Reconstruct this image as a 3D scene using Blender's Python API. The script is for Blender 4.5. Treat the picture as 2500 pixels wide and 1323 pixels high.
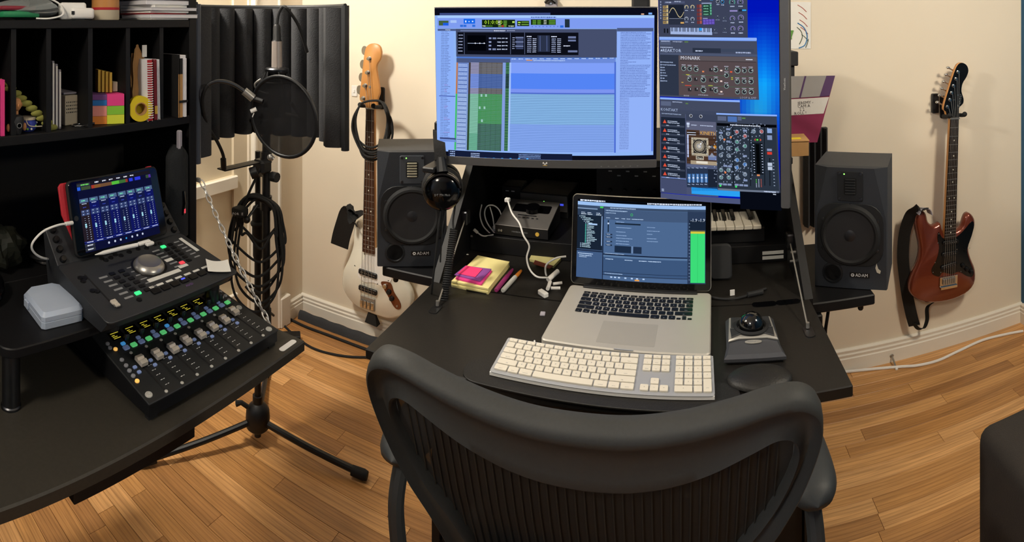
import bpy, bmesh, math, random
from mathutils import Vector, Matrix, Euler
random.seed(11)
PI = math.pi
scene = bpy.context.scene
col = scene.collection
for o in list(bpy.data.objects): bpy.data.objects.remove(o)

# ---------------------------------------------------------------- camera (hand-held phone panorama: cylindrical image)
F, PX0, PY0, CAM_H = 1385.0, 1647.0, 50.0, 1.45      # pixels per radian, azimuth of the front wall's normal, horizon row, eye height
cam_d = bpy.data.cameras.new('camera'); cam = bpy.data.objects.new('camera', cam_d); col.objects.link(cam)
cam.location = (0, 0, CAM_H)
cam.rotation_euler = (PI/2, 0, (PX0-1250)/F)
cam_d.type = 'PANO'; cam_d.panorama_type = 'CENTRAL_CYLINDRICAL'
cam_d.central_cylindrical_range_u_min = -1250/F; cam_d.central_cylindrical_range_u_max = 1250/F
cam_d.central_cylindrical_range_v_min = -(1323-PY0)/F; cam_d.central_cylindrical_range_v_max = PY0/F
cam_d.central_cylindrical_radius = 1.0
cam_d.clip_start = 0.02
scene.camera = cam

# ---------------------------------------------------------------- world, lamps, exposure
world = bpy.data.worlds.new('world'); scene.world = world; world.use_nodes = True
world.node_tree.nodes['Background'].inputs[0].default_value = (.42, .62, 1, 1)
world.node_tree.nodes['Background'].inputs[1].default_value = 8.0
def area(name, loc, target, size, power, colr):
    l = bpy.data.lights.new(name, 'AREA'); l.shape = 'DISK'; l.size = size; l.energy = power; l.color = colr
    o = bpy.data.objects.new(name, l); col.objects.link(o); o.location = loc
    o.rotation_euler = (Vector(target)-Vector(loc)).to_track_quat('-Z', 'Y').to_euler()
    return o
area('sconce_light', (1.38, .75, 2.1), (.9, 1.7, .3), .26, 22, (1, .87, .68))
area('wall_lamp_light', (-1.5, .95, 2.2), (-1.0, 2.0, .4), .22, 31, (1, .92, .79))
area('fill_light', (-.6, -.7, 2.34), (-.7, 1.2, .5), .32, 17, (1, .88, .70))  # added fill lamp, lifts the brightness of the whole room
pl_ = bpy.data.lights.new('window_portal', 'AREA'); pl_.shape = 'RECTANGLE'; pl_.size = 1.1; pl_.size_y = 1.0; pl_.cycles.is_portal = True
po_ = bpy.data.objects.new('window_portal', pl_); col.objects.link(po_); po_.location = (-1.85, -.85, 1.45); po_.rotation_euler = (0, -PI/2, 0)
scene.view_settings.view_transform = 'Standard'; scene.view_settings.look = 'None'
scene.view_settings.gamma = 1; scene.view_settings.use_curve_mapping = False
scene.view_settings.exposure = 0.0

# ---------------------------------------------------------------- pixel -> place (a pixel gives a direction; the plane it lies on gives the distance)
def ray(px, py):
    a = (px-PX0)/F; return math.sin(a), math.cos(a), -(py-PY0)/F
def PZ(px, py, z):
    x, y, s = ray(px, py); d = (z-CAM_H)/s; return Vector((x*d, y*d, z))
def PY(px, py, yy):
    x, y, s = ray(px, py); d = yy/y; return Vector((x*d, yy, CAM_H+s*d))
def PX(px, py, xx):
    x, y, s = ray(px, py); d = xx/x; return Vector((xx, y*d, CAM_H+s*d))
def PD(px, py, d):
    x, y, s = ray(px, py); return Vector((x*d, y*d, CAM_H+s*d))

# ---------------------------------------------------------------- materials
def lin(c):
    if isinstance(c, str):
        c = tuple(int(c[i:i+2], 16)/255 for i in (0, 2, 4))
    return tuple((x/12.92 if x <= .04045 else ((x+.055)/1.055)**2.4) for x in c[:3])
MATS = {}
def mat(name, c='808080', rough=.5, metal=0, noise=.06, scale=40, bump=0, emit=0, alpha=1, trans=0, coat=0, spec=.5, ior=1.45):
    if name in MATS: return MATS[name]
    m = bpy.data.materials.new(name); m.use_nodes = True
    nt = m.node_tree; b = nt.nodes['Principled BSDF']; L = nt.links.new
    rgb = lin(c)
    tc = nt.nodes.new('ShaderNodeTexCoord'); nz = nt.nodes.new('ShaderNodeTexNoise')
    nz.inputs['Scale'].default_value = scale; nz.inputs['Detail'].default_value = 4
    L(tc.outputs['Object'], nz.inputs['Vector'])
    mx = nt.nodes.new('ShaderNodeMix'); mx.data_type = 'RGBA'
    mx.inputs['A'].default_value = (*[x*(1-noise) for x in rgb], 1); mx.inputs['B'].default_value = (*[min(1, x*(1+noise)) for x in rgb], 1)
    L(nz.outputs['Fac'], mx.inputs['Factor']); L(mx.outputs['Result'], b.inputs['Base Color'])
    b.inputs['Roughness'].default_value = rough; b.inputs['Metallic'].default_value = metal
    b.inputs['Specular IOR Level'].default_value = spec; b.inputs['IOR'].default_value = ior
    b.inputs['Alpha'].default_value = alpha; b.inputs['Transmission Weight'].default_value = trans
    b.inputs['Coat Weight'].default_value = coat; b.inputs['Coat Roughness'].default_value = .12
    if emit:
        b.inputs['Emission Color'].default_value = (*rgb, 1); b.inputs['Emission Strength'].default_value = emit
    if bump:
        bp = nt.nodes.new('ShaderNodeBump'); bp.inputs['Strength'].default_value = bump; bp.inputs['Distance'].default_value = .002
        L(nz.outputs['Fac'], bp.inputs['Height']); L(bp.outputs['Normal'], b.inputs['Normal'])
    MATS[name] = m; return m
mat('wall', 'e8ddca', .85, noise=.02, scale=6, bump=.05)
mat('wall_blue', '2c5b7d', .8, noise=.03, scale=6)
mat('trim', 'eae4d8', .5, noise=.02)
mat('door_paint', 'dccfb6', .55, noise=.02)
mat('ceiling', 'efeae0', .9, noise=.02)
mat('black_lam', '111113', .5, noise=.25, scale=120, bump=.06, spec=.35)
mat('black_desk', '171513', .45, noise=.3, scale=160, bump=.08)
mat('dark_gap', '3a2413', .8)
mat('black_plastic', '121316', .45, noise=.2)
mat('black_matte', '0f0f11', .8, noise=.2)
mat('black_gloss', '060608', .12, noise=.1)
mat('black_rubber', '17181a', .75, noise=.2, scale=200, bump=.1)
mat('charcoal', '26282b', .55, noise=.12, scale=200)
mat('gunmetal', '2e3033', .42, metal=.3, noise=.1)
mat('foam', '38393c', .95, noise=.3, scale=260, bump=.7)
mat('chrome', 'c8c8c8', .18, metal=1, noise=.05)
mat('steel', 'a8a6a2', .32, metal=.75, noise=.08)
mat('dark_steel', '55565a', .35, metal=1, noise=.08)
mat('aluminium', 'bab6ae', .5, metal=.35, noise=.02)
mat('alu_flat', 'aeb0b4', .45, metal=.35, noise=.02)
mat('white_plastic', 'ecebe8', .38, noise=.02)
mat('key_white', 'dcd5c6', .42, noise=.02)
mat('white_paper', 'ecebe6', .8, noise=.03)
mat('wood_maple', 'c58a4e', .38, noise=.12, scale=18)
mat('kraft', 'b08654', .8, noise=.1, scale=60)

# ---------------------------------------------------------------- mesh builder
TXT = {}
class MB:
    def __init__(s): s.v = []; s.f = []; s.m = []; s.M = Matrix.Identity(4); s.mi = 0
    def at(s, M): s.M = M; return s
    def mt(s, i): s.mi = i; return s
    def add(s, vs, fs):
        o = len(s.v); s.v += [tuple(s.M @ Vector(p)) for p in vs]
        for f in fs: s.f.append([o+i for i in f]); s.m.append(s.mi)
        return s
    def box(s, c, d, b=0, seg=1):
        if b <= 0:
            x, y, z = [q/2 for q in d]
            vs = [(c[0]+i*x, c[1]+j*y, c[2]+k*z) for i in (-1, 1) for j in (-1, 1) for k in (-1, 1)]
            return s.add(vs, [(0, 1, 3, 2), (4, 6, 7, 5), (0, 4, 5, 1), (2, 3, 7, 6), (0, 2, 6, 4), (1, 5, 7, 3)])
        bm = bmesh.new(); bmesh.ops.create_cube(bm, size=1)
        for v in bm.verts: v.co = Vector((v.co.x*d[0], v.co.y*d[1], v.co.z*d[2]))
        bmesh.ops.bevel(bm, geom=bm.edges[:], offset=min(b, min(d)*.49), segments=seg, profile=.5, affect='EDGES')
        bm.verts.index_update()
        s.add([v.co+Vector(c) for v in bm.verts], [[v.index for v in f.verts] for f in bm.faces]); bm.free(); return s
    def prism(s, poly, z0, z1, ch=0):
        n = len(poly); P = [Vector((p[0], p[1])) for p in poly]
        ar = sum(P[i].x*P[(i+1) % n].y-P[(i+1) % n].x*P[i].y for i in range(n))
        if ar < 0: P.reverse()
        def off(d):
            r = []
            for i in range(n):
                a, b, c = P[i-1], P[i], P[(i+1) % n]
                e1 = (b-a); e2 = (c-b)
                e1 = e1.normalized() if e1.length > 1e-9 else Vector((1, 0)); e2 = e2.normalized() if e2.length > 1e-9 else e1
                nn = Vector((-e1.y-e2.y, e1.x+e2.x)); nn = nn.normalized() if nn.length > 1e-6 else Vector((-e1.y, e1.x))
                k = max(.5, nn.dot(Vector((-e1.y, e1.x)))); r.append(b+nn*d/k)
            return r
        if ch > 0:
            Q = off(ch); rings = [(Q, z0), (P, z0+ch), (P, z1-ch), (Q, z1)]
        else: rings = [(P, z0), (P, z1)]
        vs = [(p.x, p.y, z) for R, z in rings for p in R]; fs = []
        for k in range(len(rings)-1):
            for i in range(n):
                j = (i+1) % n; fs.append((k*n+i, k*n+j, (k+1)*n+j, (k+1)*n+i))
        fs.append(list(range(n))[::-1]); fs.append([(len(rings)-1)*n+i for i in range(n)])
        return s.add(vs, fs)
    def rrect(s, c, w, h, r, z0, z1, ch=0, n=4):
        return s.prism(rr(c, w, h, r, n), z0, z1, ch)
    def lathe(s, prof, n=24, T=None):
        T = T or Matrix.Identity(4); vs = []; fs = []; k = len(prof)
        for i in range(n):
            a = 2*PI*i/n
            for r, z in prof: vs.append(T @ Vector((r*math.cos(a), r*math.sin(a), z)))
        for i in range(n):
            j = (i+1) % n
            for q in range(k-1): fs.append((i*k+q, j*k+q, j*k+q+1, i*k+q+1))
        if prof[0][0] > 1e-6: fs.append([i*k for i in range(n)][::-1])
        if prof[-1][0] > 1e-6: fs.append([i*k+k-1 for i in range(n)])
        return s.add(vs, fs)
    def cyl(s, a, b, r, r2=None, n=14):
        a = Vector(a); b = Vector(b); d = b-a
        T = Matrix.Translation(a) @ d.to_track_quat('Z', 'Y').to_matrix().to_4x4()
        return s.lathe([(r, 0), (r if r2 is None else r2, d.length)], n, T)
    def tube(s, pts, r, n=8, closed=False):
        P = [Vector(p) for p in pts]; k = len(P); R = r if isinstance(r, (list, tuple)) else [r]*k
        vs = []; fs = []; up = None
        for i in range(k):
            t = (P[(i+1) % k]-P[i-1]) if closed else (P[min(i+1, k-1)]-P[max(i-1, 0)])
            t = t.normalized() if t.length > 1e-9 else Vector((0, 0, 1))
            if up is None: up = t.orthogonal().normalized()
            up = (up-t*up.dot(t)); up = up.normalized() if up.length > 1e-6 else t.orthogonal().normalized()
            w = t.cross(up)
            for q in range(n):
                a = 2*PI*q/n; vs.append(P[i]+(up*math.cos(a)+w*math.sin(a))*R[i])
        for i in range(k if closed else k-1):
            j = (i+1) % k
            for q in range(n): fs.append((i*n+q, i*n+(q+1) % n, j*n+(q+1) % n, j*n+q))
        if not closed: fs.append(list(range(n))[::-1]); fs.append([(k-1)*n+q for q in range(n)])
        return s.add(vs, fs)
    def ball(s, c, r, nu=16, nv=10):
        r = (r, r, r) if not isinstance(r, (tuple, list)) else r
        vs = [(c[0], c[1], c[2]-r[2])]; fs = []
        for j in range(1, nv):
            b = -PI/2+PI*j/nv
            for i in range(nu):
                a = 2*PI*i/nu; vs.append((c[0]+r[0]*math.cos(b)*math.cos(a), c[1]+r[1]*math.cos(b)*math.sin(a), c[2]+r[2]*math.sin(b)))
        vs.append((c[0], c[1], c[2]+r[2])); e = len(vs)-1
        for i in range(nu):
            k = (i+1) % nu; fs.append((0, 1+k, 1+i)); fs.append((e, e-nu+i, e-nu+k))
            for j in range(nv-2): fs.append((1+j*nu+i, 1+j*nu+k, 1+(j+1)*nu+k, 1+(j+1)*nu+i))
        return s.add(vs, fs)
    def grid(s, fn, nu, nv, closed_u=False):
        vs = [fn(i/nu, j/nv) for j in range(nv+1) for i in range(nu+(0 if closed_u else 1))]
        w = nu if closed_u else nu+1; fs = []
        for j in range(nv):
            for i in range(nu):
                k = (i+1) % w; fs.append((j*w+i, j*w+k, (j+1)*w+k, (j+1)*w+i))
        return s.add(vs, fs)
    def ribbon(s, pts, w, t, up=(0, 0, 1)):
        """flat strap along pts: width along 'up', thickness t across"""
        P = [Vector(p) for p in pts]; k = len(P); vs = []; fs = []; U = Vector(up)
        W = w if isinstance(w, (list, tuple)) else [w]*k
        for i in range(k):
            d = (P[min(i+1, k-1)]-P[max(i-1, 0)]).normalized(); u = (U-d*U.dot(d)).normalized(); nn = d.cross(u)
            for a, b in ((-1, -1), (1, -1), (1, 1), (-1, 1)): vs.append(P[i]+u*a*W[i]/2+nn*b*t/2)
        for i in range(k-1):
            for q in range(4): fs.append((i*4+q, i*4+(q+1) % 4, i*4+4+(q+1) % 4, i*4+4+q))
        fs.append((3, 2, 1, 0)); fs.append(tuple((k-1)*4+q for q in range(4)))
        return s.add(vs, fs)
    def text(s, txt, size, T, ext=.0002, font=None):
        k = (txt, size, ext)
        if k not in TXT:
            c = bpy.data.curves.new('t', 'FONT'); c.body = txt; c.size = size; c.extrude = ext; c.align_x = 'CENTER'; c.align_y = 'CENTER'; c.resolution_u = 1
            o = bpy.data.objects.new('t', c); me = bpy.data.meshes.new_from_object(o)
            TXT[k] = ([v.co.copy() for v in me.vertices], [list(p.vertices) for p in me.polygons])
            bpy.data.objects.remove(o); bpy.data.curves.remove(c); bpy.data.meshes.remove(me)
        return s.add([T @ v for v in TXT[k][0]], TXT[k][1])
    def mesh(s, name, mats, smooth=35, recalc=True):
        me = bpy.data.meshes.new(name); me.from_pydata(s.v, [], s.f)
        for m in (mats if isinstance(mats, (list, tuple)) else [mats]): me.materials.append(MATS[m] if isinstance(m, str) else m)
        me.polygons.foreach_set('material_index', s.m)
        if recalc:
            bm = bmesh.new(); bm.from_mesh(me); bmesh.ops.recalc_face_normals(bm, faces=bm.faces[:]); bm.to_mesh(me); bm.free()
        if smooth:
            me.polygons.foreach_set('use_smooth', [True]*len(me.polygons)); me.set_sharp_from_angle(angle=math.radians(smooth))
        me.update(); return me
    def build(s, name, mats, parent=None, smooth=35, label=None):
        return link(name, s.mesh(name, mats, smooth), parent, label)
def link(name, me, parent=None, label=None, loc=None, rot=None):
    o = bpy.data.objects.new(name, me); col.objects.link(o)
    if parent: o.parent = parent
    if label: o['label'] = label
    if loc is not None: o.location = loc
    if rot is not None: o.rotation_euler = rot
    return o
def rr(c, w, h, r, n=4):
    P = []
    for sx, sy, a0 in ((1, 1, 0), (-1, 1, PI/2), (-1, -1, PI), (1, -1, 3*PI/2)):
        for i in range(n+1):
            a = a0+PI/2*i/n; P.append((c[0]+sx*(w/2-r)+r*math.cos(a), c[1]+sy*(h/2-r)+r*math.sin(a)))
    return P
def smooth_poly(P, k=4, closed=True):
    n = len(P); out = []
    V3 = [Vector(p) for p in P]
    for i in range(n if closed else n-1):
        p0, p1, p2, p3 = (V3[(i-1) % n] if closed or i > 0 else V3[0]), V3[i], V3[(i+1) % n], (V3[(i+2) % n] if closed or i+2 < n else V3[n-1])
        for j in range(k):
            t = j/k; out.append(.5*((2*p1)+(p2-p0)*t+(2*p0-5*p1+4*p2-p3)*t*t+(3*p1-p0-3*p2+p3)*t**3))
    if not closed: out.append(V3[-1])
    return out
def sp(P, k=6): return smooth_poly(P, k, False)
def tag(o, label, cat, group=None, kind=None):
    if label: o['label'] = label
    if cat: o['category'] = cat
    if group: o['group'] = group
    if kind: o['kind'] = kind
    return o
def thing(name, label, cat, loc=(0, 0, 0), rot=(0, 0, 0), group=None):
    o = bpy.data.objects.new(name, None); col.objects.link(o); o.location = loc; o.rotation_euler = rot; o.empty_display_size = .05
    return tag(o, label, cat, group)
def facing(name, label, cat, loc, yaw=0, pitch=0, group=None):
    """a thing whose local axes are x right, y up, z towards the room"""
    o = thing(name, label, cat, loc, (0, 0, 0), group)
    o.rotation_euler = (Matrix.Rotation(yaw, 3, 'Z') @ Matrix.Rotation(PI/2-pitch, 3, 'X')).to_euler()
    return o
def RX(a): return Matrix.Rotation(a, 4, 'X')
def RY(a): return Matrix.Rotation(a, 4, 'Y')
def RZ(a): return Matrix.Rotation(a, 4, 'Z')
def T(*p): return Matrix.Translation(Vector(p if len(p) == 3 else p[0]))
# ================================================================ the room
WL, WR, WF, WB, HC = -1.733, 1.575, 2.25, -1.6, 2.45
def struct(o): o['kind'] = 'structure'; return o
# oak strip floor: mid-tone boards laid parallel to the front wall
m = bpy.data.materials.new('oak'); m.use_nodes = True; nt = m.node_tree; b = nt.nodes['Principled BSDF']; L = nt.links.new
oi = nt.nodes.new('ShaderNodeObjectInfo'); tc = nt.nodes.new('ShaderNodeTexCoord'); geo = nt.nodes.new('ShaderNodeNewGeometry')
ad = nt.nodes.new('ShaderNodeVectorMath'); ad.operation = 'MULTIPLY_ADD'
rn = nt.nodes.new('ShaderNodeCombineXYZ')
L(oi.outputs['Random'], rn.inputs[0]); L(oi.outputs['Random'], rn.inputs[1])
ad.inputs[1].default_value = (37, 53, 0); L(rn.outputs[0], ad.inputs[0]); L(geo.outputs['Position'], ad.inputs[2])
mp = nt.nodes.new('ShaderNodeMapping'); mp.inputs['Scale'].default_value = (1.6, 22, 1); L(ad.outputs[0], mp.inputs[0])
n1 = nt.nodes.new('ShaderNodeTexNoise'); n1.inputs['Scale'].default_value = 1.6; n1.inputs['Detail'].default_value = 5; n1.inputs['Distortion'].default_value = .6; L(mp.outputs[0], n1.inputs['Vector'])
mp2 = nt.nodes.new('ShaderNodeMapping'); mp2.inputs['Scale'].default_value = (9, 260, 1); L(ad.outputs[0], mp2.inputs[0])
n2 = nt.nodes.new('ShaderNodeTexNoise'); n2.inputs['Scale'].default_value = 1.0; n2.inputs['Detail'].default_value = 3; L(mp2.outputs[0], n2.inputs['Vector'])
wv = nt.nodes.new('ShaderNodeTexWave'); wv.wave_type = 'BANDS'; wv.bands_direction = 'Y'; wv.inputs['Scale'].default_value = 1.1; wv.inputs['Distortion'].default_value = 9; wv.inputs['Detail'].default_value = 2; wv.inputs['Detail Scale'].default_value = .5; L(mp.outputs[0], wv.inputs['Vector'])
r1 = nt.nodes.new('ShaderNodeValToRGB'); e = r1.color_ramp.elements
e[0].position = 0; e[0].color = (*lin('a97b4c'), 1); e[1].position = 1; e[1].color = (*lin('e2b27a'), 1)
e2 = e.new(.5); e2.color = (*lin('c8965c'), 1)
L(oi.outputs['Random'], r1.inputs[0])
mA = nt.nodes.new('ShaderNodeMix'); mA.data_type = 'RGBA'; mA.blend_type = 'MULTIPLY'
r2 = nt.nodes.new('ShaderNodeValToRGB'); r2.color_ramp.elements[0].color = (.72, .66, .6, 1); r2.color_ramp.elements[1].color = (1.15, 1.12, 1.08, 1); r2.color_ramp.elements[0].position = .3; r2.color_ramp.elements[1].position = .65
L(n1.outputs['Fac'], r2.inputs[0]); mA.inputs['Factor'].default_value = .75; L(r1.outputs[0], mA.inputs['A']); L(r2.outputs[0], mA.inputs['B'])
mB = nt.nodes.new('ShaderNodeMix'); mB.data_type = 'RGBA'; mB.blend_type = 'MULTIPLY'
r3 = nt.nodes.new('ShaderNodeValToRGB'); r3.color_ramp.elements[0].color = (.72, .66, .6, 1); r3.color_ramp.elements[1].color = (1.08, 1.06, 1.04, 1); r3.color_ramp.elements[0].position = .38; r3.color_ramp.elements[1].position = .55
L(n2.outputs['Fac'], r3.inputs[0]); mB.inputs['Factor'].default_value = .45; L(mA.outputs['Result'], mB.inputs['A']); L(r3.outputs[0], mB.inputs['B'])
mC = nt.nodes.new('ShaderNodeMix'); mC.data_type = 'RGBA'; mC.blend_type = 'MULTIPLY'
r4 = nt.nodes.new('ShaderNodeValToRGB'); r4.color_ramp.elements[0].color = (.70, .62, .55, 1); r4.color_ramp.elements[1].color = (1.05, 1.05, 1.05, 1); r4.color_ramp.elements[0].position = .02; r4.color_ramp.elements[1].position = .3
L(wv.outputs['Color'], r4.inputs[0]); mC.inputs['Factor'].default_value = .55; L(mB.outputs['Result'], mC.inputs['A']); L(r4.outputs[0], mC.inputs['B'])
L(mC.outputs['Result'], b.inputs['Base Color']); b.inputs['Roughness'].default_value = .36
MATS['oak'] = m
floor = struct(MB().box(((WL+WR)/2, (WB+WF)/2, -.03), (WR-WL+.2, WF-WB+.2, .05)).build('floor', 'dark_gap'))
PW = .0572
rows = int((WF+.02-.35)/PW)
stuff = MB(); cache = {}
rnd = random.Random(5)
yr = WF
row = 0
while yr > WB:
    x = WL-rnd.uniform(0, .7)
    while x < WR:
        ln = rnd.choice([.42, .55, .68, .8, .95, 1.1]); x0 = max(x, WL); x1 = min(x+ln, WR); x += ln
        if x1-x0 < .03: continue
        c = ((x0+x1)/2, yr-PW/2, -.0025); d = (x1-x0-.0007, PW-.0009, .005)
        if yr > .42:
            k = round(d[0], 3)
            if k not in cache: cache[k] = MB().box((0, 0, 0), (k, d[1], d[2]), .0005).mesh('plank', 'oak', 0)
            link('plank', cache[k], floor, loc=c)
        else: stuff.box(c, d)
    yr -= PW; row += 1
o = stuff.build('plank_rest', 'oak', floor, 0); o['kind'] = 'stuff'
th = .12
struct(MB().box(((WL+WR)/2, WF+th/2, HC/2), (WR-WL+2*th, th, HC)).build('wall_front', 'wall'))
DY0, DY1 = 1.02, 1.86        # door in the left wall
wl = MB()
wl.box((WL-th/2, (WB-1.4)/2, HC/2), (th, -1.4-WB, HC)).box((WL-th/2, (-.3+DY0)/2, HC/2), (th, DY0+.3, HC)).box((WL-th/2, -.85, .475), (th, 1.1, .95)).box((WL-th/2, -.85, (1.95+HC)/2), (th, 1.1, HC-1.95)).box((WL-th/2, (DY1+WF)/2, HC/2), (th, WF-DY1, HC)).box((WL-th/2, (DY0+DY1)/2, (2.03+HC)/2), (th, DY1-DY0, HC-2.03))
struct(wl.build('wall_left', 'wall'))
struct(MB().box((WR+th/2, (WB+WF)/2, HC/2), (th, WF-WB, HC)).build('wall_right', 'wall_blue'))
# the left wall's window opening lets the sky in
wf_ = MB()
for y in (-1.38, -.85, -.32): wf_.box((WL-.06, y, 1.45), (.05, .04, 1.0), .003)
for z in (.97, 1.45, 1.93): wf_.box((WL-.06, -.85, z), (.05, 1.1, .035), .003)
wf_.box((WL+.02, -.85, .94), (.08, 1.2, .025), .004)
struct(wf_.build('window_1', 'trim'))
struct(MB().box(((WL+WR)/2, WB-th/2, HC/2), (WR-WL+2*th, th, HC)).build('wall_back', 'wall'))
struct(MB().box(((WL+WR)/2, (WB+WF)/2, HC+.05), (WR-WL+.24, WF-WB+.24, .1)).build('ceiling', 'ceiling'))
# baseboards with three ridges
PR = [(0, 0), (.017, 0), (.017, .052), (.0135, .055), (.0135, .060), (.0155, .063), (.0155, .068), (.011, .071), (.011, .076), (.013, .079), (.013, .084), (.006, .090), (0, .090)]
def baseboard(name, p, q, nrm):
    p = Vector(p); q = Vector(q); nrm = Vector(nrm); vs = []; n = len(PR)
    for e in (p, q):
        for a, z in PR: vs.append(e+nrm*a+Vector((0, 0, z)))
    fs = [(i, (i+1) % n, n+(i+1) % n, n+i) for i in range(n)]+[list(range(n))[::-1], [n+i for i in range(n)]]
    return struct(MB().add(vs, fs).build(name, 'trim', smooth=0))
baseboard('baseboard_front', (WL, WF, 0), (WR, WF, 0), (0, -1, 0))
baseboard('baseboard_left', (WL, 2.12, 0), (WL, WF-.018, 0), (1, 0, 0))
baseboard('baseboard_right', (WR, WB, 0), (WR, WF-.018, 0), (-1, 0, 0))
# panelled door, casing and plinth on the left wall
dr = MB()
dx = WL-.012
def slab(y0, y1, z0, z1, x0, x1, b=0): dr.box(((x0+x1)/2, (y0+y1)/2, (z0+z1)/2), (x1-x0, y1-y0, z1-z0), b)
slab(DY0, DY1, .012, 2.02, dx-.035, dx-.014)
for z0, z1 in ((.012, .24), (.715, .77), (1.90, 2.02)): slab(DY0+.1, DY1-.085, z0, z1, dx-.014, dx)
for y0, y1 in ((DY0, DY0+.1), (DY1-.085, DY1)): slab(y0, y1, .012, 2.02, dx-.014, dx)
door = struct(dr.build('door_1', 'door_paint'))
for z, hm in ((.742, .056), (.24, .03), (1.9, .03)):
    MB().box((dx+.006, (DY0+DY1)/2, z), (.016, DY1-DY0-.14, hm), .004).build('panel_moulding', 'trim', door)
k = MB(); k.lathe([(.026, 0), (.026, .006), (.011, .01), (.011, .034), (.024, .042), (.027, .054), (.02, .066), (0, .07)], 18, T(dx, DY0+.06, .95) @ RY(PI/2)); k.build('door_knob', 'steel', door)
cs = MB()
cs.box((WL+.009, (DY1+2.06)/2+.005, 1.03), (.018, .19, 2.06), .004).box((WL+.014, DY1+.018, 1.03), (.028, .022, 2.06), .005).box((WL+.013, 2.05, 1.03), (.026, .02, 2.06), .005)
cs.box((WL+.009, (DY0+DY1)/2, 2.09), (.018, DY1-DY0+.3, .13), .004).box((WL+.009, DY0-.06, 1.03), (.018, .12, 2.06), .004)
struct(cs.build('trim_1', 'trim'))
struct(MB().box((WL+.016, 2.085, .07), (.032, .07, .14), .004).build('trim_2', 'trim'))
# ================================================================ black hutch desk on the left (its long side along the left wall)
HX, HB = -1.115, -1.42            # hutch front and back planes
DF, DT, DE = -.758, .745, .995    # desktop front edge, top height, end
desk = thing('hutch_desk', 'long black desk with a cubby hutch and a drop-leaf top held by a chain', 'desk', (HX, .3, 0))
def part(mb, name, m, parent, smooth=35, label=None):
    mb2 = MB(); inv = parent.matrix_basis.inverted(); mb2.v = [tuple(inv @ Vector(p)) for p in mb.v]; mb2.f = mb.f; mb2.m = mb.m
    return mb2.build(name, m, parent, smooth, label)
def bx(x0, x1, y0, y1, z0, z1, b=0, seg=1): return MB().box(((x0+x1)/2, (y0+y1)/2, (z0+z1)/2), (x1-x0, y1-y0, z1-z0), b, seg)
def grp_root(o): o.matrix_basis = o.matrix_basis; return o
Y0D = -.35
part(bx(HX+.002, DF, Y0D, DE, DT-.024, DT, .003), 'drop_leaf', mat('leaf_sheen', '35322c', .5, noise=.25, scale=160, bump=.08), desk)  # leaf lighter than the carcass: grazing light mixed into its colour
part(bx(HB, HX, Y0D, DE, DT-.024, DT, .002), 'desk_base_top', 'black_lam', desk)
part(bx(HX, -.80, .45, .71, .664, DT-.025, .002), 'drawer_box', 'black_lam', desk)
part(bx(HB, HX, .970, DE, DT, 1.62, .002), 'side_panel', 'black_lam', desk)
part(bx(HB, HX, Y0D, Y0D+.025, DT, 1.62, .002), 'side_panel', 'black_lam', desk)
for y in (Y0D, .27): part(bx(HB, -.84, y, y+.03, 0, DT-.025, .002), 'leg_panel', 'black_lam', desk)
part(bx(HB, HB+.02, Y0D+.03, DE, .64, DT-.025), 'rear_rail', 'black_lam', desk)
part(bx(HB-.008, HB, Y0D, DE, DT, 1.62), 'back_panel', 'black_matte', desk)
part(bx(HB, HX, Y0D+.025, .970, 1.182, 1.203, .0015), 'shelf', 'black_lam', desk)
part(bx(HB, HX, Y0D+.025, .970, 1.432, 1.451, .0015), 'shelf', 'black_lam', desk)
part(bx(HB, HX, Y0D+.025, .970, 1.60, 1.62, .0015), 'shelf', 'black_lam', desk)
def yat(px, x=HX): return -x/math.tan(-(px-PX0)/F)*1.0
divs = [yat(p) for p in (36, 122, 224, 316, 398)]
for yd in divs+[.32, .12, -.08]:
    part(bx(HB, HX-.006, yd-.006, yd+.006, 1.203, 1.432), 'divider', 'black_lam', desk)
# riser
riser = thing('desk_riser', 'low black riser board with rounded corner on stubby legs on the hutch desk', 'riser', (-1.03, .3, DT))
RT = .87
pl = [(-.925, .70), (-1.35, .70), (-1.35, -.2), (-.925, -.2)]
pl = [(-.918, .45)]
P = []
for i in range(7):
    a = -PI/2*i/6; P.append((-.918-.03+.03*math.cos(a), .375+.03+.03*math.sin(a)))
P = [(-.918, .93)]+P+[(-1.16, .375), (-1.16, .93)]
part(MB().prism(P, RT-.018, RT, .002), 'riser_board', 'black_lam', riser)
part(bx(-1.36, -1.162, .375, .93, RT-.018, RT-.001, .002), 'riser_board', 'black_lam', riser)
for lx, ly in ((-.955, .405), (-.955, .90), (-1.12, .405), (-1.12, .90), (-1.32, .5), (-1.32, .9)):
    part(MB().lathe([(.019, DT), (.019, DT+.004), (.017, DT+.006), (.017, RT-.018)], 20, T(lx, ly, 0)), 'leg', 'dark_steel', riser)

# ---- eight-fader control surface on the drop leaf
S1A = math.radians(9)
mat('s1_top', '202224', .5, noise=.1, scale=200); mat('oled', '020203', .1); mat('btn_blue', '7f93c4', .4, emit=.12); mat('btn_green', '5fd07c', .4, emit=.45); mat('btn_cyan', '4aa0e8', .4, emit=.4)
mat('btn_grey', '8d8f96', .5); mat('amber', 'f0b860', .4, emit=.7); mat('oled_yellow', 'd8c840', .5, emit=.55); mat('print_white', 'dcdcdc', .6); mat('silver_cap', 'd6cec2', .3, metal=.3); mat('bolt', 'c8c8c4', .3, metal=.3)
s1 = thing('fader_controller', 'black eight-fader mixing control surface with small yellow displays on the drop leaf', 'mixer', (-.795, .77, DT+.004), (0, 0, PI/2))
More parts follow.
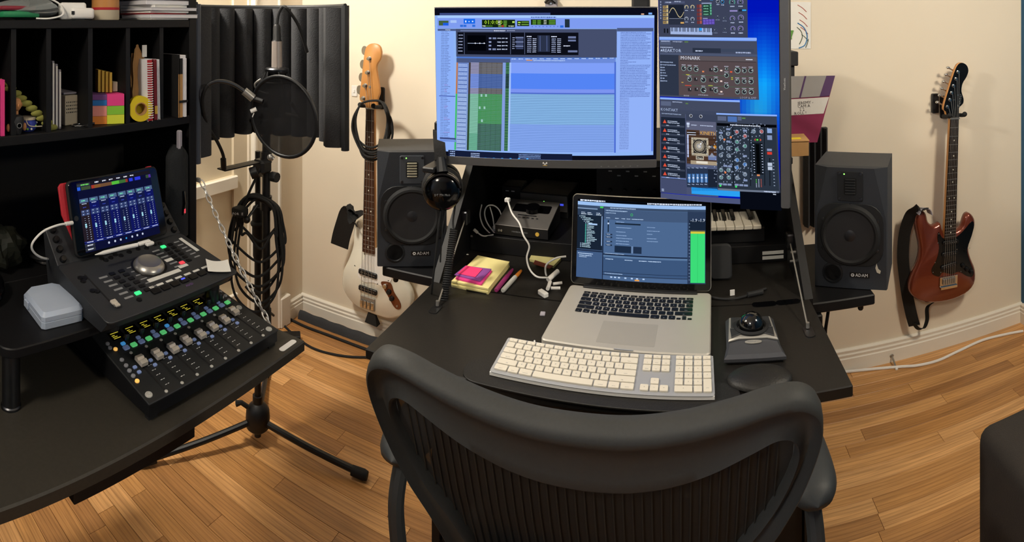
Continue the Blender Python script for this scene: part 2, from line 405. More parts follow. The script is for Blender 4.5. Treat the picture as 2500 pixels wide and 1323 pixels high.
# local: x -> +Y world (along the desk), y -> -X world (away from the front edge), z up
sW, sD = .345, .285
def s1z(y): return .026+y*math.tan(S1A)
prof = [(0, .004), (0, .026), (sD, s1z(sD)), (sD, .004)]
b_ = MB()
b_.add([(sx*sW/2, y, z) for sx in (-1, 1) for y, z in prof], [(0, 1, 2, 3), (7, 6, 5, 4), (0, 4, 5, 1), (1, 5, 6, 2), (2, 6, 7, 3), (3, 7, 4, 0)])
b_.build('body', 'black_plastic', s1)
TS = T(0, 0, .026) @ RX(S1A)
MB().at(TS).box((0, sD/2+.002, .002), (sW+.004, sD+.008, .005), .0015).build('top_plate', 's1_top', s1)
for x, y in ((-.16, .006), (.16, .006)):
    MB().box((x, y+.004, -.0015), (.02, .012, .011)).build('foot', 'black_rubber', s1)
def s1box(name, m, x, y, w, d, h=.003, z=.0045, b=0, rz=0):
    return MB().at(TS @ T(x, y, z) @ RZ(rz)).box((0, 0, h/2), (w, d, h), b).build(name, m, s1)
chx = [-.130+i*.0375 for i in range(8)]
cap = [.084, .083, .080, .084, .082, .085, .087, .096]
for i, x in enumerate(chx):
    s1box('fader_slot', 'black_matte', x, .062, .003, .104, .0006)
    for yy in (.006, .118):
        MB().at(TS @ T(x, yy, .0045)).lathe([(.0035, 0), (.0032, .001), (0, .0015)], 10).build('screw', 'bolt', s1)
    yf = cap[i]
    c = MB().at(TS @ T(x, yf, .0045))
    c.add([(sx*.0075, y, z) for sx in (-1, 1) for y, z in ((-.012, .004), (-.012, .011), (-.004, .013), (0, .010), (.004, .013), (.012, .011), (.012, .004))], [list(range(7)), list(range(13, 6, -1))]+[(k, k+7, (k+1) % 7+7, (k+1) % 7) for k in range(7)])
    c.box((0, 0, .002), (.003, .006, .004))
    c.build('fader_cap', 'silver_cap', s1)
    for k, (w, yy) in enumerate(((.008, .082), (.008, .068))):
        MB().at(TS @ T(x-.016, yy, .0045)).rrect((0, 0), .008, .007, .002, 0, .002).build('channel_button', 'btn_blue', s1)
    t = MB()
    for k in range(7): t.at(TS).box((x+.010, .1-.0135*k, .0047), (.004, .0011, .0004)); t.box((x+.0155, .1-.0135*k, .0047), (.003, .0011, .0004))
    t.build('fader_scale', 'print_white', s1)
    MB().at(TS @ T(x-.002, .132, .0054)).rrect((0, 0), .0135, .0115, .003, 0, .003, .0008).build('select_button', 'btn_blue', s1)
    MB().at(TS @ T(x+.0165, .132, .0054)).rrect((0, 0), .0135, .0115, .003, 0, .003, .0008).build('mute_button', 'btn_green', s1)
    MB().at(TS @ T(x, .146, .0045)).rrect((0, 0), .0095, .008, .002, 0, .002).build('round_button', 'btn_blue' if i not in (0, 3) else 'btn_cyan', s1)
    k = MB().at(TS @ T(x+.014, .154, .0045)); k.lathe([(.0065, 0), (.006, .012), (.0048, .014), (0, .014)], 14); k.build('knob', 'dark_steel', s1)
    s1box('display', 'oled', x+.002, .173, .030, .024, .0008)
    t = MB().at(TS @ T(x+.002, .173, .0056))
    for yy, w in ((.007, .019), (.001, .007), (-.0035, .011), (-.008, .016)): t.box((-.011+w/2, yy, 0), (w, .0017, .0003))
    t.build('display_text', 'oled_yellow', s1)
MB().at(TS @ T(-.130+.0375*3.5+.007, .132, .0045)).rrect((0, 0), .315, .017, .003, 0, .0012).build('button_strip', 'charcoal', s1)
for (x, y, mm) in ((-.157, .11, 'btn_grey'), (-.158, .094, 'btn_grey'), (-.160, .080, 'btn_grey'), (-.161, .066, 'btn_grey'), (-.162, .052, 'amber'), (-.158, .16, 'btn_grey'), (-.16, .148, 'btn_grey'), (-.152, .14, 'amber'),
                   (.155, .175, 'btn_grey'), (.165, .155, 'btn_grey'), (.155, .155, 'btn_grey'), (.16, .138, 'btn_grey'), (.165, .172, 'btn_grey')):
    MB().at(TS @ T(x, y, .0045)).lathe([(.0045, 0), (.0042, .002), (0, .0028)], 12).build('round_button', mm, s1)
for x, y in ((-.162, .016), (.158, .012), (.16, .105)):
    MB().at(TS @ T(x, y, .0045)).lathe([(.0072, 0), (.0065, .0015), (.0035, .0018), (.0033, .0008), (0, .0008)], 16).build('corner_bolt', 'bolt', s1)

# ---- transport dock with jog wheel, tilted, on the riser
mat('dock', '303236', .48, metal=.15, noise=.06, scale=200); mat('dock_btn', '0c0c0e', .4); mat('label_tape', 'd8d8d4', .7); mat('led_green', '35d07a', .4, emit=1.2); mat('led_red', 'd8404c', .4, emit=.8); mat('led_blue', '4450e0', .4, emit=1.0); mat('grey_print', '86888b', .6); mat('purple_print', '6a4a86', .6)
dock = thing('transport_dock', 'dark grey control dock with silver jog wheel and white label strips on the riser', 'controller', (-.862, .715, RT+.008), (0, 0, PI/2))
for fx in (-.13, .13):
    for fy in (.03, .2): MB().lathe([(.012, -.008), (.012, .004)], 14, T(fx, fy, 0)).build('foot', 'black_rubber', dock)
kW = .325
DA = math.radians(9); d0 = .185      # front panel slope / depth
zb = .026+d0*math.tan(DA)
pr = [(.02, .0), (0, .022), (0, .028), (d0, zb+.002), (d0+.062, zb+.062), (d0+.075, zb+.058), (d0+.05, .0)]
b_ = MB(); n = len(pr)
b_.add([(sx*kW/2, y, z) for sx in (-1, 1) for y, z in pr], [list(range(n)), list(range(2*n-1, n-1, -1))]+[(k, k+n, (k+1) % n+n, (k+1) % n) for k in range(n)])
b_.build('body', 'dock', dock)
TD = T(0, 0, .028) @ RX(math.atan2(zb+.002-.028, d0))
MB().at(TD).rrect((0, .09), kW+.008, .20, .012, -.001, .003, .001).build('front_panel', 'dock', dock)
TB = T(0, d0, zb+.002) @ RX(math.atan2(.06, .062))
MB().at(TB).box((0, .044, .001), (kW+.006, .086, .004), .0015).build('rear_panel', 'dock', dock)
for sx in (-1, 1):
    for k in range(4):
        MB().at(TB @ T(sx*.15, .012+.022*k, .003)).lathe([(.0075, 0), (.007, .007), (.0055, .009), (0, .009)], 16).build('knob', 'dock_btn', dock)
w = MB().at(TD @ T(.012, .108, .003)); w.lathe([(.034, 0), (.034, .003), (.033, .005), (.028, .0115), (.025, .0125), (.022, .0115), (.010, .0095), (0, .009)], 40); w.build('jog_wheel', 'steel', dock)
MB().at(TD @ T(.012, .108, .003)).lathe([(.039, 0), (.039, .001), (0, .001)], 36).build('wheel_recess', 'dock_btn', dock)
def dk(name, m, x, y, w, d, h=.002, z=.003, r=.001): return MB().at(TD @ T(x, y, z)).rrect((0, 0), w, d, r, 0, h, 0, 2).build(name, m, dock)
for c, (xa, ya) in enumerate(((-.075, .118), (-.052, .118))):
    for k in range(6): dk('button', 'led_green' if (c == 0 and k == 5) else 'dock_btn', xa+.002*k, ya-.0155*k, .013, .009)
for k in range(6): dk('label_strip', 'grey_print', -.098+.002*k, .116-.0155*k, .02, .0055, .0004); dk('label_strip', 'grey_print', -.028+.001*k, .122-.0155*k, .016, .003, .0004)
for c, xa in enumerate((.088, .108)):
    for k in range(6): dk('button', 'led_green' if (c == 0 and k == 0) else ('led_red' if (c == 0 and k == 5) else 'dock_btn'), xa-.001*k, .155-.0145*k, .012, .009)
for k in range(6): dk('label_strip', 'label_tape' if k == 3 else 'grey_print', .063+.001*k, .150-.0145*k, .02, .010 if k == 3 else .0045, .0004); dk('label_strip', 'grey_print', .130, .158-.0145*k, .016, .004, .0004)
for k in range(7):
    dk('transport_button', 'dock_btn', -.03+.0245*k, .028, .019, .014, .003, r=.002); dk('label_strip', 'label_tape', -.032+.0245*k, .044, .017, .006, .0004)
dk('transport_led', 'led_blue', -.03+.0245*3, .032, .01, .004, .0034)
dk('label_strip', 'label_tape', .02, .064, .085, .011, .0006); dk('label_strip', 'label_tape', .078, .072, .024, .009, .0006)
dk('label_strip', 'label_tape', .148, .135, .009, .065, .0006)
dk('fader_slot', 'black_matte', -.128, .082, .003, .115, .0006)
c = MB().at(TD @ T(-.128, .028, .003)); c.box((0, .003, .007), (.013, .012, .006), .002).box((.002, -.006, .006), (.010, .008, .004), .001).box((0, 0, .002), (.003, .006, .006)); c.build('fader_cap', 'silver_cap', dock)
for x, y in ((-.143, .12), (-.135, .128), (-.143, .132), (-.142, .085), (-.135, .08), (.06, .178), (.075, .172), (.05, .168), (.09, .17), (.03, .174), (.005, .172), (-.02, .168), (-.03, .176), (-.045, .17), (-.065, .176), (-.06, .166), (.14, .055), (-.075, .022)):
    MB().at(TD @ T(x, y, .003)).lathe([(.0058, 0), (.0052, .0028), (0, .003)], 12).build('round_button', 'dock_btn', dock)
MB().at(TD).text('AVID', .009, T(.045, .012, .0032)).build('logo', 'purple_print', dock)

# ---- tablet on the dock's slope, its screen a mixer app
def bilin(quad):
    (ax, ay), (bx_, by), (cx, cy), (dx_, dy) = quad       # TL TR BR BL in photo pixels -> u,v
    def f(px, py):
        u = v = .5
        for _ in range(12):
            x = ax*(1-u)*(1-v)+bx_*u*(1-v)+cx*u*v+dx_*(1-u)*v-px; y = ay*(1-u)*(1-v)+by*u*(1-v)+cy*u*v+dy*(1-u)*v-py
            xu = (bx_-ax)*(1-v)+(cx-dx_)*v; xv = (dx_-ax)*(1-u)+(cx-bx_)*u; yu = (by-ay)*(1-v)+(cy-dy)*v; yv = (dy-ay)*(1-u)+(cy-by)*u
            D = xu*yv-xv*yu; u -= (x*yv-xv*y)/D; v -= (xu*y-x*yu)/D
        return u, v
    return f
m = bpy.data.materials.new('screen_glow'); m.use_nodes = True; nt = m.node_tree; nt.nodes.clear()
ou = nt.nodes.new('ShaderNodeOutputMaterial'); em = nt.nodes.new('ShaderNodeEmission'); at = nt.nodes.new('ShaderNodeAttribute'); at.attribute_name = 'Col'
nt.links.new(at.outputs['Color'], em.inputs['Color']); nt.links.new(em.outputs[0], ou.inputs['Surface']); MATS['screen_glow'] = m
class Screen:
    """a lit display: flat coloured shapes laid in the plane of the panel (u right, v down, 0..1)"""
    def __init__(s, w, h, quad=None): s.w = w; s.h = h; s.q = bilin(quad) if quad else None; s.v = []; s.f = []; s.c = []
    def pt(s, u, v, l): return ((u-.5)*s.w, (.5-v)*s.h, l*.00012)
    def uv(s, u0, v0, u1, v1, c, l=1):
        u0, u1 = max(0, min(u0, u1)), min(1, max(u0, u1)); v0, v1 = max(0, min(v0, v1)), min(1, max(v0, v1)); o = len(s.v)
        if u1 <= u0 or v1 <= v0: return
        s.v += [s.pt(u0, v1, l), s.pt(u1, v1, l), s.pt(u1, v0, l), s.pt(u0, v0, l)]; s.f.append((o, o+1, o+2, o+3)); s.c.append(lin(c))
    def px(s, x0, y0, x1, y1, c, l=1):
        a = s.q(x0, y0); b = s.q(x1, y0); d = s.q(x0, y1); e = s.q(x1, y1)
        s.uv((a[0]+d[0])/2, (a[1]+b[1])/2 if abs(b[0]-a[0]) < .12 else a[1], (b[0]+e[0])/2, (d[1]+e[1])/2 if abs(b[0]-a[0]) < .12 else d[1], c, l)
    def poly(s, pts, c, l=1):
        o = len(s.v); s.v += [s.pt(u, v, l) for u, v in pts]; s.f.append(list(range(o, o+len(pts)))[::-1]); s.c.append(lin(c))
    def disc(s, u, v, r, c, l=1, n=14): s.poly([(u+r*math.cos(2*PI*i/n), v+r*s.w/s.h*math.sin(2*PI*i/n)) for i in range(n)], c, l)
    def ring(s, u, v, r, t, c, l=1, a0=2.4, a1=7.0, n=14):
        for i in range(n):
            q = [a0+(a1-a0)*(i+k)/n for k in (0, 1)]; k = s.w/s.h
            s.poly([(u+(r-t)*math.cos(q[0]), v+k*(r-t)*math.sin(q[0])), (u+r*math.cos(q[0]), v+k*r*math.sin(q[0])), (u+r*math.cos(q[1]), v+k*r*math.sin(q[1])), (u+(r-t)*math.cos(q[1]), v+k*(r-t)*math.sin(q[1]))], c, l)
    def knob(s, u, v, r, c='3a404c', rim='8fa0b8', l=3, ang=None):
        s.disc(u, v, r, rim, l); s.disc(u, v, r*.8, c, l+1, 12); a = random.uniform(2.5, 6.9) if ang is None else ang; k = s.w/s.h
        for t in (.3, .5, .68): s.disc(u+r*t*math.cos(a), v+k*r*t*math.sin(a), r*.13, 'e8ecf4', l+2, 6)
    def words(s, u, v, n, hgt, c, l=2, rng=random):
        """a run of print too small to read"""
        x = u; e = u+n
        while x < e:
            w = rng.uniform(.35, 1.4)*hgt*s.h/s.w*1.3; w = min(w, e-x)
            s.uv(x, v, x+w, v+hgt*rng.uniform(.7, 1), c, l); x += w+hgt*s.h/s.w*.28
    def text(s, txt, u, v, hgt, c, l=4):
        b = MB(); b.text(txt, hgt*s.h*1.38, Matrix.Identity(4), 0)
        if not b.v: return
        x0 = min(p[0] for p in b.v); o = len(s.v); px_, py_, pz_ = s.pt(u, v, l)
        s.v += [(p[0]-x0+px_, p[1]+py_, pz_) for p in b.v]
        for f in b.f: s.f.append([o+i for i in f]); s.c.append(lin(c))
    def build(s, parent, loc=(0, 0, 0), name='screen', gain=1.0):
        me = bpy.data.meshes.new(name); me.from_pydata(s.v, [], s.f); me.materials.append(MATS['screen_glow'])
        at = me.color_attributes.new('Col', 'FLOAT_COLOR', 'CORNER'); i = 0
        for f, c in zip(s.f, s.c):
            for _ in f: at.data[i].color = (c[0]*gain, c[1]*gain, c[2]*gain, 1); i += 1
        # one shape of one colour per face
        return link(name, me, parent, loc=loc)
p0 = Vector((-1.037, .713, .949)); p1 = Vector((-1.083, .713, 1.100))
tw, thh = .247, (p1-p0).length
tab = thing('tablet', 'tablet in a dark case showing a blue mixer app, propped on the control dock', 'tablet', p0)
tab.rotation_euler = (Matrix.Rotation(PI/2, 3, 'Z') @ Matrix.Rotation(math.atan2(p1.z-p0.z, -(p1.x-p0.x)), 3, 'X')).to_euler()
mat('tab_bezel', '050506', .08); mat('red_cover', 'c02a38', .6, bump=.2, scale=150)
MB().rrect((0, thh/2), tw, thh, .012, -.011, -.0012, .002).build('case', 'black_rubber', tab)
MB().rrect((0, thh/2), tw-.006, thh-.006, .010, -.003, 0, .0005).build('glass', 'tab_bezel', tab)
sc = Screen(.200, .150-.006)
sc.uv(0, 0, 1, 1, '0d1030', 0)
for k in range(8):
    u = k/8; c = '241c24' if k == 0 else ['141a44', '10165a'][k % 2]
    sc.uv(u, .30, u+1/8, .86, c, 1)
    sc.uv(u+.008, .24, u+.117, .30, '4d6488', 2); sc.words(u+.03, .26, .05, .02, '6fd8b0', 3); sc.words(u+.03, .31, .06, .012, 'c8d4f0', 3)
    sc.words(u+.04, .36, .04, .015, '3848b0', 3)
    for r in range(2):
        for q in range(2): sc.uv(u+.012+.054*q, .405+.042*r, u+.060+.054*q, .441+.042*r, '3c4c78', 2); sc.uv(u+.03+.054*q, .416+.042*r, u+.04+.054*q, .43+.042*r, 'c0cce8', 3)
    for r in range(11): sc.uv(u+.040, .52+.029*r, u+.052, .526+.029*r, '98a8c8', 3); sc.uv(u+.085, .50+.032*r, u+.098, .508+.032*r, 'b8c4e0', 3)
    sc.uv(u+.043, .50, u+.049, .84, '05060e', 2)
    vf = [.60, .62, .62, .62, .62, .62, .62, .62][k]; sc.uv(u+.036, vf, u+.058, vf+.055, 'a8e0f0', 4); sc.uv(u+.036, vf+.024, u+.058, vf+.03, '3c6c88', 5)
    sc.words(u+.03, .858, .08, .012, 'd0d8f0', 3)
sc.uv(0, .852, 1, .858, '2c3cb0', 2); sc.uv(0, .875, 1, .88, '2c3cb0', 2)
sc.uv(0, 0, 1, .055, '1a1820', 1)
for k, u in enumerate((.23, .33, .42, .52, .62, .71)): sc.words(u, .02, .05, .02, 'd8dcec', 3)
sc.uv(0, .02, .17, .06, '303840', 2); sc.words(.05, .03, .1, .02, '70d860', 3)
for u0, u1, c in ((.0, .04, '2c60d8'), (.05, .17, '3c4c34'), (.18, .22, 'a03828'), (.22, .30, '80542c'), (.30, .45, '6c4c34'), (.45, .55, '54b83c'), (.55, .64, '3c6c34'), (.64, .67, '903428'), (.69, .74, '2c3cd0'), (.74, .77, '101840'), (.77, .85, '2c38d8'), (.93, .97, '344c34'), (.97, 1, '54309c')): sc.uv(u0, .065, u1, .115, c, 3)
sc.uv(0, .885, .125, .93, '30343c', 3); sc.uv(0, .94, .125, .985, '30343c', 3); sc.words(.03, .9, .07, .018, 'd8dcec', 4); sc.words(.03, .955, .07, .018, 'd8dcec', 4)
for k, u in enumerate((.30, .38, .455, .53, .61, .68, .755)): sc.disc(u, .935, .012, '3ca0e0' if k == 3 else 'c8d0e8', 3, 4 if k in (3, ) else 10)
sc.build(tab, (0, thh/2, .0004))
MB().lathe([(.0055, 0), (.0055, .0004), (0, .0004)], 16, T(-tw/2+.012, thh/2, 0)).build('home_button', 'black_plastic', tab)
rc = MB(); rc.prism([(-.135, .148), (-.128, .155), (-.10, .155), (-.085, .006), (-.105, .0), (-.135, .09)], -.024, -.018, .001); rc.build('folded_cover', 'red_cover', tab, label='red folded-back cover')
MB().rrect((.105, thh-.001), .014, .006, .002, -.012, -.006).build('cover_edge', 'red_cover', tab)
# stylus
st = thing('stylus', 'white stylus pen lying below the tablet', 'pen', (0, 0, 0))
a = PZ(232, 622, .9675); bq = PZ(300, 605, .9675); c2 = PZ(370, 590, .968)
MB().tube([a, a.lerp(bq, .3), bq, bq.lerp(c2, .5)], [.0008, .004, .0042, .0042], 10).build('barrel', 'white_plastic', st)
dongle = thing('pen_cap', 'small white plastic adapter lying beside the stylus', 'adapter', PZ(352, 592, .968))
MB().box((0, 0, .0), (.010, .032, .007), .002).build('cap', 'white_plastic', dongle); MB().box((.012, .006, 0), (.010, .020, .007), .002).build('tip', 'white_plastic', dongle)
# charging cable of the tablet
cb = thing('charging_cable', 'white charging cable looping from the tablet to a puck dock', 'cable', (0, 0, 0))
pts = [PX(170, 545, -1.058), PX(140, 550, -1.05), PX(105, 565, -1.05), PX(80, 592, -1.05), PX(80, 612, -1.06), PX(100, 628, -1.08), PX(130, 634, -1.11), PX(150, 636, -1.15)]
MB().tube(sp(pts, 6), .0024, 8).build('cord', 'white_plastic', cb)
d_ = (pts[0]-pts[1]).normalized(); MB().cyl(pts[0]-d_*.012, pts[0]+d_*.008, .0042, n=10).build('plug', 'white_plastic', cb)
pk = thing('charging_puck', 'round black puck with a silver foot behind the tablet cable', 'charger', (-1.235, .62, RT-.001))
MB().lathe([(.032, 0), (.03, .012), (.034, .014)], 28).build('silver_foot', 'steel', pk); MB().lathe([(.05, .014), (.052, .018), (.05, .024), (0, .026)], 32).build('disc', 'black_plastic', pk)
# receipt
rcp = tag(MB().grid(lambda u, v: ((u-.5)*.05, (v-.5)*.042, .0015+.004*(u-.5)**2*4*(.3+v)), 8, 4).build('receipt', 'white_paper'), 'small curled paper receipt lying on the control dock corner', 'paper')
p = PZ(532, 652, .917); rcp.location = p; rcp.rotation_euler = (Matrix.Rotation(math.radians(9), 3, 'Y') @ Matrix.Rotation(math.radians(55), 3, 'Z')).to_euler()
# translucent memory-card box
mat('frosted', 'd2e0f6', .3, trans=.35, alpha=1, noise=.03)
mcb = thing('card_case', 'frosted translucent plastic card case lying on the riser', 'box', (-1.007, .515, RT), (0, 0, math.radians(-4)))
def casepoly(w, d, c): return [(-w/2+c, -d/2), (w/2-.006, -d/2), (w/2, -d/2+.006), (w/2, d/2-.006), (w/2-.006, d/2), (-w/2+c, d/2), (-w/2, d/2-c), (-w/2, -d/2+c)]
MB().prism(casepoly(.118, .088, .018), 0, .0145, .0015).build('base_tray', 'frosted', mcb); lp_ = casepoly(.118, .088, .018); li_ = [(x*.90, y*.88) for x, y in lp_]; MB().prism(lp_, .0150, .023).add([(x, y, .0228) for x, y in lp_]+[(x, y, .030) for x, y in li_], [(k, (k+1) % 8, 8+(k+1) % 8, 8+k) for k in range(8)]+[tuple(8+k for k in range(8))]).build('lid', 'frosted', mcb)
MB().box((-.02, -.0455, .014), (.018, .004, .014), .001).build('latch', 'frosted', mcb); MB().box((.018, 0, .0145), (.06, .05, .006), .001).build('card_stack', 'white_paper', mcb)

# ================================================================ things in the cubbies
SH = 1.2035; S2 = 1.4515
def onsh(name, label, cat, px, x, z=SH, rz=0, group=None, fd=.035): return thing(name, label, cat, (x, yat(px, x+fd), z), (0, 0, rz), group)
# local frame in the cubbies: x = towards the room (+X), y = along the shelf
for nm, c in (('n_purple', '7a4a8a'), ('n_pink', 'e8408c'), ('n_blue', '2c7ac8'), ('n_green', '88c83c'), ('n_salmon', 'f09a90'), ('n_orange', 'f0903c'), ('n_yellow', 'd8e040'), ('card_yellow', 'd8b048'), ('tape_yellow', 'd8c020'), ('red_book', 'b02430'), ('dark_red', '781a28'), ('white_book', 'e4e4ea'), ('grey_plastic', '9a96a0'), ('olive', '8a8a40'), ('skin_wood', 'c08858'), ('blue_floral', '2c3c98'), ('beige_box', 'c4b8a0')): mat(nm, c, .7)
cube = onsh('sticky_note_cube', 'multicoloured block of sticky notes stacked in a cubby', 'sticky notes', 275, -1.168, rz=math.radians(-24))
for sy in (-1, 1):
    z = 0
    for nm, h in ((('n_orange', .019), ('n_salmon', .025), ('n_blue', .0135), ('n_purple', .0135)) if sy < 0 else (('n_yellow', .022), ('n_green', .021), ('n_pink', .028))):
        MB().box((0, sy*.021, z+h/2), (.07, .0415, h-.0006)).build('note_pad', nm, cube); z += h
for k in range(4):
    env = onsh('card_sleeve', ['first', 'second', 'third', 'fourth'][k]+' of four yellow cardboard sleeves, counted from the disc cases, on the sticky note block', 'card sleeve', 252, -1.175, SH+.0725, rz=-.3, fd=.0, group='yellow sleeves on the note block')
    env.location += Matrix.Rotation(-.3, 3, 'Z') @ Vector((.004*k-.006, -.012+.0085*k, 0)); MB().box((0, 0, .027-.001*k), (.03, .0062, .054-.002*k)).build('sleeve', 'card_yellow', env)
env = onsh('small_carton', 'tiny beige carton beside the yellow sleeves on the note block', 'box', 252, -1.175, SH+.0725, rz=-.3, fd=.0); env.location += Matrix.Rotation(-.3, 3, 'Z') @ Vector((0, .028, 0)); MB().box((0, 0, .012), (.02, .012, .024), .001).build('carton', 'beige_box', env)
for k, h in enumerate((.155, .148, .135)):
    cd = onsh('disc_case', ['tallest', 'middle', 'shortest'][k]+' of three upright grey plastic disc cases beside the printed carton', 'disc case', 140, -1.20, fd=.06, group='disc cases in a cubby'); cd.location.y += -.01+.0085*k
    MB().box((0, 0, h/2), (.12, .0058, h), .001).build('case', 'grey_plastic', cd); MB().box((.0605, 0, h/2), (.001, .004, h-.01)).build('spine_insert', 'white_paper', cd)
bxs = onsh('printed_carton', 'small beige printed carton standing in a cubby', 'box', 172, -1.215, rz=.05)
MB().box((0, 0, .035), (.09, .045, .07), .001).build('carton', 'beige_box', bxs); MB().box((-.005, .004, .0745), (.09, .055, .004)).build('lid_flap', 'grey_plastic', bxs)
t = MB(); 
for r in range(4):
    for q in range(7): t.box((.0452, -.018+.005*q, .03+.008*r), (.0003, .0035*random.uniform(.5, 1), .003))
t.build('print', 'charcoal', bxs)
ring = onsh('metal_ring', 'small metal key ring lying in a cubby', 'ring', 194, -1.15, fd=0)
MB().tube([(.013*math.cos(a*PI/12), .018*math.sin(a*PI/12), .0022) for a in range(24)], .002, 8, True).build('hoop', 'chrome', ring); MB().box((.0, .03, .003), (.008, .02, .005), .001).build('tag', 'dark_steel', ring)
lf = onsh('dried_plant', 'dried yellow-green leaf stalk leaning in a cubby', 'plant', 98, -1.14, fd=0)
for k in range(9):
    t0 = k/9; y0 = .03-.115*t0; z0 = .005+.105*t0
    MB().ball((.0, y0, z0), (.005, .015, .0075), 8, 6).build('leaf', 'olive', lf)
    lf.children[-1].rotation_euler = (0, 0, 0)
MB().tube(sp([(0, .035, .001), (0, .0, .03), (0, -.05, .075), (.0, -.095, .12)], 5), .0022, 6).build('stalk', 'olive', lf); MB().tube(sp([(.01, -.04, .03), (.01, -.03, .015), (.01, .0, .012)], 4), .0012, 6).build('twig', 'beige_box', lf)
fg = onsh('bust_figurine', 'tiny wooden bust figurine with a dark shirt in a cubby', 'figurine', 44, -1.135, fd=.01)
h = MB(); h.lathe([(0, .048), (.006, .05), (.0105, .056), (.012, .064), (.0105, .072), (.006, .077), (0, .078)], 16).lathe([(.005, .04), (.005, .05)], 10).ball((.011, 0, .062), (.003, .002, .004), 8, 6).ball((0, .0125, .062), (.003, .002, .005), 8, 6).ball((0, -.0125, .062), (.003, .002, .005), 8, 6); h.build('head', 'skin_wood', fg)
MB().lathe([(.011, 0), (.014, .01), (.018, .028), (.015, .038), (.005, .042)], 16).build('shirt', 'charcoal', fg); [MB().ball((.002, q*.019, .014), (.005, .005, .009), 8, 6).build('hand', 'skin_wood', fg) for q in (-1, 1)]; MB().lathe([(.006, 0), (.006, .001), (.0045, .001), (.0045, 0)], 14, T(.017, 0, .02) @ RY(PI/2)).build('emblem', 'steel', fg)
bl = onsh('trinket_tin', 'small round blue floral tin in a cubby', 'tin', 74, -1.155, fd=.015)
MB().lathe([(.014, 0), (.02, .006), (.021, .016), (.018, .024), (.016, .026)], 20).build('tin', 'blue_floral', bl); MB().lathe([(.019, .026), (.019, .031), (0, .033)], 20).build('lid', 'beige_box', bl)
for k in range(10):
    a = k*1.3; MB().ball((.0205*math.cos(a*.5), .0205*math.sin(a*.5), .007+.011*((k*7) % 3)/2), .0028, 6, 4).build('flower_dot', 'n_green' if k % 2 else 'white_paper', bl)
pb = onsh('kraft_bag', 'crumpled brown paper bag standing in a cubby', 'bag', 338, -1.15, fd=.0)
MB().grid(lambda u, v: (.003*math.sin(v*9)+.002*math.sin(u*21), -.016+.034*u+.003*math.sin(v*14+u*4), .175*v+.012*math.sin(u*5)*v), 10, 10).build('front', 'kraft', pb); MB().grid(lambda u, v: (-.009+.003*math.sin(v*7), -.016+.034*u, .165*v), 4, 6).build('back', 'kraft', pb); MB().box((.006, .014, .17), (.002, .014, .03)).build('ticket', 'white_paper', pb)
tp = onsh('tape_roll', 'yellow roll of tape standing on edge in a cubby', 'tape', 341, -1.124, rz=-.25, fd=0)
MB().lathe([(.016, -.009), (.031, -.009), (.031, .009), (.016, .009), (.016, -.009)], 32, T(0, 0, .0312) @ RY(PI/2)).build('tape', 'tape_yellow', tp); MB().lathe([(.0135, -.0095), (.016, -.0095), (.016, .0095), (.0135, .0095), (.0135, -.0095)], 28, T(0, 0, .0312) @ RY(PI/2)).build('core', 'kraft', tp)
def notebook(px, x, lean, h, dep, thk, cover, spine, name, label, spiral=True, band=False):
    o = onsh(name, label, 'notebook', px, x, rz=0, group=None, fd=dep/2); o.rotation_euler = (lean, 0, 0)
    MB().box((0, 0, h/2), (dep, thk, h), .001).build('pages', 'white_book', o)
    for s_ in (-1, 1): MB().box((0, s_*(thk/2+.001), h/2), (dep+.004, .0018, h+.003)).build('cover', cover, o)
    if spine: MB().box((dep/2+.002, 0, h/2), (.0016, thk+.003, h)).build('spine', spine, o)
    if spiral:
        for k in range(24): MB().tube([(dep/2+.003+.006*math.cos(a*PI/5), (thk/2+.002)*math.sin(a*PI/5), .008+(h-.016)*k/23) for a in range(10)], .0011, 5, True).build('spiral_loop', 'white_book', o)
    if band: MB().box((0, 0, .04), (dep+.008, thk+.006, .006)).build('elastic_band', 'black_matte', o)
    return o
notebook(366, -1.165, .02, .150, .10, .011, 'white_book', 'red_book', 'spiral_notebook', 'red spiral-bound notebook standing upright in a cubby')
notebook(379, -1.168, .02, .148, .10, .006, 'dark_red', 'dark_red', 'bound_notebook', 'dark red notebook with a yellow label standing in a cubby', False)
MB().box((.0545, 0, .025), (.001, .008, .02)).build('spine_label', 'card_yellow', [c for c in bpy.data.objects if c.name == 'bound_notebook'][0])
notebook(387, -1.168, .02, .148, .10, .004, 'white_book', None, 'white_notebook', 'thin white notebook beside the dark red notebook', False)
notebook(358, -1.20, .06, .148, .10, .004, 'grey_plastic', None, 'grey_booklet', 'thin grey booklet leaning on the red spiral notebook', False)
nb = notebook(446, -1.155, 0, .158, .10, .022, 'black_matte', None, 'journal', 'black and kraft journal with an elastic band standing in the end cubby', False, True)
MB().box((.051, -.008, .055), (.002, .013, .11)).build('kraft_spine', 'kraft', nb); MB().box((.051, .008, .075), (.002, .009, .15)).build('page_edge', 'white_book', nb); MB().box((.051, -.008, .13), (.002, .013, .04)).build('dark_spine', 'black_matte', nb)
pnk = onsh('pink_folder', 'bright pink folder edge in the first cubby', 'folder', 1, -1.17); MB().box((0, 0, .06), (.10, .008, .12)).build('sheet', 'n_pink', pnk); MB().box((0, -.008, .055), (.09, .006, .11)).build('sheet', 'n_purple', pnk)
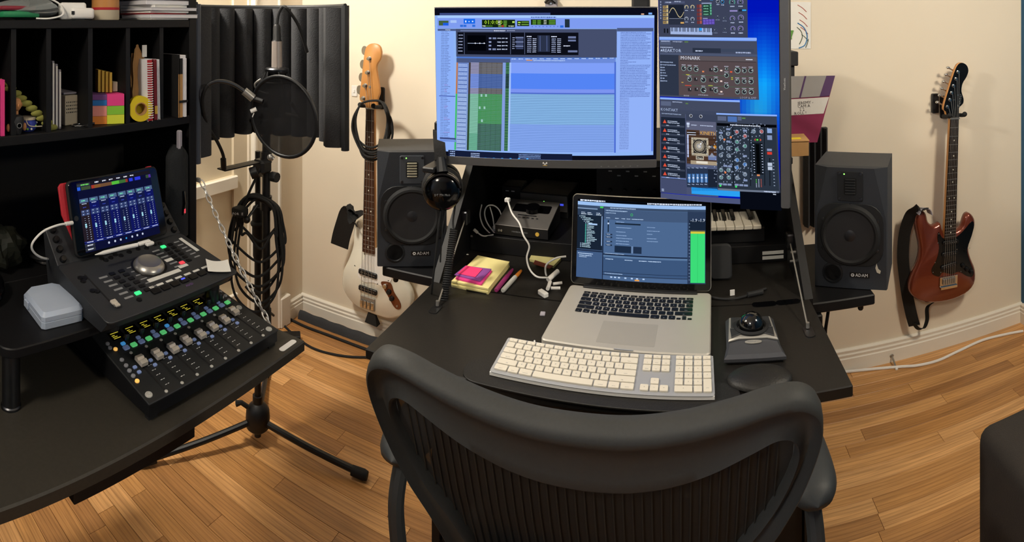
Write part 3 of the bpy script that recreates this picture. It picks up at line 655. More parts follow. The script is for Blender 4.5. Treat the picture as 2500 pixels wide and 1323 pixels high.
# on the upper shelf
chg = onsh('usb_charger', 'white plastic wall charger block lying on the upper shelf', 'charger', 190, -1.15, S2, -.3, fd=.01)
MB().box((0, -.008, .020), (.03, .062, .040), .006, 3).build('block', 'white_plastic', chg); MB().box((.016, .012, .0145), (.02, .055, .026), .007, 3).build('front_block', 'white_plastic', chg); MB().box((.0265, -.012, .016), (.001, .007, .008)).build('port', 'black_plastic', chg)
tn = onsh('cookie_tin', 'gold and clear round tin with a red band on the upper shelf', 'tin', 263, -1.17, S2, fd=.01)
MB().lathe([(.033, 0), (.034, .003), (.034, .024)], 28).build('base', 'beige_box', tn); MB().lathe([(.0345, .024), (.0345, .030)], 28).build('band', 'red_book', tn); MB().lathe([(.034, .030), (.034, .050), (.030, .054), (0, .054)], 28).build('lid', 'wood_maple', tn)
mat('bag_clear', 'c8d0d0', .2, trans=.7, alpha=.75); mat('bag_green', '2a8a5a', .5); mat('bag_red', '8a2838', .5)
bg = onsh('plastic_bag', 'clear plastic bag with green contents on the upper shelf', 'bag', 55, -1.18, S2, fd=0)
MB().grid(lambda u, v: (.05*math.sin(v*PI)*(.6+.4*math.cos(6.28*u)), .075*math.cos(2*PI*u)*math.sin(PI*(.08+.9*v))+.01*math.sin(9*v), .05*v+.008*math.sin(12*u+4*v)*v), 18, 8, True).build('film', 'bag_clear', bg)
MB().box((.0, -.015, .012), (.06, .09, .014), .004, 2).build('green_pouch', 'bag_green', bg); MB().box((.0, -.02, .026), (.055, .085, .010), .004, 2).build('red_pouch', 'bag_red', bg)
MB().tube(sp([(.03, .05, .05), (.04, .075, .035), (.045, .08, .012), (.04, .05, .003), (.03, .02, .003)], 5), .0022, 6).build('handle', 'white_plastic', bg)
bk = ['white_paper', 'white_book', 'red_book', 'white_paper', 'white_book', 'white_paper', 'white_book']
z = S2
for k in range(7):
    h = [.004, .010, .003, .006, .008, .007, .012][k]
    o = thing('booklet', ['white', 'pale', 'red', 'thin white', 'silvery', 'white glossy', 'topmost grey'][k]+' booklet lying '+['at the bottom of', 'second from the bottom in', 'third from the bottom in', 'in the middle of', 'third from the top in', 'second from the top in', 'on top of'][k]+' the shelf-end pile', 'booklet', (-1.19+.006*math.sin(k*2), yat(385, -1.19)+.006*math.sin(k*3), z), (0, 0, .08*math.sin(k*4)), 'booklets piled on the upper shelf')
    MB().box((0, 0, h/2), (.14, .148, h-.0006), .001).build('pages', bk[k], o); MB().box((.0, 0, h-.0004), (.142, .150, .0006)).build('cover', 'grey_plastic' if k == 6 else bk[k], o); z += h
# black padded bag hanging on the hutch's inner side
bgp = thing('padded_bag', 'black quilted gear bag hanging at the hutch end panel', 'bag', PX(432, 575, -1.13))
mat('quilt', '1c1f22', .9, noise=.3, scale=300, bump=.5)
MB().grid(lambda u, v: (.022*math.sin(2*PI*u), .034*math.cos(2*PI*u)*(1 if v < .86 else max(.08, 1-((v-.86)/.14)**2)), .235*v), 20, 16, True).build('pouch', 'quilt', bgp)
MB().box((.012, -.002, .25), (.014, .012, .05), .003).build('clip', 'grey_plastic', bgp, label='grey plastic clip'); MB().tube([(.022, .002, .06), (.026, .004, .09), (.022, .003, .12)], .004, 8).build('zip_pull', 'black_gloss', bgp); MB().box((.027, .004, .07), (.003, .005, .012), .001).build('red_tag', 'led_red', bgp)
# dark cable loop and crumpled bag at the left edge
mat('leaf_black', '24261f', .5)
crb = thing('crumpled_bag', 'crumpled dark plastic bag on the riser behind the card case', 'bag', (-1.24, .50, RT-.001))
MB().grid(lambda u, v: ((.05+.012*math.sin(7*u*2*PI+v*9))*math.sin(PI*v)*math.cos(2*PI*u), (.055+.012*math.sin(5*u*2*PI+v*14))*math.sin(PI*v)*math.sin(2*PI*u), .095*(1-math.cos(PI*v))/2+.006*math.sin(u*31)*math.sin(PI*v)), 28, 12, True).build('crumple', 'leaf_black', crb, 10)
lp = thing('headphone_loop', 'glossy black headphone band lying on the riser edge', 'headphones', (-1.12, .385, RT))
MB().tube([(.055*math.cos(a*PI/12), .006+.055*math.sin(a*PI/12)+.0, .012+.03*(1-math.cos(a*PI/12))/2) for a in range(-10, 11)], .011, 10).build('band', 'black_gloss', lp)
# chain that carries the drop leaf
ch = thing('chain', 'bright steel chain from hutch panel down to the drop leaf', 'chain', (0, 0, 0))
A = Vector((-1.108, 1.004, 1.028)); B = Vector((-.866, 1.004, .735)); N = 20
def link_mesh():
    return MB().tube([(.0052*math.cos(a*PI/8), 0, .0128*math.sin(a*PI/8)) for a in range(16)], .0019, 6, True).mesh('link', mat('bright_steel', 'd4d2ce', .28, metal=.55))
lm = link_mesh(); q = (B-A).to_track_quat('Z', 'Y')
for k in range(N):
    p = A.lerp(B, (k+.5)/N)+Vector((0, 0, -.012*math.sin(PI*(k+.5)/N)))
    o = link('chain_link', lm, ch, loc=p); o.rotation_euler = (q @ Euler((0, 0, PI/2*(k % 2)+.5)).to_quaternion()).to_euler()
MB().box((-.862, .998, .733), (.014, .006, .012), .001).build('eyelet', 'steel', ch); MB().box((-1.112, .998, 1.03), (.012, .006, .012), .001).build('eyelet', 'steel', ch)
wt = tag(MB().at(T(-.775, .955, DT+.0005)).rrect((0, 0), .014, .05, .006, 0, .0008).build('name_sticker', 'white_plastic'), 'small white rounded sticker at the corner of the drop leaf', 'sticker')
# ================================================================ microphone stand with everything it carries
SB = Vector((-1.31, 1.45, 0))
stand = thing('microphone_stand', 'tall black tripod microphone stand with a raised boom behind the hutch desk', 'mic stand', SB)
def sl(p): return Vector(p)-SB
hub = MB(); hub.lathe([(.030, .045), (.040, .055), (.042, .085), (.040, .11), (.030, .125), (.018, .135), (.018, .16)], 24); hub.build('hub', 'black_plastic', stand)
MB().tube([(-.02, -.03, .125), (-.035, -.045, .14), (-.05, -.055, .135)], [.008, .008, .011], 8).build('hub_screw', 'black_plastic', stand)
MB().cyl((0, 0, .02), (0, 0, .78), .0118).build('lower_tube', 'black_plastic', stand)
MB().lathe([(.014, .63), (.017, .64), (.017, .70), (.020, .705), (.020, .80), (.016, .81)], 18).build('clutch', 'black_rubber', stand)
MB().cyl((0, 0, .8), (0, 0, 1.0), .0095).build('upper_tube', 'black_plastic', stand)
for tgt in (PZ(888, 1172, 0), PZ(352, 1138, 0), Vector((-1.53, 1.75, 0))):
    e = sl(tgt); d = e.normalized()
    MB().tube([d*.03+Vector((0, 0, .075)), d*(e.length*.5)+Vector((0, 0, .048)), e+Vector((0, 0, .019))], .0105, 10).build('leg', 'black_plastic', stand)
    MB().tube([e-d*.04+Vector((0, 0, .021)), e+Vector((0, 0, .017)), e+d*.012+Vector((0, 0, .016))], [.0145, .016, .013], 12).build('rubber_foot', 'black_rubber', stand)
# clutch head, vertical boom, clamps
bt = PD(650, 350, 1.86); bb = PD(652, 800, 1.86); bz = Vector((bt.x, bt.y, 0))
MB().cyl(sl((bt.x, bt.y, .50)), sl((bt.x, bt.y, 1.12)), .0135).build('boom_tube', 'black_plastic', stand)
MB().cyl(sl((bt.x, bt.y, .44)), sl((bt.x, bt.y, .505)), .017).build('counterweight_cap', 'black_rubber', stand)
MB().cyl(sl((bt.x, bt.y, .985)), sl((bt.x, bt.y, 1.02)), .019).build('boom_collar', 'black_plastic', stand)
MB().cyl(sl((bt.x, bt.y, .83)), sl((bt.x, bt.y, .875)), .019).build('boom_collar', 'black_plastic', stand)
MB().cyl((0, 0, .93), sl((bt.x, bt.y, .95)), .015).ball((0, 0, .93), .021, 14, 8).build('swivel', 'black_plastic', stand)
k = sl(PD(670, 432, 1.85)); MB().cyl(sl((bt.x, bt.y, sum(k.xyz[2:]))), k, .006).cyl(k-Vector((.012, -.0, 0)), k+Vector((.012, 0, 0)), .016, n=10).build('wing_knob', 'black_rubber', stand)
a = sl(PD(628, 500, 1.83)); c_ = sl(PD(602, 536, 1.80)); MB().tube([a, a.lerp(c_, .5), c_], .0045, 8).ball(c_, .012, 12, 8).build('t_lever', 'black_plastic', stand)
MB().lathe([(.024, 0), (.026, .006), (.024, .012), (.014, .02), (.014, .06)], 18, T(0, 0, .745)).build('collar', 'black_rubber', stand)

# reflection filter: a curved foam shield, ribbed on the inside
pL, pM, pR = PD(484, 50, 1.56).to_2d(), PD(660, 50, 1.93).to_2d(), PD(838, 50, 1.71).to_2d()
ax, ay, bx2, by2, cx2, cy2 = *pL, *pM, *pR
Dd = 2*(ax*(by2-cy2)+bx2*(cy2-ay)+cx2*(ay-by2))
ux = ((ax*ax+ay*ay)*(by2-cy2)+(bx2*bx2+by2*by2)*(cy2-ay)+(cx2*cx2+cy2*cy2)*(ay-by2))/Dd
uy = ((ax*ax+ay*ay)*(cx2-bx2)+(bx2*bx2+by2*by2)*(ax-cx2)+(cx2*cx2+cy2*cy2)*(bx2-ax))/Dd
R0 = (Vector((ux, uy))-pL).length
aL = math.atan2(pL.y-uy, pL.x-ux); aR = math.atan2(pR.y-uy, pR.x-ux)
if aL < 0: aL += 2*PI
if aR < 0: aR += 2*PI
shield = thing('reflection_filter', 'curved charcoal foam acoustic shield with vertical ridges on the microphone stand', 'acoustic shield', (ux, uy, 1.07))
ZB, ZT = 0.0, .425
def arc(t, r): a = aL+(aR-aL)*t; return Vector((r*math.cos(a), r*math.sin(a)))
def shell(rin, rout, z0, z1, n=48):
    b = MB(); vs = []; fs = []
    for i in range(n+1):
        p, q = arc(i/n, rin), arc(i/n, rout); vs += [(p.x, p.y, z0), (q.x, q.y, z0), (q.x, q.y, z1), (p.x, p.y, z1)]
    for i in range(n):
        for k in range(4): fs.append((i*4+k, i*4+(k+1) % 4, i*4+4+(k+1) % 4, i*4+4+k))
    fs += [(3, 2, 1, 0), tuple(n*4+k for k in range(4))]; return b.add(vs, fs)
shell(R0-.004, R0+.016, ZB+.002, ZT-.002).build('back_panel', 'charcoal', shield)
NR = 13
mat('rim_lit', '4a505c', .5)  # bluish light on the left rim, put into its colour
for k in range(NR):
    t0, t1 = k/NR, (k+1)/NR; big = k in (0, NR-1)
    pts = []
    for j in range(9):
        f = j/8; t = t0+(t1-t0)*(.02+.96*f); dep = .012+(.030*math.sin(PI*f)**.6 if not big else .036*min(1, 6*f, 6*(1-f)))
        p = arc(t, R0-.004-dep); pts.append((p.x, p.y))
    for j in (1., .0):
        p = arc(t0+(t1-t0)*(.02+.96*j), R0-.0045); pts.append((p.x, p.y))
    MB().prism(pts, ZB-.004*math.sin(k*1.7), ZT-.006).build('foam_ridge', 'foam', shield, 50)
for t in (0, 1):
    p = arc(t, R0-.008); q = arc(t, R0+.02); c = (p+q)/2
    MB().tube([(c.x, c.y, ZB-.012), (c.x, c.y, ZT)], .0125, 10).build('edge_bar', 'rim_lit' if t == 0 else 'charcoal', shield)
p = arc(.5, R0+.012); MB().tube([(*arc(i/30, R0+.006), ZT+.001) for i in range(31)], .006, 6).build('top_trim', 'charcoal', shield)
bk = arc(.47, R0+.016)
MB().cyl((bk.x, bk.y, .05), (bt.x-ux, bt.y-uy, .045), .008).box((bt.x-ux, bt.y-uy, .03), (.032, .032, .05), .004).build('mount', 'black_plastic', shield)

# condenser microphone hung upside down, in a shock mount
MD = 1.70
mc = PD(676, 170, MD)
mic = thing('condenser_microphone', 'black and silver studio microphone hanging upside down before the foam shield', 'microphone', mc)
MB().cyl((0, 0, 0), (0, 0, .085), .0165, .0155, 24).build('silver_body', mat('mic_silver', 'b8aca4', .3, metal=.45), mic)
MB().lathe([(.033, -.010), (.036, -.004), (.036, .002), (.033, .006), (.017, .008)], 28, T(0, 0, 0)).build('threaded_ring', 'dark_steel', mic)
MB().lathe([(.031, -.011), (.0315, -.06), (.027, -.13), (.024, -.14), (0, -.142)], 28).build('capsule_body', 'black_gloss', mic)
MB().lathe([(.0155, .085), (.0125, .09), (.011, .13), (.008, .135)], 16).build('plug', 'black_plastic', mic)
c1 = PD(693, 32, MD)-mc
MB().tube(sp([(0, 0, .13), (.004, .002, .165), (.018, .006, .188), (.034, .012, .178), (.044, .05, .13), (.046, .09, .05)], 6), .0048, 8).build('cable', 'black_rubber', mic)
for k in range(6):
    a = k*PI/3+.3; MB().tube([(.034*math.cos(a), .034*math.sin(a), -.004), (.045*math.cos(a+.2), .045*math.sin(a+.2), -.035), (.034*math.cos(a+.4), .034*math.sin(a+.4), -.07)], .0022, 6).build('elastic', 'black_rubber', mic)
MB().tube([(.047*math.cos(a*PI/14), .047*math.sin(a*PI/14), -.036) for a in range(28)], .003, 6, True).build('cradle_ring', 'black_plastic', mic)
g = PD(640, 210, 1.68)-mc; MB().tube(sp([g+Vector((-.005, 0, .02)), g+Vector((-.02, -.01, .005)), g+Vector((-.015, 0, -.015)), g+Vector((.02, .02, -.025))], 5), .003, 6).build('cradle_clip', 'steel', mic)
MB().tube([(.03, .03, -.1), (.03, .08, -.15), (bt.x-mc.x, bt.y-mc.y, 1.16-mc.z)], .006, 8).build('cradle_arm', 'black_plastic', mic)

# pop filter on a gooseneck
pc = PD(690, 285, 1.53)
pop = thing('pop_filter', 'round black mesh pop filter on a curved gooseneck clamped to the stand', 'pop filter', pc)
nv = Vector((-pc.x, -pc.y, 0)).normalized(); nv = (Matrix.Rotation(math.radians(-38), 3, 'Z') @ nv+Vector((0, 0, -.10))).normalized()
TQ = nv.to_track_quat('Z', 'Y').to_matrix().to_4x4()
m = bpy.data.materials.new('mesh_fabric'); m.use_nodes = True; b = m.node_tree.nodes['Principled BSDF']; b.inputs['Base Color'].default_value = (.012, .012, .015, 1); b.inputs['Roughness'].default_value = .8; b.inputs['Alpha'].default_value = .80
wv = m.node_tree.nodes.new('ShaderNodeTexNoise'); wv.inputs['Scale'].default_value = 900; mr = m.node_tree.nodes.new('ShaderNodeMapRange'); mr.inputs['To Min'].default_value = .42; mr.inputs['To Max'].default_value = .74
m.node_tree.links.new(wv.outputs['Fac'], mr.inputs['Value']); m.node_tree.links.new(mr.outputs[0], b.inputs['Alpha']); MATS['mesh_fabric'] = m
PR_ = .110
MB().at(TQ).tube([(PR_*math.cos(a*PI/24), PR_*math.sin(a*PI/24), 0) for a in range(48)], .0052, 10, True).build('hoop', 'black_plastic', pop)
MB().at(TQ).lathe([(PR_, .0015), (PR_*.5, .0015), (0, .0015)], 40).build('front_mesh', 'mesh_fabric', pop)
MB().at(TQ).lathe([(PR_, -.0015), (PR_*.5, -.0015), (0, -.0015)], 40).build('back_mesh', 'mesh_fabric', pop)
def pp(px, py, d): return PD(px, py, d)-pc
bot = TQ @ Vector((.02, -PR_, 0)); MB().ball(pp(660, 384, 1.56), .009, 10, 8).cyl(pp(655, 380, 1.56), pp(668, 388, 1.56), .006).build('hoop_screw', 'steel', pop)
gn = [pp(546, 408, 1.72), pp(545, 380, 1.70), pp(530, 345, 1.66), pp(508, 310, 1.60), pp(496, 270, 1.56), pp(495, 235, 1.54), pp(508, 208, 1.53), pp(535, 198, 1.53), pp(568, 205, 1.54), pp(598, 224, 1.55)]
MB().tube(sp(gn, 8), .0052, 10).build('gooseneck', 'black_rubber', pop)
rg = sp(gn, 8); 
MB().tube([p for p in rg[48:]], .0056, 10).build('gooseneck_end', 'dark_steel', pop)
MB().cyl(pp(596, 222, 1.55), pp(618, 240, 1.55), .0115).build('swivel_block', 'steel', pop); MB().cyl(pp(618, 240, 1.55), pp(642, 248, 1.54), .007).build('swivel_arm', 'black_plastic', pop)
MB().cyl(pp(612, 272, 1.54), pp(626, 266, 1.54), .006).cyl(pp(620, 276, 1.54), pp(616, 286, 1.54), .0015).build('thumb_screw', 'white_plastic', pop)
q0, q1 = pp(540, 416, 1.73), pp(628, 396, 1.84)
dd = (q1-q0).normalized(); sd = Vector((-dd.y, dd.x, 0)).normalized()
MB().add([q0+sd*.018, q0-sd*.018, q1-sd*.018, q1+sd*.018]+[x+Vector((0, 0, .004)) for x in (q0+sd*.018, q0-sd*.018, q1-sd*.018, q1+sd*.018)], [(0, 1, 2, 3), (7, 6, 5, 4), (0, 4, 5, 1), (1, 5, 6, 2), (2, 6, 7, 3), (3, 7, 4, 0)]).build('bracket_plate', 'black_plastic', pop)
MB().cyl(pp(546, 412, 1.725), pp(545, 388, 1.71), .009).build('gooseneck_foot', 'black_plastic', pop)
MB().box(pp(640, 405, 1.85), (.05, .05, .045), .008).cyl(pp(612, 424, 1.80), pp(628, 418, 1.80), .019, n=12).build('clamp', 'black_plastic', pop)

# coil of microphone cable hanging on the stand's lever
cl = thing('cable_coil', 'big loose coil of black microphone cable hanging on the tripod stand', 'cable', (SB.x, SB.y, 0))
rnd = random.Random(3)
def cp(px, py, d): return PD(px, py, d)-Vector((SB.x, SB.y, 0))
loops = [(622, 480, 575, 668, 690, 655, 590), (625, 474, 566, 672, 697, 660, 640), (628, 478, 560, 690, 694, 690, 700), (622, 476, 572, 700, 690, 705, 740), (630, 482, 580, 690, 684, 700, 715), (624, 486, 558, 655, 688, 640, 676), (634, 484, 590, 610, 676, 560, 608), (620, 480, 562, 720, 680, 735, 762)]
for k, (tx, ty, lx, ly, rx, ry, by) in enumerate(loops):
    d = 1.865-.010*(k % 4)-(.012 if k > 3 else 0)
    pts = [cp(tx, ty, d), cp((tx+rx)/2+16, ty+28, d), cp(rx-6, (ty+ry)/2-20, d), cp(rx, (ty+by)/2+30, d-.01), cp(rx-10, by-40, d-.015), cp((lx+rx)/2+4, by, d-.02), cp(lx+14, by-38, d-.015), cp(lx, (ty+by)/2+26, d-.01), cp(lx+5, (ty+ly)/2-18, d), cp((tx+lx)/2-8, ty+20, d)]
    MB().tube(smooth_poly(pts, 6), .0042, 8, True).build('cable_loop', 'black_rubber', cl)
p = cp(586, 516, 1.80); MB().box(p, (.042, .042, .03), .008, 2).build('velcro_wrap', 'black_matte', cl); MB().at(T(p+Vector((.012, -.0225, 0))) @ RZ(.72) @ RX(PI/2)).text('FORCE', .011, Matrix.Identity(4)).build('wrap_print', 'print_white', cl)
MB().tube(sp([cp(640, 400, 1.83), cp(622, 440, 1.82), cp(606, 475, 1.82), cp(590, 520, 1.82)], 5), .0042, 8).build('cable_end', 'black_rubber', cl)
MB().tube(sp([cp(600, 700, 1.85), cp(640, 745, 1.9), cp(668, 770, 2.0)], 5), .0042, 8).build('cable_tail', 'black_rubber', cl)

# on the floor by the corner
wr = thing('wooden_block', 'dark wooden block standing on the floor in the corner beside the stand', 'block', (-1.60, 1.99, 0), (0, 0, .7))
MB().box((0, 0, .02), (.09, .05, .04), .003).build('block', 'black_lam', wr)
fs = thing('draught_strip', 'long dark foam draught strip lying along the front baseboard', 'foam strip', (-1.2, 2.19, 0))
MB().grid(lambda u, v: (-.50+1.0*u, .038*(v-.5)*1+0.0, .036*math.sin(PI*v)**.5+.002*math.sin(u*60)), 40, 8).build('strip', 'foam', fs, 60)
fc = tag(MB().tube(sp([PZ(672, 772, .006)+Vector((.03, -.02, 0)), PZ(700, 766, .006)+Vector((.01, -.03, 0)), Vector((-1.62, 2.13, .006)), Vector((-1.45, 2.135, .006)), Vector((-1.2, 2.13, .006)), Vector((-.95, 2.12, .006)), Vector((-.75, 2.10, .006)), Vector((-.55, 2.0, .006))], 6), .006, 8).build('power_cable', 'black_rubber'), 'black cable running along the foam strip at the front wall', 'cable')
fc2 = tag(MB().tube(sp([PZ(684, 785, .005), PZ(715, 815, .005), PZ(760, 848, .005), PZ(820, 866, .005), PZ(880, 872, .005), PZ(940, 868, .005), PZ(1010, 850, .005), PZ(1080, 830, .005)], 6), .005, 8).build('power_cable', 'black_rubber'), 'black cable curving across the floor towards the chair', 'cable')
# ================================================================ the two guitars on the front wall
mat('bass_white', 'e9e6d8', .22, noise=.02, coat=.6); mat('pick_white', 'eceae6', .35, noise=.02); mat('rosewood', '4a2c1c', .5, noise=.25, scale=60); mat('plate_reflect', '7a4a30', .3, metal=.5); mat('copper_red', '7c3a28', .28, metal=.45, noise=.12, scale=300, coat=.7); mat('strap_black', '141414', .8, noise=.3, scale=200, bump=.4); mat('pick_black', '0c0c0e', .18); mat('ebony', '231914', .45, noise=.2, scale=60); mat('pearl', 'dcdcd0', .4); mat('headstock_black', '0b0b0c', .25)
class Guitar:
    """local axes: x right, y up, z towards the room; origin on the wall plane below the body"""
    def __init__(s, name, label, x, z, yw): s.o = facing(name, label, 'guitar', (x, yw, z)); s.x = x; s.z = z; s.yw = yw
    def L(s, px, py, y=None): p = PY(px, py, s.yw-.09 if y is None else y); return (p.x-s.x, p.z-s.z)
def interp(a, b, t): return (a[0]+(b[0]-a[0])*t, a[1]+(b[1]-a[1])*t)
def fretx(n): return 1-2**(-n/12)
# ---- white bass
G = Guitar('bass_guitar', 'white four-string bass guitar with maple headstock hanging on the front wall', -1.295, .10, WF)
Bq = [(896, 600), (886, 566), (876, 542), (866, 545), (861, 570), (860, 600), (850, 632), (837, 660), (833, 690), (841, 718), (862, 744), (890, 761), (920, 773), (950, 780), (980, 772), (998, 755), (1004, 735), (1000, 712), (988, 690), (980, 665), (985, 640), (990, 615), (985, 592), (970, 580), (955, 584), (940, 600), (922, 606)]
body = [tuple(p) for p in smooth_poly([G.L(*p) for p in Bq], 4)]
MB().prism(body, .050, .088, .008).build('body', 'bass_white', G.o, 60)
pg = [(890, 590), (896, 612), (884, 640), (872, 668), (888, 688), (912, 690), (938, 700), (952, 690), (962, 668), (975, 645), (980, 622), (968, 610), (940, 612), (918, 606)]
MB().prism([tuple(p) for p in smooth_poly([G.L(*p) for p in pg], 3)], .0882, .0902).build('pickguard', 'pick_white', G.o)
nut, brd = G.L(905, 265), G.L(898, 742)
ne = G.L(901, 616)                       # end of the fretboard
def across(p, w, d=0): return [(p[0]-w/2, p[1]+d), (p[0]+w/2, p[1]+d)]
NW, EW = .040, .062
neck = across(nut, NW)+across(ne, EW)[::-1]
MB().prism(neck, .074, .094, .003).build('neck', 'wood_maple', G.o); MB().prism(neck, .0942, .0995, .001).build('fretboard', 'rosewood', G.o)
for n in range(1, 21):
    t = fretx(n)/.685; p = interp(nut, ne, t); w = NW+(EW-NW)*t
    if t < 1: MB().box((p[0], p[1], .1), (w, .0022, .0012)).build('fret', 'steel', G.o)
for n in (3, 5, 7, 9, 12, 15, 17, 19):
    t = (fretx(n)+fretx(n-1))/2/.685; p = interp(nut, ne, t)
    for off in ((-.012, .012) if n == 12 else (0,)): MB().lathe([(.0036, 0), (0, .0004)], 10, T(p[0]+off, p[1], .0996)).build('inlay_dot', 'pearl', G.o)
MB().box((nut[0], nut[1]+.001, .0985), (NW+.002, .004, .009)).build('nut', 'pearl', G.o)
hs = [(889, 262), (882, 250), (877, 238), (882, 190), (889, 130), (896, 112), (910, 106), (925, 112), (930, 128), (927, 145), (919, 158), (918, 172), (923, 200), (926, 225), (922, 240), (919, 252), (918, 263)]
MB().prism([tuple(p) for p in smooth_poly([G.L(*p) for p in hs], 3)], .073, .089, .002).build('headstock', 'wood_maple', G.o, 60)
for k, (px, py) in enumerate(((902, 143), (898, 177), (892, 209), (887, 240))):
    p = G.L(px, py); q = G.L(px-15-3*(k < 2), py-18)
    MB().lathe([(.0105, 0), (.0105, .002), (.007, .003), (.006, .014), (.0068, .016), (0, .0165)], 16, T(p[0], p[1], .089)).build('tuner_post', 'chrome', G.o)
    MB().cyl((p[0], p[1], .064), (q[0]+.006, q[1], .064), .004).prism([tuple(v) for v in smooth_poly([(q[0]-.014, q[1]-.013), (q[0]-.018, q[1]+.006), (q[0]-.008, q[1]+.022), (q[0]+.008, q[1]+.018), (q[0]+.009, q[1]-.008), (q[0]+.001, q[1]-.02)], 3)], .061, .067, .001).build('tuning_peg', 'chrome', G.o)
p = G.L(903, 212); MB().lathe([(.006, 0), (.006, .003), (0, .004)], 14, T(p[0], p[1], .089)).build('string_tree', 'chrome', G.o)
for k in range(4):
    a = (nut[0]-.0135+.009*k, nut[1]); c = (brd[0]-.028+.0187*k, brd[1]); pk = G.L(*((887, 240), (892, 209), (898, 177), (902, 143))[k])
    MB().tube([(pk[0]+.004, pk[1], .097), (a[0], a[1], .1035), (c[0], c[1], .1035)], .0013-.0001*k, 6).build('string', 'steel', G.o)
for py in (666, 706):
    a, c = G.L(878, py-2), G.L(920, py+5)
    mid = ((a[0]+c[0])/2, (a[1]+c[1])/2); MB().at(T(mid[0], mid[1], 0) @ RZ(-.06)).rrect((0, 0), .094, .022, .006, .088, .098, .002).build('pickup', 'black_plastic', G.o)
    for k in range(8): MB().lathe([(.0024, 0), (0, .001)], 8, T(mid[0]-.033+.0094*k, mid[1]+.002-.0006*k, .098)).build('pole_piece', 'steel', G.o)
a = G.L(898, 740); MB().box((a[0], a[1], .091), (.074, .055, .006), .001).build('bridge_plate', 'steel', G.o)
for k in range(4): MB().box((a[0]-.028+.0187*k, a[1]-.004, .098), (.014, .034, .009), .002).build('saddle', 'chrome', G.o)
cp_ = [(930, 690), (942, 687), (955, 692), (962, 712), (976, 735), (979, 750), (972, 755), (962, 748), (945, 718)]
MB().prism([tuple(p) for p in smooth_poly([G.L(*p) for p in cp_], 3)], .0903, .0918).build('control_plate', 'plate_reflect', G.o)  # brown colour stands in for the room reflected in the plate
for px, py in ((942, 697), (951, 711), (958, 727)):
    p = G.L(px, py); MB().lathe([(.0105, 0), (.0105, .010), (.009, .013), (0, .0135)], 18, T(p[0], p[1], .0918)).build('knob', 'chrome' if px == 942 else 'black_plastic', G.o)
p = G.L(970, 747); MB().lathe([(.005, 0), (.004, .003), (0, .003)], 12, T(p[0], p[1], .0918)).build('jack', 'steel', G.o)
for px, py in ((890, 620), (866, 648), (889, 676), (922, 693), (948, 685), (956, 660)):
    p = G.L(px, py); MB().lathe([(.0026, 0), (0, .0012)], 8, T(p[0], p[1], .0902)).build('guard_screw', 'black_plastic', G.o)
q = [G.L(*p) for p in ((880, 530), (868, 518), (856, 520), (846, 545), (836, 575), (830, 600))]
MB().ribbon(sp([(x, y, .115-.004*i) for i, (x, y) in enumerate(q)], 4), .085, .004, (.92, -.35, -.25)).build('strap', 'strap_black', G.o)
q = [G.L(*p) for p in ((880, 548), (866, 528), (856, 512), (864, 504), (880, 520))]
MB().ribbon(sp([(x, y, .118) for x, y in q], 4), .05, .004, (.8, -.1, .6)).build('strap_end', 'strap_black', G.o)
a = G.L(905, 778); MB().add([(a[0]-.018, a[1]+.02, .075), (a[0]+.02, a[1]+.018, .075), (a[0]+.032, a[1]-.028, .06), (a[0]-.03, a[1]-.022, .06)]+[(a[0]-.018, a[1]+.02, .084), (a[0]+.02, a[1]+.018, .084), (a[0]+.032, a[1]-.028, .092), (a[0]-.03, a[1]-.022, .092)], [(0, 1, 2, 3), (7, 6, 5, 4), (0, 4, 5, 1), (1, 5, 6, 2), (2, 6, 7, 3), (3, 7, 4, 0)]).build('strap_tail', 'strap_black', G.o)
def hanger(name, label, x, z, yw, half):
    h = facing(name, label, 'wall hanger', (x, yw, z))
    MB().rrect((0, .03), .045, .10, .008, 0, .010, .002).build('wall_plate', 'black_plastic', h)
    MB().cyl((0, .02, .01), (0, .005, .05), .008).build('stem', 'black_plastic', h)
    for sx in (-1, 1):
        MB().tube(sp([(0, .005, .05), (sx*half*.6, .0, .052), (sx*half, 0, .066), (sx*half, .004, .10), (sx*(half+.001), .008, .122)], 4), .0085, 10).build('prong', 'black_rubber', h)
        MB().ball((sx*half, .012, .124), .011, 12, 8).build('prong_tip', 'black_rubber', h)
    return h
hz = G.L(905, 258); hanger('bass_hanger', 'black two-pronged wall hanger holding the white bass', G.x+hz[0], G.z+hz[1]-.006, WF, .034)
# cable looped over the bass hanger
lc = thing('hanging_cable', 'loops of black instrument cable draped over the bass hanger', 'cable', (G.x, WF-.13, 1.0))
def lp2(px, py, y=2.125): p = PY(px, py, y); return p-Vector((G.x, WF-.13, 1.0))
for k in range(6):
    e = [(0, 0, 0), (4, 6, 10), (-3, 10, 22), (6, -4, -8), (10, 3, 16), (-6, 8, 4)][k]; y = 2.122-.006*k
    pts = [(930, 248), (943, 265+e[1]), (950+e[0]*.7, 300), (945+e[0], 335+e[2]*.5), (925, 362+e[2]), (905, 368+e[2]), (884, 358+e[2]*.9), (868-e[0]*.6, 325), (866-e[0]*.4, 290), (876, 262), (884, 252), (905, 246)]
    MB().tube(smooth_poly([lp2(a, b, y-(.03 if 860 < a < 945 and b > 255 else 0)) for a, b in pts], 5), .0048, 8, True).build('cable_loop', 'black_rubber', lc)
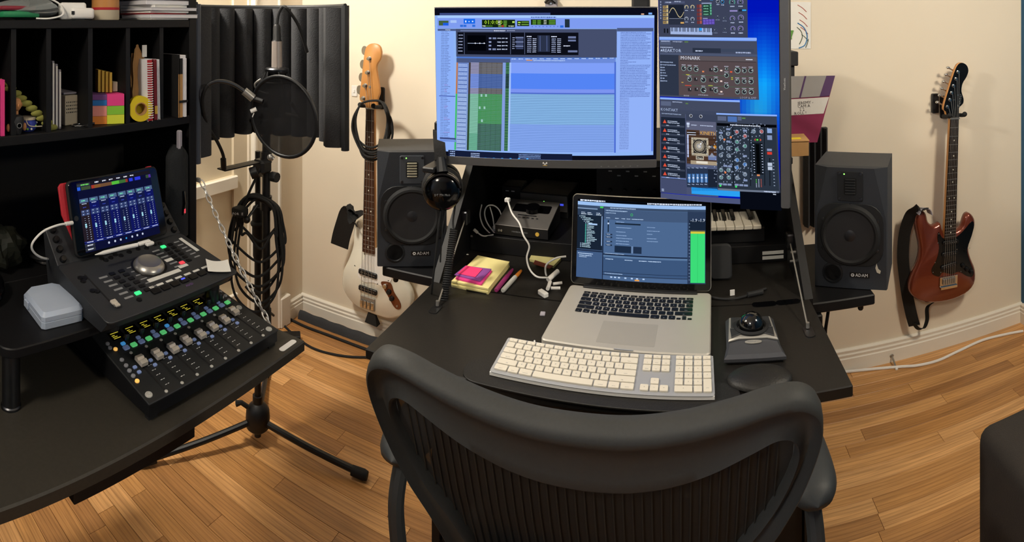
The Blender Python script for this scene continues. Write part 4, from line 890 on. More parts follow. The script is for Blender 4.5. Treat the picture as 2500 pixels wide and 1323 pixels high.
# ---- copper-red electric guitar
S = Guitar('electric_guitar', 'copper-red electric guitar with black pickguard hanging on the front wall', 1.12, .22, WF)
Sq = [(2253, 515), (2262, 524), (2267, 543), (2281, 553), (2297, 546), (2304, 568), (2318, 570), (2333, 566), (2349, 556), (2355, 538), (2361, 525), (2370, 522), (2380, 535), (2381, 552), (2374, 578), (2366, 606), (2371, 631), (2382, 660), (2380, 694), (2356, 720), (2311, 737), (2262, 740), (2234, 728), (2222, 708), (2229, 674), (2243, 642), (2248, 609), (2240, 565), (2237, 538), (2243, 519)]
MB().prism([tuple(p) for p in smooth_poly([S.L(*p) for p in Sq], 3)], .048, .092, .010).build('body', 'copper_red', S.o, 60)
pg = [(2291, 566), (2300, 580), (2318, 582), (2334, 578), (2352, 562), (2371, 540), (2377, 548), (2371, 575), (2360, 608), (2366, 635), (2376, 662), (2372, 674), (2358, 672), (2340, 662), (2322, 668), (2300, 664), (2292, 674), (2276, 668), (2274, 655), (2285, 635), (2292, 605), (2288, 580)]
MB().prism([tuple(p) for p in smooth_poly([S.L(*p) for p in pg], 3)], .0922, .0945).build('pickguard', 'pick_black', S.o)
nut, brd, ne = S.L(2328, 288), S.L(2313, 684), S.L(2317, 582)
NW, EW = .041, .056
ux_ = Vector((nut[0]-brd[0], nut[1]-brd[1])).normalized(); lat = Vector((ux_.y, -ux_.x))
def pa(p, o): return (p[0]+lat.x*o, p[1]+lat.y*o)
neck = [pa(nut, -NW/2), pa(nut, NW/2), pa(ne, EW/2), pa(ne, -EW/2)]
MB().prism(neck, .076, .0965, .003).build('neck', 'wood_maple', S.o); MB().prism(neck, .0967, .102, .001).build('fretboard', 'ebony', S.o)
ang = math.atan2(lat.y, lat.x)
for n in range(1, 23):
    t = fretx(n)/.735; p = interp(nut, ne, t)
    if t < 1: MB().at(T(p[0], p[1], .1025) @ RZ(ang)).box((0, 0, 0), (NW+(EW-NW)*t, .002, .0012)).build('fret', 'steel', S.o)
for n in (3, 5, 7, 9, 12, 15, 17, 19, 21):
    t = (fretx(n)+fretx(n-1))/2/.735; p = interp(nut, ne, t)
    for off in ((-.012, .012) if n == 12 else (0,)): q = pa(p, off); MB().lathe([(.0032, 0), (0, .0004)], 10, T(q[0], q[1], .1021)).build('inlay_dot', 'pearl', S.o)
MB().at(T(nut[0], nut[1], .101) @ RZ(ang)).box((0, 0, 0), (NW+.003, .006, .011)).build('nut', 'steel', S.o)
hs = [(2314, 286), (2308, 272), (2303, 262), (2316, 215), (2333, 165), (2345, 153), (2358, 158), (2363, 172), (2358, 188), (2349, 203), (2346, 222), (2351, 240), (2350, 252), (2341, 262), (2339, 274), (2340, 287)]
hp = [tuple(p) for p in smooth_poly([S.L(*p) for p in hs], 3)]
MB().prism(hp, .074, .087, .001).build('headstock', 'wood_maple', S.o, 60); MB().prism([(x+.0035, y-.001) for x, y in hp], .0872, .0885).build('headstock_face', 'headstock_black', S.o)
tun = [(2339, 176), (2334, 193), (2328, 210), (2323, 227), (2319, 244), (2313, 261)]
for k, (px, py) in enumerate(tun):
    p = S.L(px, py); q = S.L(px-19, py-10)
    MB().lathe([(.0078, 0), (.0078, .002), (.005, .003), (.0045, .010), (0, .0105)], 14, T(p[0], p[1], .0885)).build('tuner_post', 'chrome', S.o)
    MB().cyl((p[0], p[1], .068), (q[0], q[1], .068), .0032).ball((q[0], q[1], .068), (.009, .0065, .010), 10, 8).build('tuning_peg', 'chrome', S.o)
for px, py in ((2338, 232), (2330, 244)): p = S.L(px, py); MB().box((p[0], p[1], .0905), (.008, .004, .005), .001).build('string_tree', 'chrome', S.o)
p = S.L(2344, 245); MB().text('Fender', .020, T(p[0], p[1], .0887) @ RZ(1.42), .0002).build('logo', 'steel', S.o)
for k in range(6):
    pk = S.L(*tun[5-k]); a = pa(nut, -.0165+.0066*k); c = pa(brd, -.026+.0104*k)
    MB().tube([(pk[0]+.003, pk[1], .0945), (*a, .1065), (*c, .1065)], .0008, 5).build('string', 'steel', S.o)
for (px, py, an) in ((2319, 590, 0), (2317, 618, 0), (2315, 647, .14)):
    p = S.L(px, py); MB().at(T(p[0], p[1], 0) @ RZ(ang+an)).rrect((0, 0), .078, .018, .008, .0945, .102, .002).build('pickup', 'black_plastic', S.o)
    for k in range(6): q = Matrix.Rotation(ang+an, 2) @ Vector((-.026+.0104*k, 0)); MB().lathe([(.0022, 0), (0, .0009)], 8, T(p[0]+q.x, p[1]+q.y, .102)).build('pole_piece', 'steel', S.o)
p = S.L(2314, 683); MB().at(T(p[0], p[1], 0) @ RZ(ang)).box((0, -.002, .0965), (.086, .042, .006), .001).box((0, -.026, .10), (.08, .012, .013), .001).build('bridge_plate', 'chrome', S.o)
for k in range(6): q = pa(p, -.026+.0104*k); MB().at(T(q[0], q[1], .103) @ RZ(ang)).box((0, 0, 0), (.0088, .024, .007), .001).build('saddle', 'steel', S.o)
for px, py in ((2349, 647), (2369, 662), (2358, 655)): p = S.L(px, py); MB().lathe([(.010, 0), (.010, .006), (.007, .012), (0, .0125)], 16, T(p[0], p[1], .0945)).build('knob', 'black_plastic', S.o)
p = S.L(2351, 610); MB().tube([(p[0], p[1], .094), (p[0]+.006, p[1]+.004, .108)], .003, 8).build('switch', 'black_plastic', S.o)
for px, py in ((2291, 570), (2289, 592), (2333, 583), (2282, 640), (2277, 664), (2296, 664), (2335, 608), (2345, 662), (2374, 646), (2366, 605)): p = S.L(px, py); MB().lathe([(.0022, 0), (0, .001)], 8, T(p[0], p[1], .0945)).build('guard_screw', 'steel', S.o)
q = [S.L(*p) for p in ((2258, 508), (2240, 510), (2228, 530), (2219, 580), (2216, 640), (2222, 700), (2228, 745), (2236, 785), (2242, 806))]
MB().ribbon(sp([(x, y, z) for (x, y), z in zip(q, (.105, .10, .07, .045, .04, .04, .045, .05, .05))], 5), [.05]*3*5+[.05]*26, .003, (.85, .1, .5)).build('strap', 'strap_black', S.o)
q = [S.L(*p) for p in ((2240, 800), (2250, 812), (2264, 810), (2272, 790), (2272, 764), (2280, 752), (2300, 742), (2310, 736))]
MB().ribbon(sp([(x, y, .055) for x, y in q], 5), .02, .003, (.35, .55, .75)).build('strap_loop', 'strap_black', S.o)
q = [S.L(*p) for p in ((2237, 520), (2246, 508), (2262, 508), (2268, 520))]
MB().ribbon(sp([(x, y, .10) for x, y in q], 4), .045, .003, (0, .2, 1)).build('strap_end', 'grey_plastic', S.o)
hz = S.L(2328, 282); hanger('guitar_hanger', 'black two-pronged wall hanger holding the red electric guitar', S.x+hz[0], S.z+hz[1]-.004, WF, .036)
MB().rrect((-.05, .05), .03, .085, .004, 0, .02, .002).build('side_plate', 'black_plastic', bpy.data.objects['guitar_hanger'])
# ================================================================ slant-front secretary desk against the front wall
SX0, SX1, ZT_ = -.632, .345, .75
sec = thing('secretary_desk', 'black slant-front secretary desk with its writing flap folded down', 'desk', ((SX0+SX1)/2, 1.8, 0))
YH, YT, YB_, ZTOP = 1.385, 1.66, 2.16, 1.02      # hinge line, front of the top, back, top height
def side(x0, x1):
    pr = [(YH, 0), (YH, ZT_), (YT, ZTOP), (YB_, ZTOP), (YB_, 0)]; n = len(pr)
    return MB().add([(x, y, z) for x in (x0, x1) for y, z in pr], [list(range(n)), list(range(2*n-1, n-1, -1))]+[(k, k+n, (k+1) % n+n, (k+1) % n) for k in range(n)])
part(side(SX0, SX0+.022), 'side_panel', 'black_lam', sec); part(side(SX1-.022, SX1), 'side_panel', 'black_lam', sec)
part(bx(SX0+.022, SX1-.022, YH+.004, YB_, ZT_-.022, ZT_), 'desk_floor', 'black_desk', sec)
part(bx(SX0+.022, SX1-.022, YB_-.01, YB_, .05, ZTOP-.02), 'back_panel', 'black_matte', sec)
part(bx(SX0-.006, SX1+.006, YT, YB_+.01, ZTOP, ZTOP+.02, .002), 'top_board', 'black_lam', sec)
part(bx(SX0+.022, SX1-.022, 1.62, YB_-.01, ZT_+.001, .80, .001), 'inner_shelf', 'black_lam', sec)
flap = part(bx(SX0+.004, SX1-.008, 1.035, YH+.001, ZT_-.022, ZT_, .002), 'writing_flap', 'black_desk', sec)
for z0, z1 in ((.05, .38), (.39, .725)): part(bx(SX0+.024, SX1-.024, YH+.012, YH+.03, z0, z1, .002), 'drawer_front', 'black_lam', sec)
for z in (.21, .56):
    for x in (SX0+.25, SX1-.25): part(MB().lathe([(.006, 0), (.006, .012), (.014, .018), (.012, .028), (0, .03)], 16, T(x, YH+.012, z) @ RX(PI/2)), 'drawer_knob', 'steel', sec)
for sx, pxa, pya, pxb, pyb in ((SX0+.03, 1068, 746, 1150, 570), (SX1-.055, 1972, 800, 1940, 625)):
    a = PZ(pxa, pya, ZT_+.004); b2 = PX(pxb, pyb, sx) if sx < 0 else Vector((SX1-.03, 1.53, .845))
    if sx < 0: b2 = Vector((SX0+.03, 1.56, .87))
    part(MB().cyl(a, b2, .0022, n=8), 'flap_stay', 'steel', sec)
    part(MB().at(T(a.x, a.y-.012, ZT_)).rrect((0, 0), .022, .045, .010, 0, .0022), 'stay_plate', 'dark_steel', sec)
    part(MB().cyl(a, a+Vector((0, 0, .012)), .004), 'stay_pin', 'steel', sec)
    part(MB().box(b2, (.02, .03, .04), .003), 'stay_bracket', 'dark_steel', sec)
for x in (.05, .28, -.5): part(MB().at(T(.22 if x == .05 else x, YH-.004, ZT_)).rrect((0, 0), .06, .022, .009, 0, .0018), 'hinge_leaf', 'black_gloss', sec)
for px, py in ((1140, 622), (1157, 620), (1150, 576)):
    p = PX(px, py, SX0+.024); part(MB().lathe([(.004, 0), (.003, .006), (0, .0065)], 10, T(p) @ RY(PI/2)), 'shelf_pin', 'steel', sec)
for z, y in ((.80, 1.50), (.828, 1.49)): part(MB().lathe([(.004, 0), (.003, .014), (0, .0145)], 10, T(SX1-.022, y, z) @ RY(-PI/2)), 'shelf_pin', 'steel', sec)
# wings that carry the loudspeakers
for s_, (x0, x1) in ((-1, (SX0-.19, SX0)), (1, (SX1, SX1+.19))):
    part(bx(x0, x1, 1.45, 1.84, .700 if s_ < 0 else .676, .728 if s_ < 0 else .704, .003), 'speaker_shelf', 'black_lam', sec)
    part(bx(SX0-.04 if s_ < 0 else SX1, SX0 if s_ < 0 else SX1+.04, 1.44, 1.8, .62, .70 if s_ < 0 else .676, .003), 'shelf_bracket', 'black_lam', sec)
    part(MB().lathe([(.008, 0), (.008, .012), (.006, .016), (0, .016)], 12, T((x0+x1)/2+s_*.06, 1.47, .699 if s_ < 0 else .675) @ RX(PI)), 'shelf_bolt', 'black_plastic', sec)

# ================================================================ loudspeakers
mat('cab', '2c3037', .6, noise=.08, scale=300, bump=.15); mat('cone', '26272a', .5, noise=.1, scale=60); mat('cone_cap', '222327', .35); mat('ribbon', 'b8b4a0', .35, metal=.3); mat('plate', '4a4f57', .45, metal=.2); mat('plate_dark', '1b1d20', .5); mat('led_speaker', '7dff5a', .4, emit=3); mat('chip', 'c8c2b2', .9)  # cab tone raised to carry the light on the left cabinet
def speaker(label, loc, yaw, dark, chip=False):
    o = facing('studio_monitor', label, 'speaker', loc, yaw, 0)
    W, Hh, Dp = .205, .338, .18
    MB().prism([(-W/2, 0), (W/2, 0), (W/2, Hh), (-W/2, Hh)], -Dp, -.012, .002).build('cabinet', 'cab', o)
    # baffle: narrower facet towards the top, as on the photo's bevelled front
    f = [(-W/2, 0, -.012), (W/2, 0, -.012), (W/2, Hh, -.012), (-W/2, Hh, -.012), (-W/2+.002, .002, 0), (W/2-.002, .002, 0), (W/2-.002, .19, 0), (.066, Hh-.002, 0), (-.066, Hh-.002, 0), (-W/2+.002, .19, 0)]
    MB().add(f, [(4, 5, 6, 7, 8, 9), (0, 1, 5, 4), (1, 2, 6, 5), (6, 2, 7), (2, 3, 8, 7), (3, 9, 8), (3, 0, 4, 9)]).build('baffle', 'cab', o, 0)
    wy = .152
    oc = rr((0, wy), .186, .172, .05, 5)
    MB().prism(oc, .0, .0045, .001).build('woofer_frame', 'plate_dark' if dark else 'plate_dark', o)
    MB().lathe([(.085, .004), (.084, .008), (.079, .0155), (.073, .0165), (.067, .012)], 44, T(0, wy, 0)).build('surround', 'black_rubber', o)
    MB().lathe([(.0675, .0125), (.055, .0095), (.04, .0062), (.026, .0048)], 44, T(0, wy, 0)).build('cone', 'cone', o, 60)
    MB().lathe([(.028, .0046), (.024, .0085), (.016, .0125), (.008, .0145), (0, .015)], 32, T(0, wy, 0)).build('dust_cap', 'cone_cap', o, 60)
    for k in range(6):
        a = PI/6+k*PI/3 if True else 0; MB().lathe([(.0042, 0), (.0035, .0018), (0, .002)], 10, T(.0885*math.cos(a), wy+.082*math.sin(a), .0045)).build('screw', 'dark_steel', o)
    ty = .2855
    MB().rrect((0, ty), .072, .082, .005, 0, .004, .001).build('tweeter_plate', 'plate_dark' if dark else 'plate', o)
    MB().rrect((0, ty), .036, .048, .006, .004, .0046).build('tweeter_slot', 'black_matte', o)
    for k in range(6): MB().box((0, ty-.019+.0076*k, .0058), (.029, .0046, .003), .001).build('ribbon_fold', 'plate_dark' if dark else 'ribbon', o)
    for sx in (-1, 1):
        for sy in (-1, 1): MB().lathe([(.0045, 0), (.0038, .0018), (0, .002)], 10, T(sx*.03, ty+sy*.035, .004)).build('screw', 'dark_steel', o)
    MB().lathe([(.002, 0), (0, .0012)], 8, T(-.017, ty+.034, .004)).build('power_led', 'led_speaker', o)
    MB().lathe([(.029, .0), (.029, .003), (.024, .004), (.0215, -.002), (.020, -.004)], 32, T(-.05, .043, 0.0)).build('port_flare', 'plate_dark', o)
    MB().lathe([(.0205, .0006), (0, .0006)], 28, T(-.05, .043, 0.0)).build('port_hole', 'black_matte', o)
    MB().rrect((.026, .040), .056, .014, .001, 0, .0012).build('badge', 'black_plastic', o)
    t = MB(); t.text('ADAM', .0125, T(.032, .040, .0013), .0003)
    for k in range(6): a = k*PI/3; t.lathe([(.0018, 0), (0, .0005)], 8, T(.0065+.0034*math.cos(a), .040+.0034*math.sin(a), .0013))
    t.build('badge_lettering', 'print_white', o)
    if chip: MB().prism([(.070, .062), (.074, .050), (.083, .047), (.085, .055), (.078, .060), (.073, .075)], -.0005, .0006).build('paint_chip', 'chip', o)
    return o
pL_ = PD(1006, 648, 1.66); speaker('studio loudspeaker with a grey tweeter plate, behind the hanging headphones', (pL_.x, pL_.y, .7285), .49, False)
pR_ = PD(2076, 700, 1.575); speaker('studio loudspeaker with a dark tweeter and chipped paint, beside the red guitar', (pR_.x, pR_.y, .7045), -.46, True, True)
# speaker mains cables
c = thing('speaker_cable', 'black cable looping down from the loudspeaker beside the red guitar', 'cable', (0, 0, 0))
MB().tube(sp([Vector((.60, 1.68, .98)), Vector((.665, 1.70, .96)), Vector((.675, 1.70, .90)), Vector((.655, 1.69, .85)), Vector((.63, 1.68, .83))], 6), .005, 8).build('loop', 'black_rubber', c)
c = thing('speaker_cable', 'black cable hanging from the speaker shelf beside the writing flap', 'cable', (0, 0, 0))
MB().tube(sp([PD(2027, 718, 1.62), PD(2022, 760, 1.60), PD(2016, 800, 1.60), PD(2012, 830, 1.62), PD(1990, 900, 1.75), PD(1985, 960, 1.9), Vector((.44, 2.05, .02))], 6), .005, 8).build('cord', 'black_rubber', c)
# headphones hanging from a bracket at the monitor's corner
h0 = PD(1080, 468, 1.43)
hp = thing('headphones', 'large black studio headphones hanging beside the landscape monitor', 'headphones', h0)
nv = Vector((-h0.x, -h0.y, 0)).normalized(); TQ = nv.to_track_quat('Z', 'Y').to_matrix().to_4x4()
MB().at(TQ).lathe([(0, .016), (.022, .0145), (.038, .009), (.048, .0), (.050, -.008), (.048, -.022)], 32).build('ear_cup', 'black_gloss', hp, 60)
MB().at(TQ).lathe([(.044, -.022), (.053, -.028), (.054, -.040), (.048, -.048)], 32).build('ear_pad', 'black_rubber', hp, 60)
MB().at(TQ @ T(0, 0, -.13)).lathe([(0, -.016), (.035, -.009), (.046, .008), (.044, .022), (.050, .028), (.051, .04), (.046, .048)], 28).build('far_ear_cup', 'black_plastic', hp, 60)
yk = [TQ @ Vector((.047*math.cos(a), .047*math.sin(a), .006)) for a in [PI*.08+PI*.84*i/14 for i in range(15)]]
MB().ribbon(yk, .012, .004, nv).build('yoke', 'dark_steel', hp)
top = PD(1062, 300, 1.5)-h0
MB().at(TQ).tube([(0, .05, .004), (-.002, .068, -.004), (-.004, .082, -.012)], [.016, .013, .011], 10).build('slider', 'black_plastic', hp)
MB().at(TQ).ribbon(sp([(-.004, .078, -.012), (-.008, .115, -.028), (-.010, .14, -.062), (-.008, .115, -.10), (-.004, .075, -.118)], 6), .030, .010, (1, 0, 0)).build('headband', 'strap_black', hp)
MB().at(TQ).text('DT 770 PRO', .0075, T(0, -.004, .0165) , .0003).build('lettering', 'grey_print', hp)
MB().tube(sp([TQ @ Vector((-.004, -.044, -.01)), PD(1070, 560, 1.43)-h0, PD(1062, 640, 1.43)-h0, PD(1055, 700, 1.44)-h0, PD(1050, 760, 1.5)-h0], 6), .0028, 8).build('cable', 'black_rubber', hp)
MB().tube(sp([TQ @ Vector((.010, -.044, -.01)), PD(1080, 560, 1.43)-h0, PD(1075, 640, 1.43)-h0], 6), .0022, 8).build('cable', 'black_rubber', hp)
hk = thing('headphone_hook', 'dark hook bracket holding the headphones at the monitor corner', 'hook', PD(1066, 380, 1.47))
MB().box((0, .03, .03), (.03, .03, .11), .004).box((0, -.01, -.025), (.034, .09, .014), .003).build('bracket', 'black_plastic', hk); MB().lathe([(.005, 0), (.004, .004), (0, .004)], 10, T(.016, -.012, .004) @ RY(PI/2)).build('bolt', 'steel', hk)
# coiled headphone lead
k = thing('coiled_cord', 'black coiled telephone-style cord hanging by the desk side panel', 'cable', (0, 0, 0))
a, b2 = PD(1108, 560, 1.50), PD(1082, 745, 1.42); pts = []
ax_ = (b2-a).normalized(); e1 = ax_.orthogonal().normalized(); e2_ = ax_.cross(e1)
for i in range(420): t = i/419; an = t*2*PI*34; pts.append(a.lerp(b2, t)+(e1*math.cos(an)+e2_*math.sin(an))*.0085)
MB().tube(pts, .0024, 5).build('coil', 'black_rubber', k)
MB().tube(sp([PD(1110, 430, 1.52), PD(1112, 490, 1.52), PD(1106, 540, 1.51), a], 5), .0028, 8).build('lead', 'black_rubber', k)

# ================================================================ laptop
lapA, lapB = Vector((-.286, 1.182)), Vector((.074, 1.157))
lw = .360; ly = math.atan2(lapB.y-lapA.y, lapB.x-lapA.x); ld = .262
mid = (lapA+lapB)/2
lap = thing('laptop', 'open silver laptop with black keys on the writing flap', 'laptop', (mid.x, mid.y, ZT_), (0, 0, ly))
MB().rrect((0, ld/2), lw, ld, .012, .003, .018, .0025).build('base', 'aluminium', lap)
for sx in (-1, 1):
    for yy in (.02, ld-.02): MB().lathe([(.007, 0), (.007, .003)], 12, T(sx*.15, yy, 0)).build('rubber_foot', 'black_rubber', lap)
MB().rrect((.012-.012, .062), .125, .088, .003, .0178, .0182).build('trackpad', mat('trackpad', 'aeaaa2', .5, metal=.35, noise=.02), lap); MB().box((0, .0015, .0178), (.04, .003, .001)).build('lid_notch', 'alu_flat', lap)
MB().box((0, ld-.006, .0195), (.29, .012, .006), .002).build('hinge_bar', 'black_plastic', lap)
rows_ = [['esc']+['F%d' % i for i in range(1, 13)]+['eject'], list('`1234567890-=')+['delete'], ['tab']+list('QWERTYUIOP[]\\'), ['caps']+list("ASDFGHJKL;'")+['return'], ['shift']+list('ZXCVBNM,./')+['shift'], ['fn', 'ctrl', 'alt', 'cmd', '', 'cmd', 'alt', '<']]
WD = {'esc': 1, 'eject': 1, 'delete': 1.5, 'tab': 1.5, 'caps': 1.78, 'return': 1.78, 'shift': 2.32, 'fn': 1, 'ctrl': 1, 'alt': 1, 'cmd': 1.28, '': 5.4}
kx0, kw_tot = -.138, .276
mat('key_black', '0c0d10', .45); mat('key_print', 'd4d8e0', .6)
def key(parent, name, txt, cx, cy, w, d, z, h, mk, mp_, small=False, T0=None):
    b = MB().rrect((0, 0), w, d, min(.0022, d*.2), 0, h, .0005, 2)
    if txt:
        b.mt(1); b.text(txt, (.0042 if len(txt) == 1 else .0026), T(0 if len(txt) == 1 else 0, 0 if len(txt) == 1 else -d*.24, h+.0001), .00005)
    return link(name, b.mesh(name, [mk, mp_], 30), parent, loc=(cx, cy, z))
for r, row_ in enumerate(rows_):
    d = .0085 if r == 0 else .0158; yy = ld-.034-[0, .0148, .0334, .0520, .0706, .0892][r]
    ws = [WD.get(t, 1) for t in row_]
    if r == 0: ws = [1.07]*14
    tot = sum(ws); x = kx0; wid = kw_tot if r < 5 else kw_tot-.0385
    for t, w in zip(row_, ws):
        kw = wid*w/tot
        key(lap, 'key', t, x+kw/2, yy, kw-.0032, d, .0176, .0016, 'key_black', 'key_print'); x += kw
    if r == 5:
        for (xx, dy) in ((.0063+x, -.004), (.019+x, .004), (.019+x, -.004), (.0317+x, -.004)): key(lap, 'key', '', xx, yy+dy, .0095, .0072, .0176, .0016, 'key_black', 'key_print')
lidp = bpy.data.objects.new('lid', None)
lt = math.radians(6); lh = .226
TLid = T(0, ld-.001, .021) @ RX(PI/2-lt)
lid = MB().at(TLid).rrect((0, lh/2), lw, lh, .012, -.007, -.0008, .001).build('lid', 'aluminium', lap)
MB().at(TLid).rrect((0, lh/2), lw-.003, lh-.003, .011, -.0008, .0, 0).build('screen_glass', 'black_gloss', lid)
q = [(1403, 487), (1722, 500), (1718, 687), (1398, 665)]
sw, sh_ = .3315, .196
sc = Screen(sw, sh_, q)
R_ = random.Random(2)
sc.uv(0, 0, 1, 1, '4c6890', 0); sc.uv(0, 0, 1, .008, '04060a', 1)
sc.words(.02, .004, .2, .02, 'e8f0ff', 3, R_); sc.uv(0, 0, 1, .03, '05070c', 1); sc.words(.55, .006, .42, .02, 'd8e0f0', 3, R_)
sc.uv(0, .03, 1, .075, '9cc0f0', 2); sc.uv(0, .075, 1, .105, '3a4c68', 2); sc.uv(.18, .08, .205, .1, '40d058', 3); sc.words(.26, .085, .2, .014, 'a8c0e0', 3, R_)
sc.uv(0, .10, .205, .64, '2c3c54', 1); sc.uv(0, .11, .16, .125, '8098b8', 2); sc.uv(.0, .205, .2, .64, '182434', 2)
for i in range(20):
    v = .215+.0205*i; ind = .02+.012*min(i, 4) if i < 17 else .03
    if i > 4 and i < 17: ind = .068
    sc.disc(ind, v+.006, .005, '58c8b8' if 4 < i < 17 else '90a8c0', 3, 6); sc.words(ind+.01, v, R_.uniform(.03, .08), .011, 'c0e0f0', 3, R_)
for u in (.03, .08, .15): sc.words(u, .165, .03, .012, 'b8c8e0', 3, R_); sc.words(u, .185, .04, .012, 'd0e0f0', 3, R_)
sc.uv(.09, .305, .16, .325, 'a8c8f0', 3)
sc.uv(.193, .205, .2, .58, '8ca8d0', 3); sc.uv(0, .645, .205, 1, '425c84', 1); sc.uv(0, .645, .205, .665, '22304a', 2); sc.words(.01, .69, .12, .012, 'b8d0f0', 3, R_); sc.words(.02, .715, .1, .012, 'b8d0f0', 3, R_); sc.words(.02, .735, .06, .01, 'b8d0f0', 3, R_)
sc.uv(.205, .10, .212, 1, '1c2840', 3); sc.uv(.212, .11, .862, .24, '42587a', 1); sc.words(.225, .12, .17, .014, 'a0b8d8', 3, R_); sc.words(.225, .15, .08, .012, 'a0b8d8', 3, R_); sc.ring(.43, .165, .010, .003, '3cc858', 3, 0, 6.28)
for u in (.23, .30, .35, .39, .43, .46, .49): sc.words(u, .215, .03, .010, 'b8d0f0', 3, R_)
sc.uv(.30, .275, .50, .295, '1c2a3c', 3); sc.uv(.243, .25, .252, .40, '1c2a3c', 3); sc.uv(.241, .28, .254, .30, 'c8d8f0', 4)
for v in (.26, .33, .385, .43, .465, .50, .535): sc.words(.31, v, R_.uniform(.06, .13), .009, '98b4dc', 3, R_)
for v in (.31, .355, .395, .45, .485): sc.words(.55, v, R_.uniform(.04, .1), .009, '90acd4', 3, R_)
for v in (.42, .455, .51, .555): sc.uv(.23, v, .28, v+.018, '20304a', 3); sc.words(.235, v+.004, .03, .008, 'c8d8f0', 4, R_)
sc.uv(.30, .565, .43, .65, '1c2c44', 3); sc.uv(.43, .56, .445, .65, '6c88b0', 3); sc.uv(.445, .565, .51, .65, '20304a', 3)
sc.uv(.212, .675, .862, .69, '16223a', 3); sc.words(.225, .665, .15, .010, 'a8c0e0', 4, R_); sc.uv(.212, .69, .862, .715, '5a789e', 2); sc.uv(.212, .715, .862, .94, '3c567c', 2)
for u in (.23, .38, .49, .56, .6): sc.words(u, .735, .06, .010, 'c8e0ff', 4, R_)
sc.uv(.212, .90, .862, .905, '16223a', 3); sc.words(.225, .915, .14, .010, 'a8c0e0', 4, R_); sc.uv(.212, .935, .862, .945, '2a3a54', 3)
for u in (.27, .30, .33, .38, .43, .47, .52): sc.uv(u, .955, u+.016, .972, 'b8d0f0', 4)
sc.uv(.46, .975, .495, .992, 'f0a040', 4)
sc.uv(.862, .075, 1, 1, '2c3c58', 2); sc.uv(.875, .21, 1, .335, '1a2638', 3); sc.text('-1.9', .885, .21, .042, 'd8e4f8'); sc.text('-1.9', .945, .21, .042, 'd8e4f8')
sc.uv(.885, .335, .995, .35, '6a6a4a', 4); sc.uv(.885, .35, .995, .375, 'd8c840', 4); sc.uv(.885, .375, .995, .985, '3cdc78', 4); sc.uv(.938, .375, .940, .985, '30b060', 5)
for i in range(18): sc.uv(.872, .25+.041*i, .880, .256+.041*i, '8ca8d0', 4)
o = sc.build(lid); o.matrix_local = TLid @ T(0, lh/2+.003, .0002)
# cables and adapters at the laptop's left side
lc = thing('laptop_cables', 'tangle of white plugs and cables at the laptop side', 'cable', (0, 0, 0))
for pxa, pya, pxb, pyb in ((1350, 693, 1372, 690), (1345, 703, 1368, 703)): MB().tube([PZ(pxa, pya, .758), PZ(pxb, pyb, .758)], .0038, 8).build('plug', 'white_plastic', lc)
MB().cyl(PZ(1338, 683, .768), PZ(1362, 662, .776), .0065, n=12).build('power_plug', 'white_plastic', lc)
MB().cyl(PZ(1337, 705, .760), PZ(1343, 688, .762), .005, n=10).build('plug', 'white_plastic', lc)
MB().tube(sp([PD(1340, 688, 1.55), PD(1332, 665, 1.56), PD(1335, 645, 1.56), PD(1358, 630, 1.56), PD(1382, 626, 1.56)], 6), .0026, 8).build('cord', 'white_plastic', lc)
MB().tube(sp([Vector((-.30, 1.19, .757)), Vector((-.294, 1.174, .757)), Vector((-.28, 1.165, .757))], 6), .002, 6).build('cord', 'white_plastic', lc)
usb = tag(MB().at(T(PZ(1326, 722, .75)) @ RZ(-.7)).box((0, 0, .006), (.03, .014, .012), .002).build('usb_tag', 'white_plastic'), 'white plastic tag lying on the flap beside the laptop plugs', 'tag')
crd = tag(MB().at(T(PZ(1325, 768, .75)) @ RZ(.1)).box((0, 0, .002), (.012, .016, .004), .001).build('memory_stick', 'grey_plastic'), 'tiny grey memory stick lying left of the laptop', 'usb stick')
lc2 = thing('hub_cable', 'white usb cable running down from the audio interface to the laptop plugs', 'cable', (0, 0, 0))
MB().tube(sp([PD(1240, 490, 1.72), PD(1250, 520, 1.66), PD(1268, 545, 1.62), PD(1278, 575, 1.585), PD(1292, 600, 1.57), PD(1286, 628, 1.56), PD(1292, 655, 1.55), PD(1310, 675, 1.535), PD(1336, 678, 1.53)], 6), .0026, 8).build('cord', 'white_plastic', lc2)
MB().box(PD(1239, 488, 1.725), (.016, .014, .012), .002).build('plug', 'white_plastic', lc2)

# ================================================================ white keyboard, trackball, notes, pens
kA, kB = Vector((-.356, 1.053)), Vector((.073, 1.036)); mid = (kA+kB)/2; kyaw = math.atan2(kB.y-kA.y, kB.x-kA.x); KW, KD = .430, .1145
kb = thing('keyboard', 'full-size white keyboard with aluminium body along the flap edge', 'keyboard', (mid.x, mid.y, ZT_+.0045), (0, 0, kyaw))
MB().add([(sx*KW/2, y, z) for sx in (-1, 1) for y, z in ((0, .001), (0, .007), (KD, .0135), (KD, .001))], [(0, 1, 2, 3), (7, 6, 5, 4), (0, 4, 5, 1), (1, 5, 6, 2), (2, 6, 7, 3), (3, 7, 4, 0)]).build('underside', 'white_plastic', kb)
TK = T(0, 0, .007) @ RX(math.atan2(.0065, KD))
MB().at(TK).rrect((0, KD/2), KW+.001, KD+.001, .007, -.0005, .0016, .0004).build('plate', 'alu_flat', kb)
def wkey(t, x0, y0, w, d=.0155):
    o = key(kb, 'key', t, 0, 0, w-.0026, d, 0, .0035, 'key_white', 'grey_print'); o.matrix_local = TK @ T(-KW/2+x0+w/2, y0, .0016)
u = .0184; xa = .005
Y = [KD-.010, KD-.0262, KD-.0445, KD-.0628, KD-.0811, KD-.0994]
for i in range(14): wkey('esc' if i == 0 else 'F%d' % i if i < 13 else '', xa+i*u*15/14, Y[0], u*15/14, .0098)
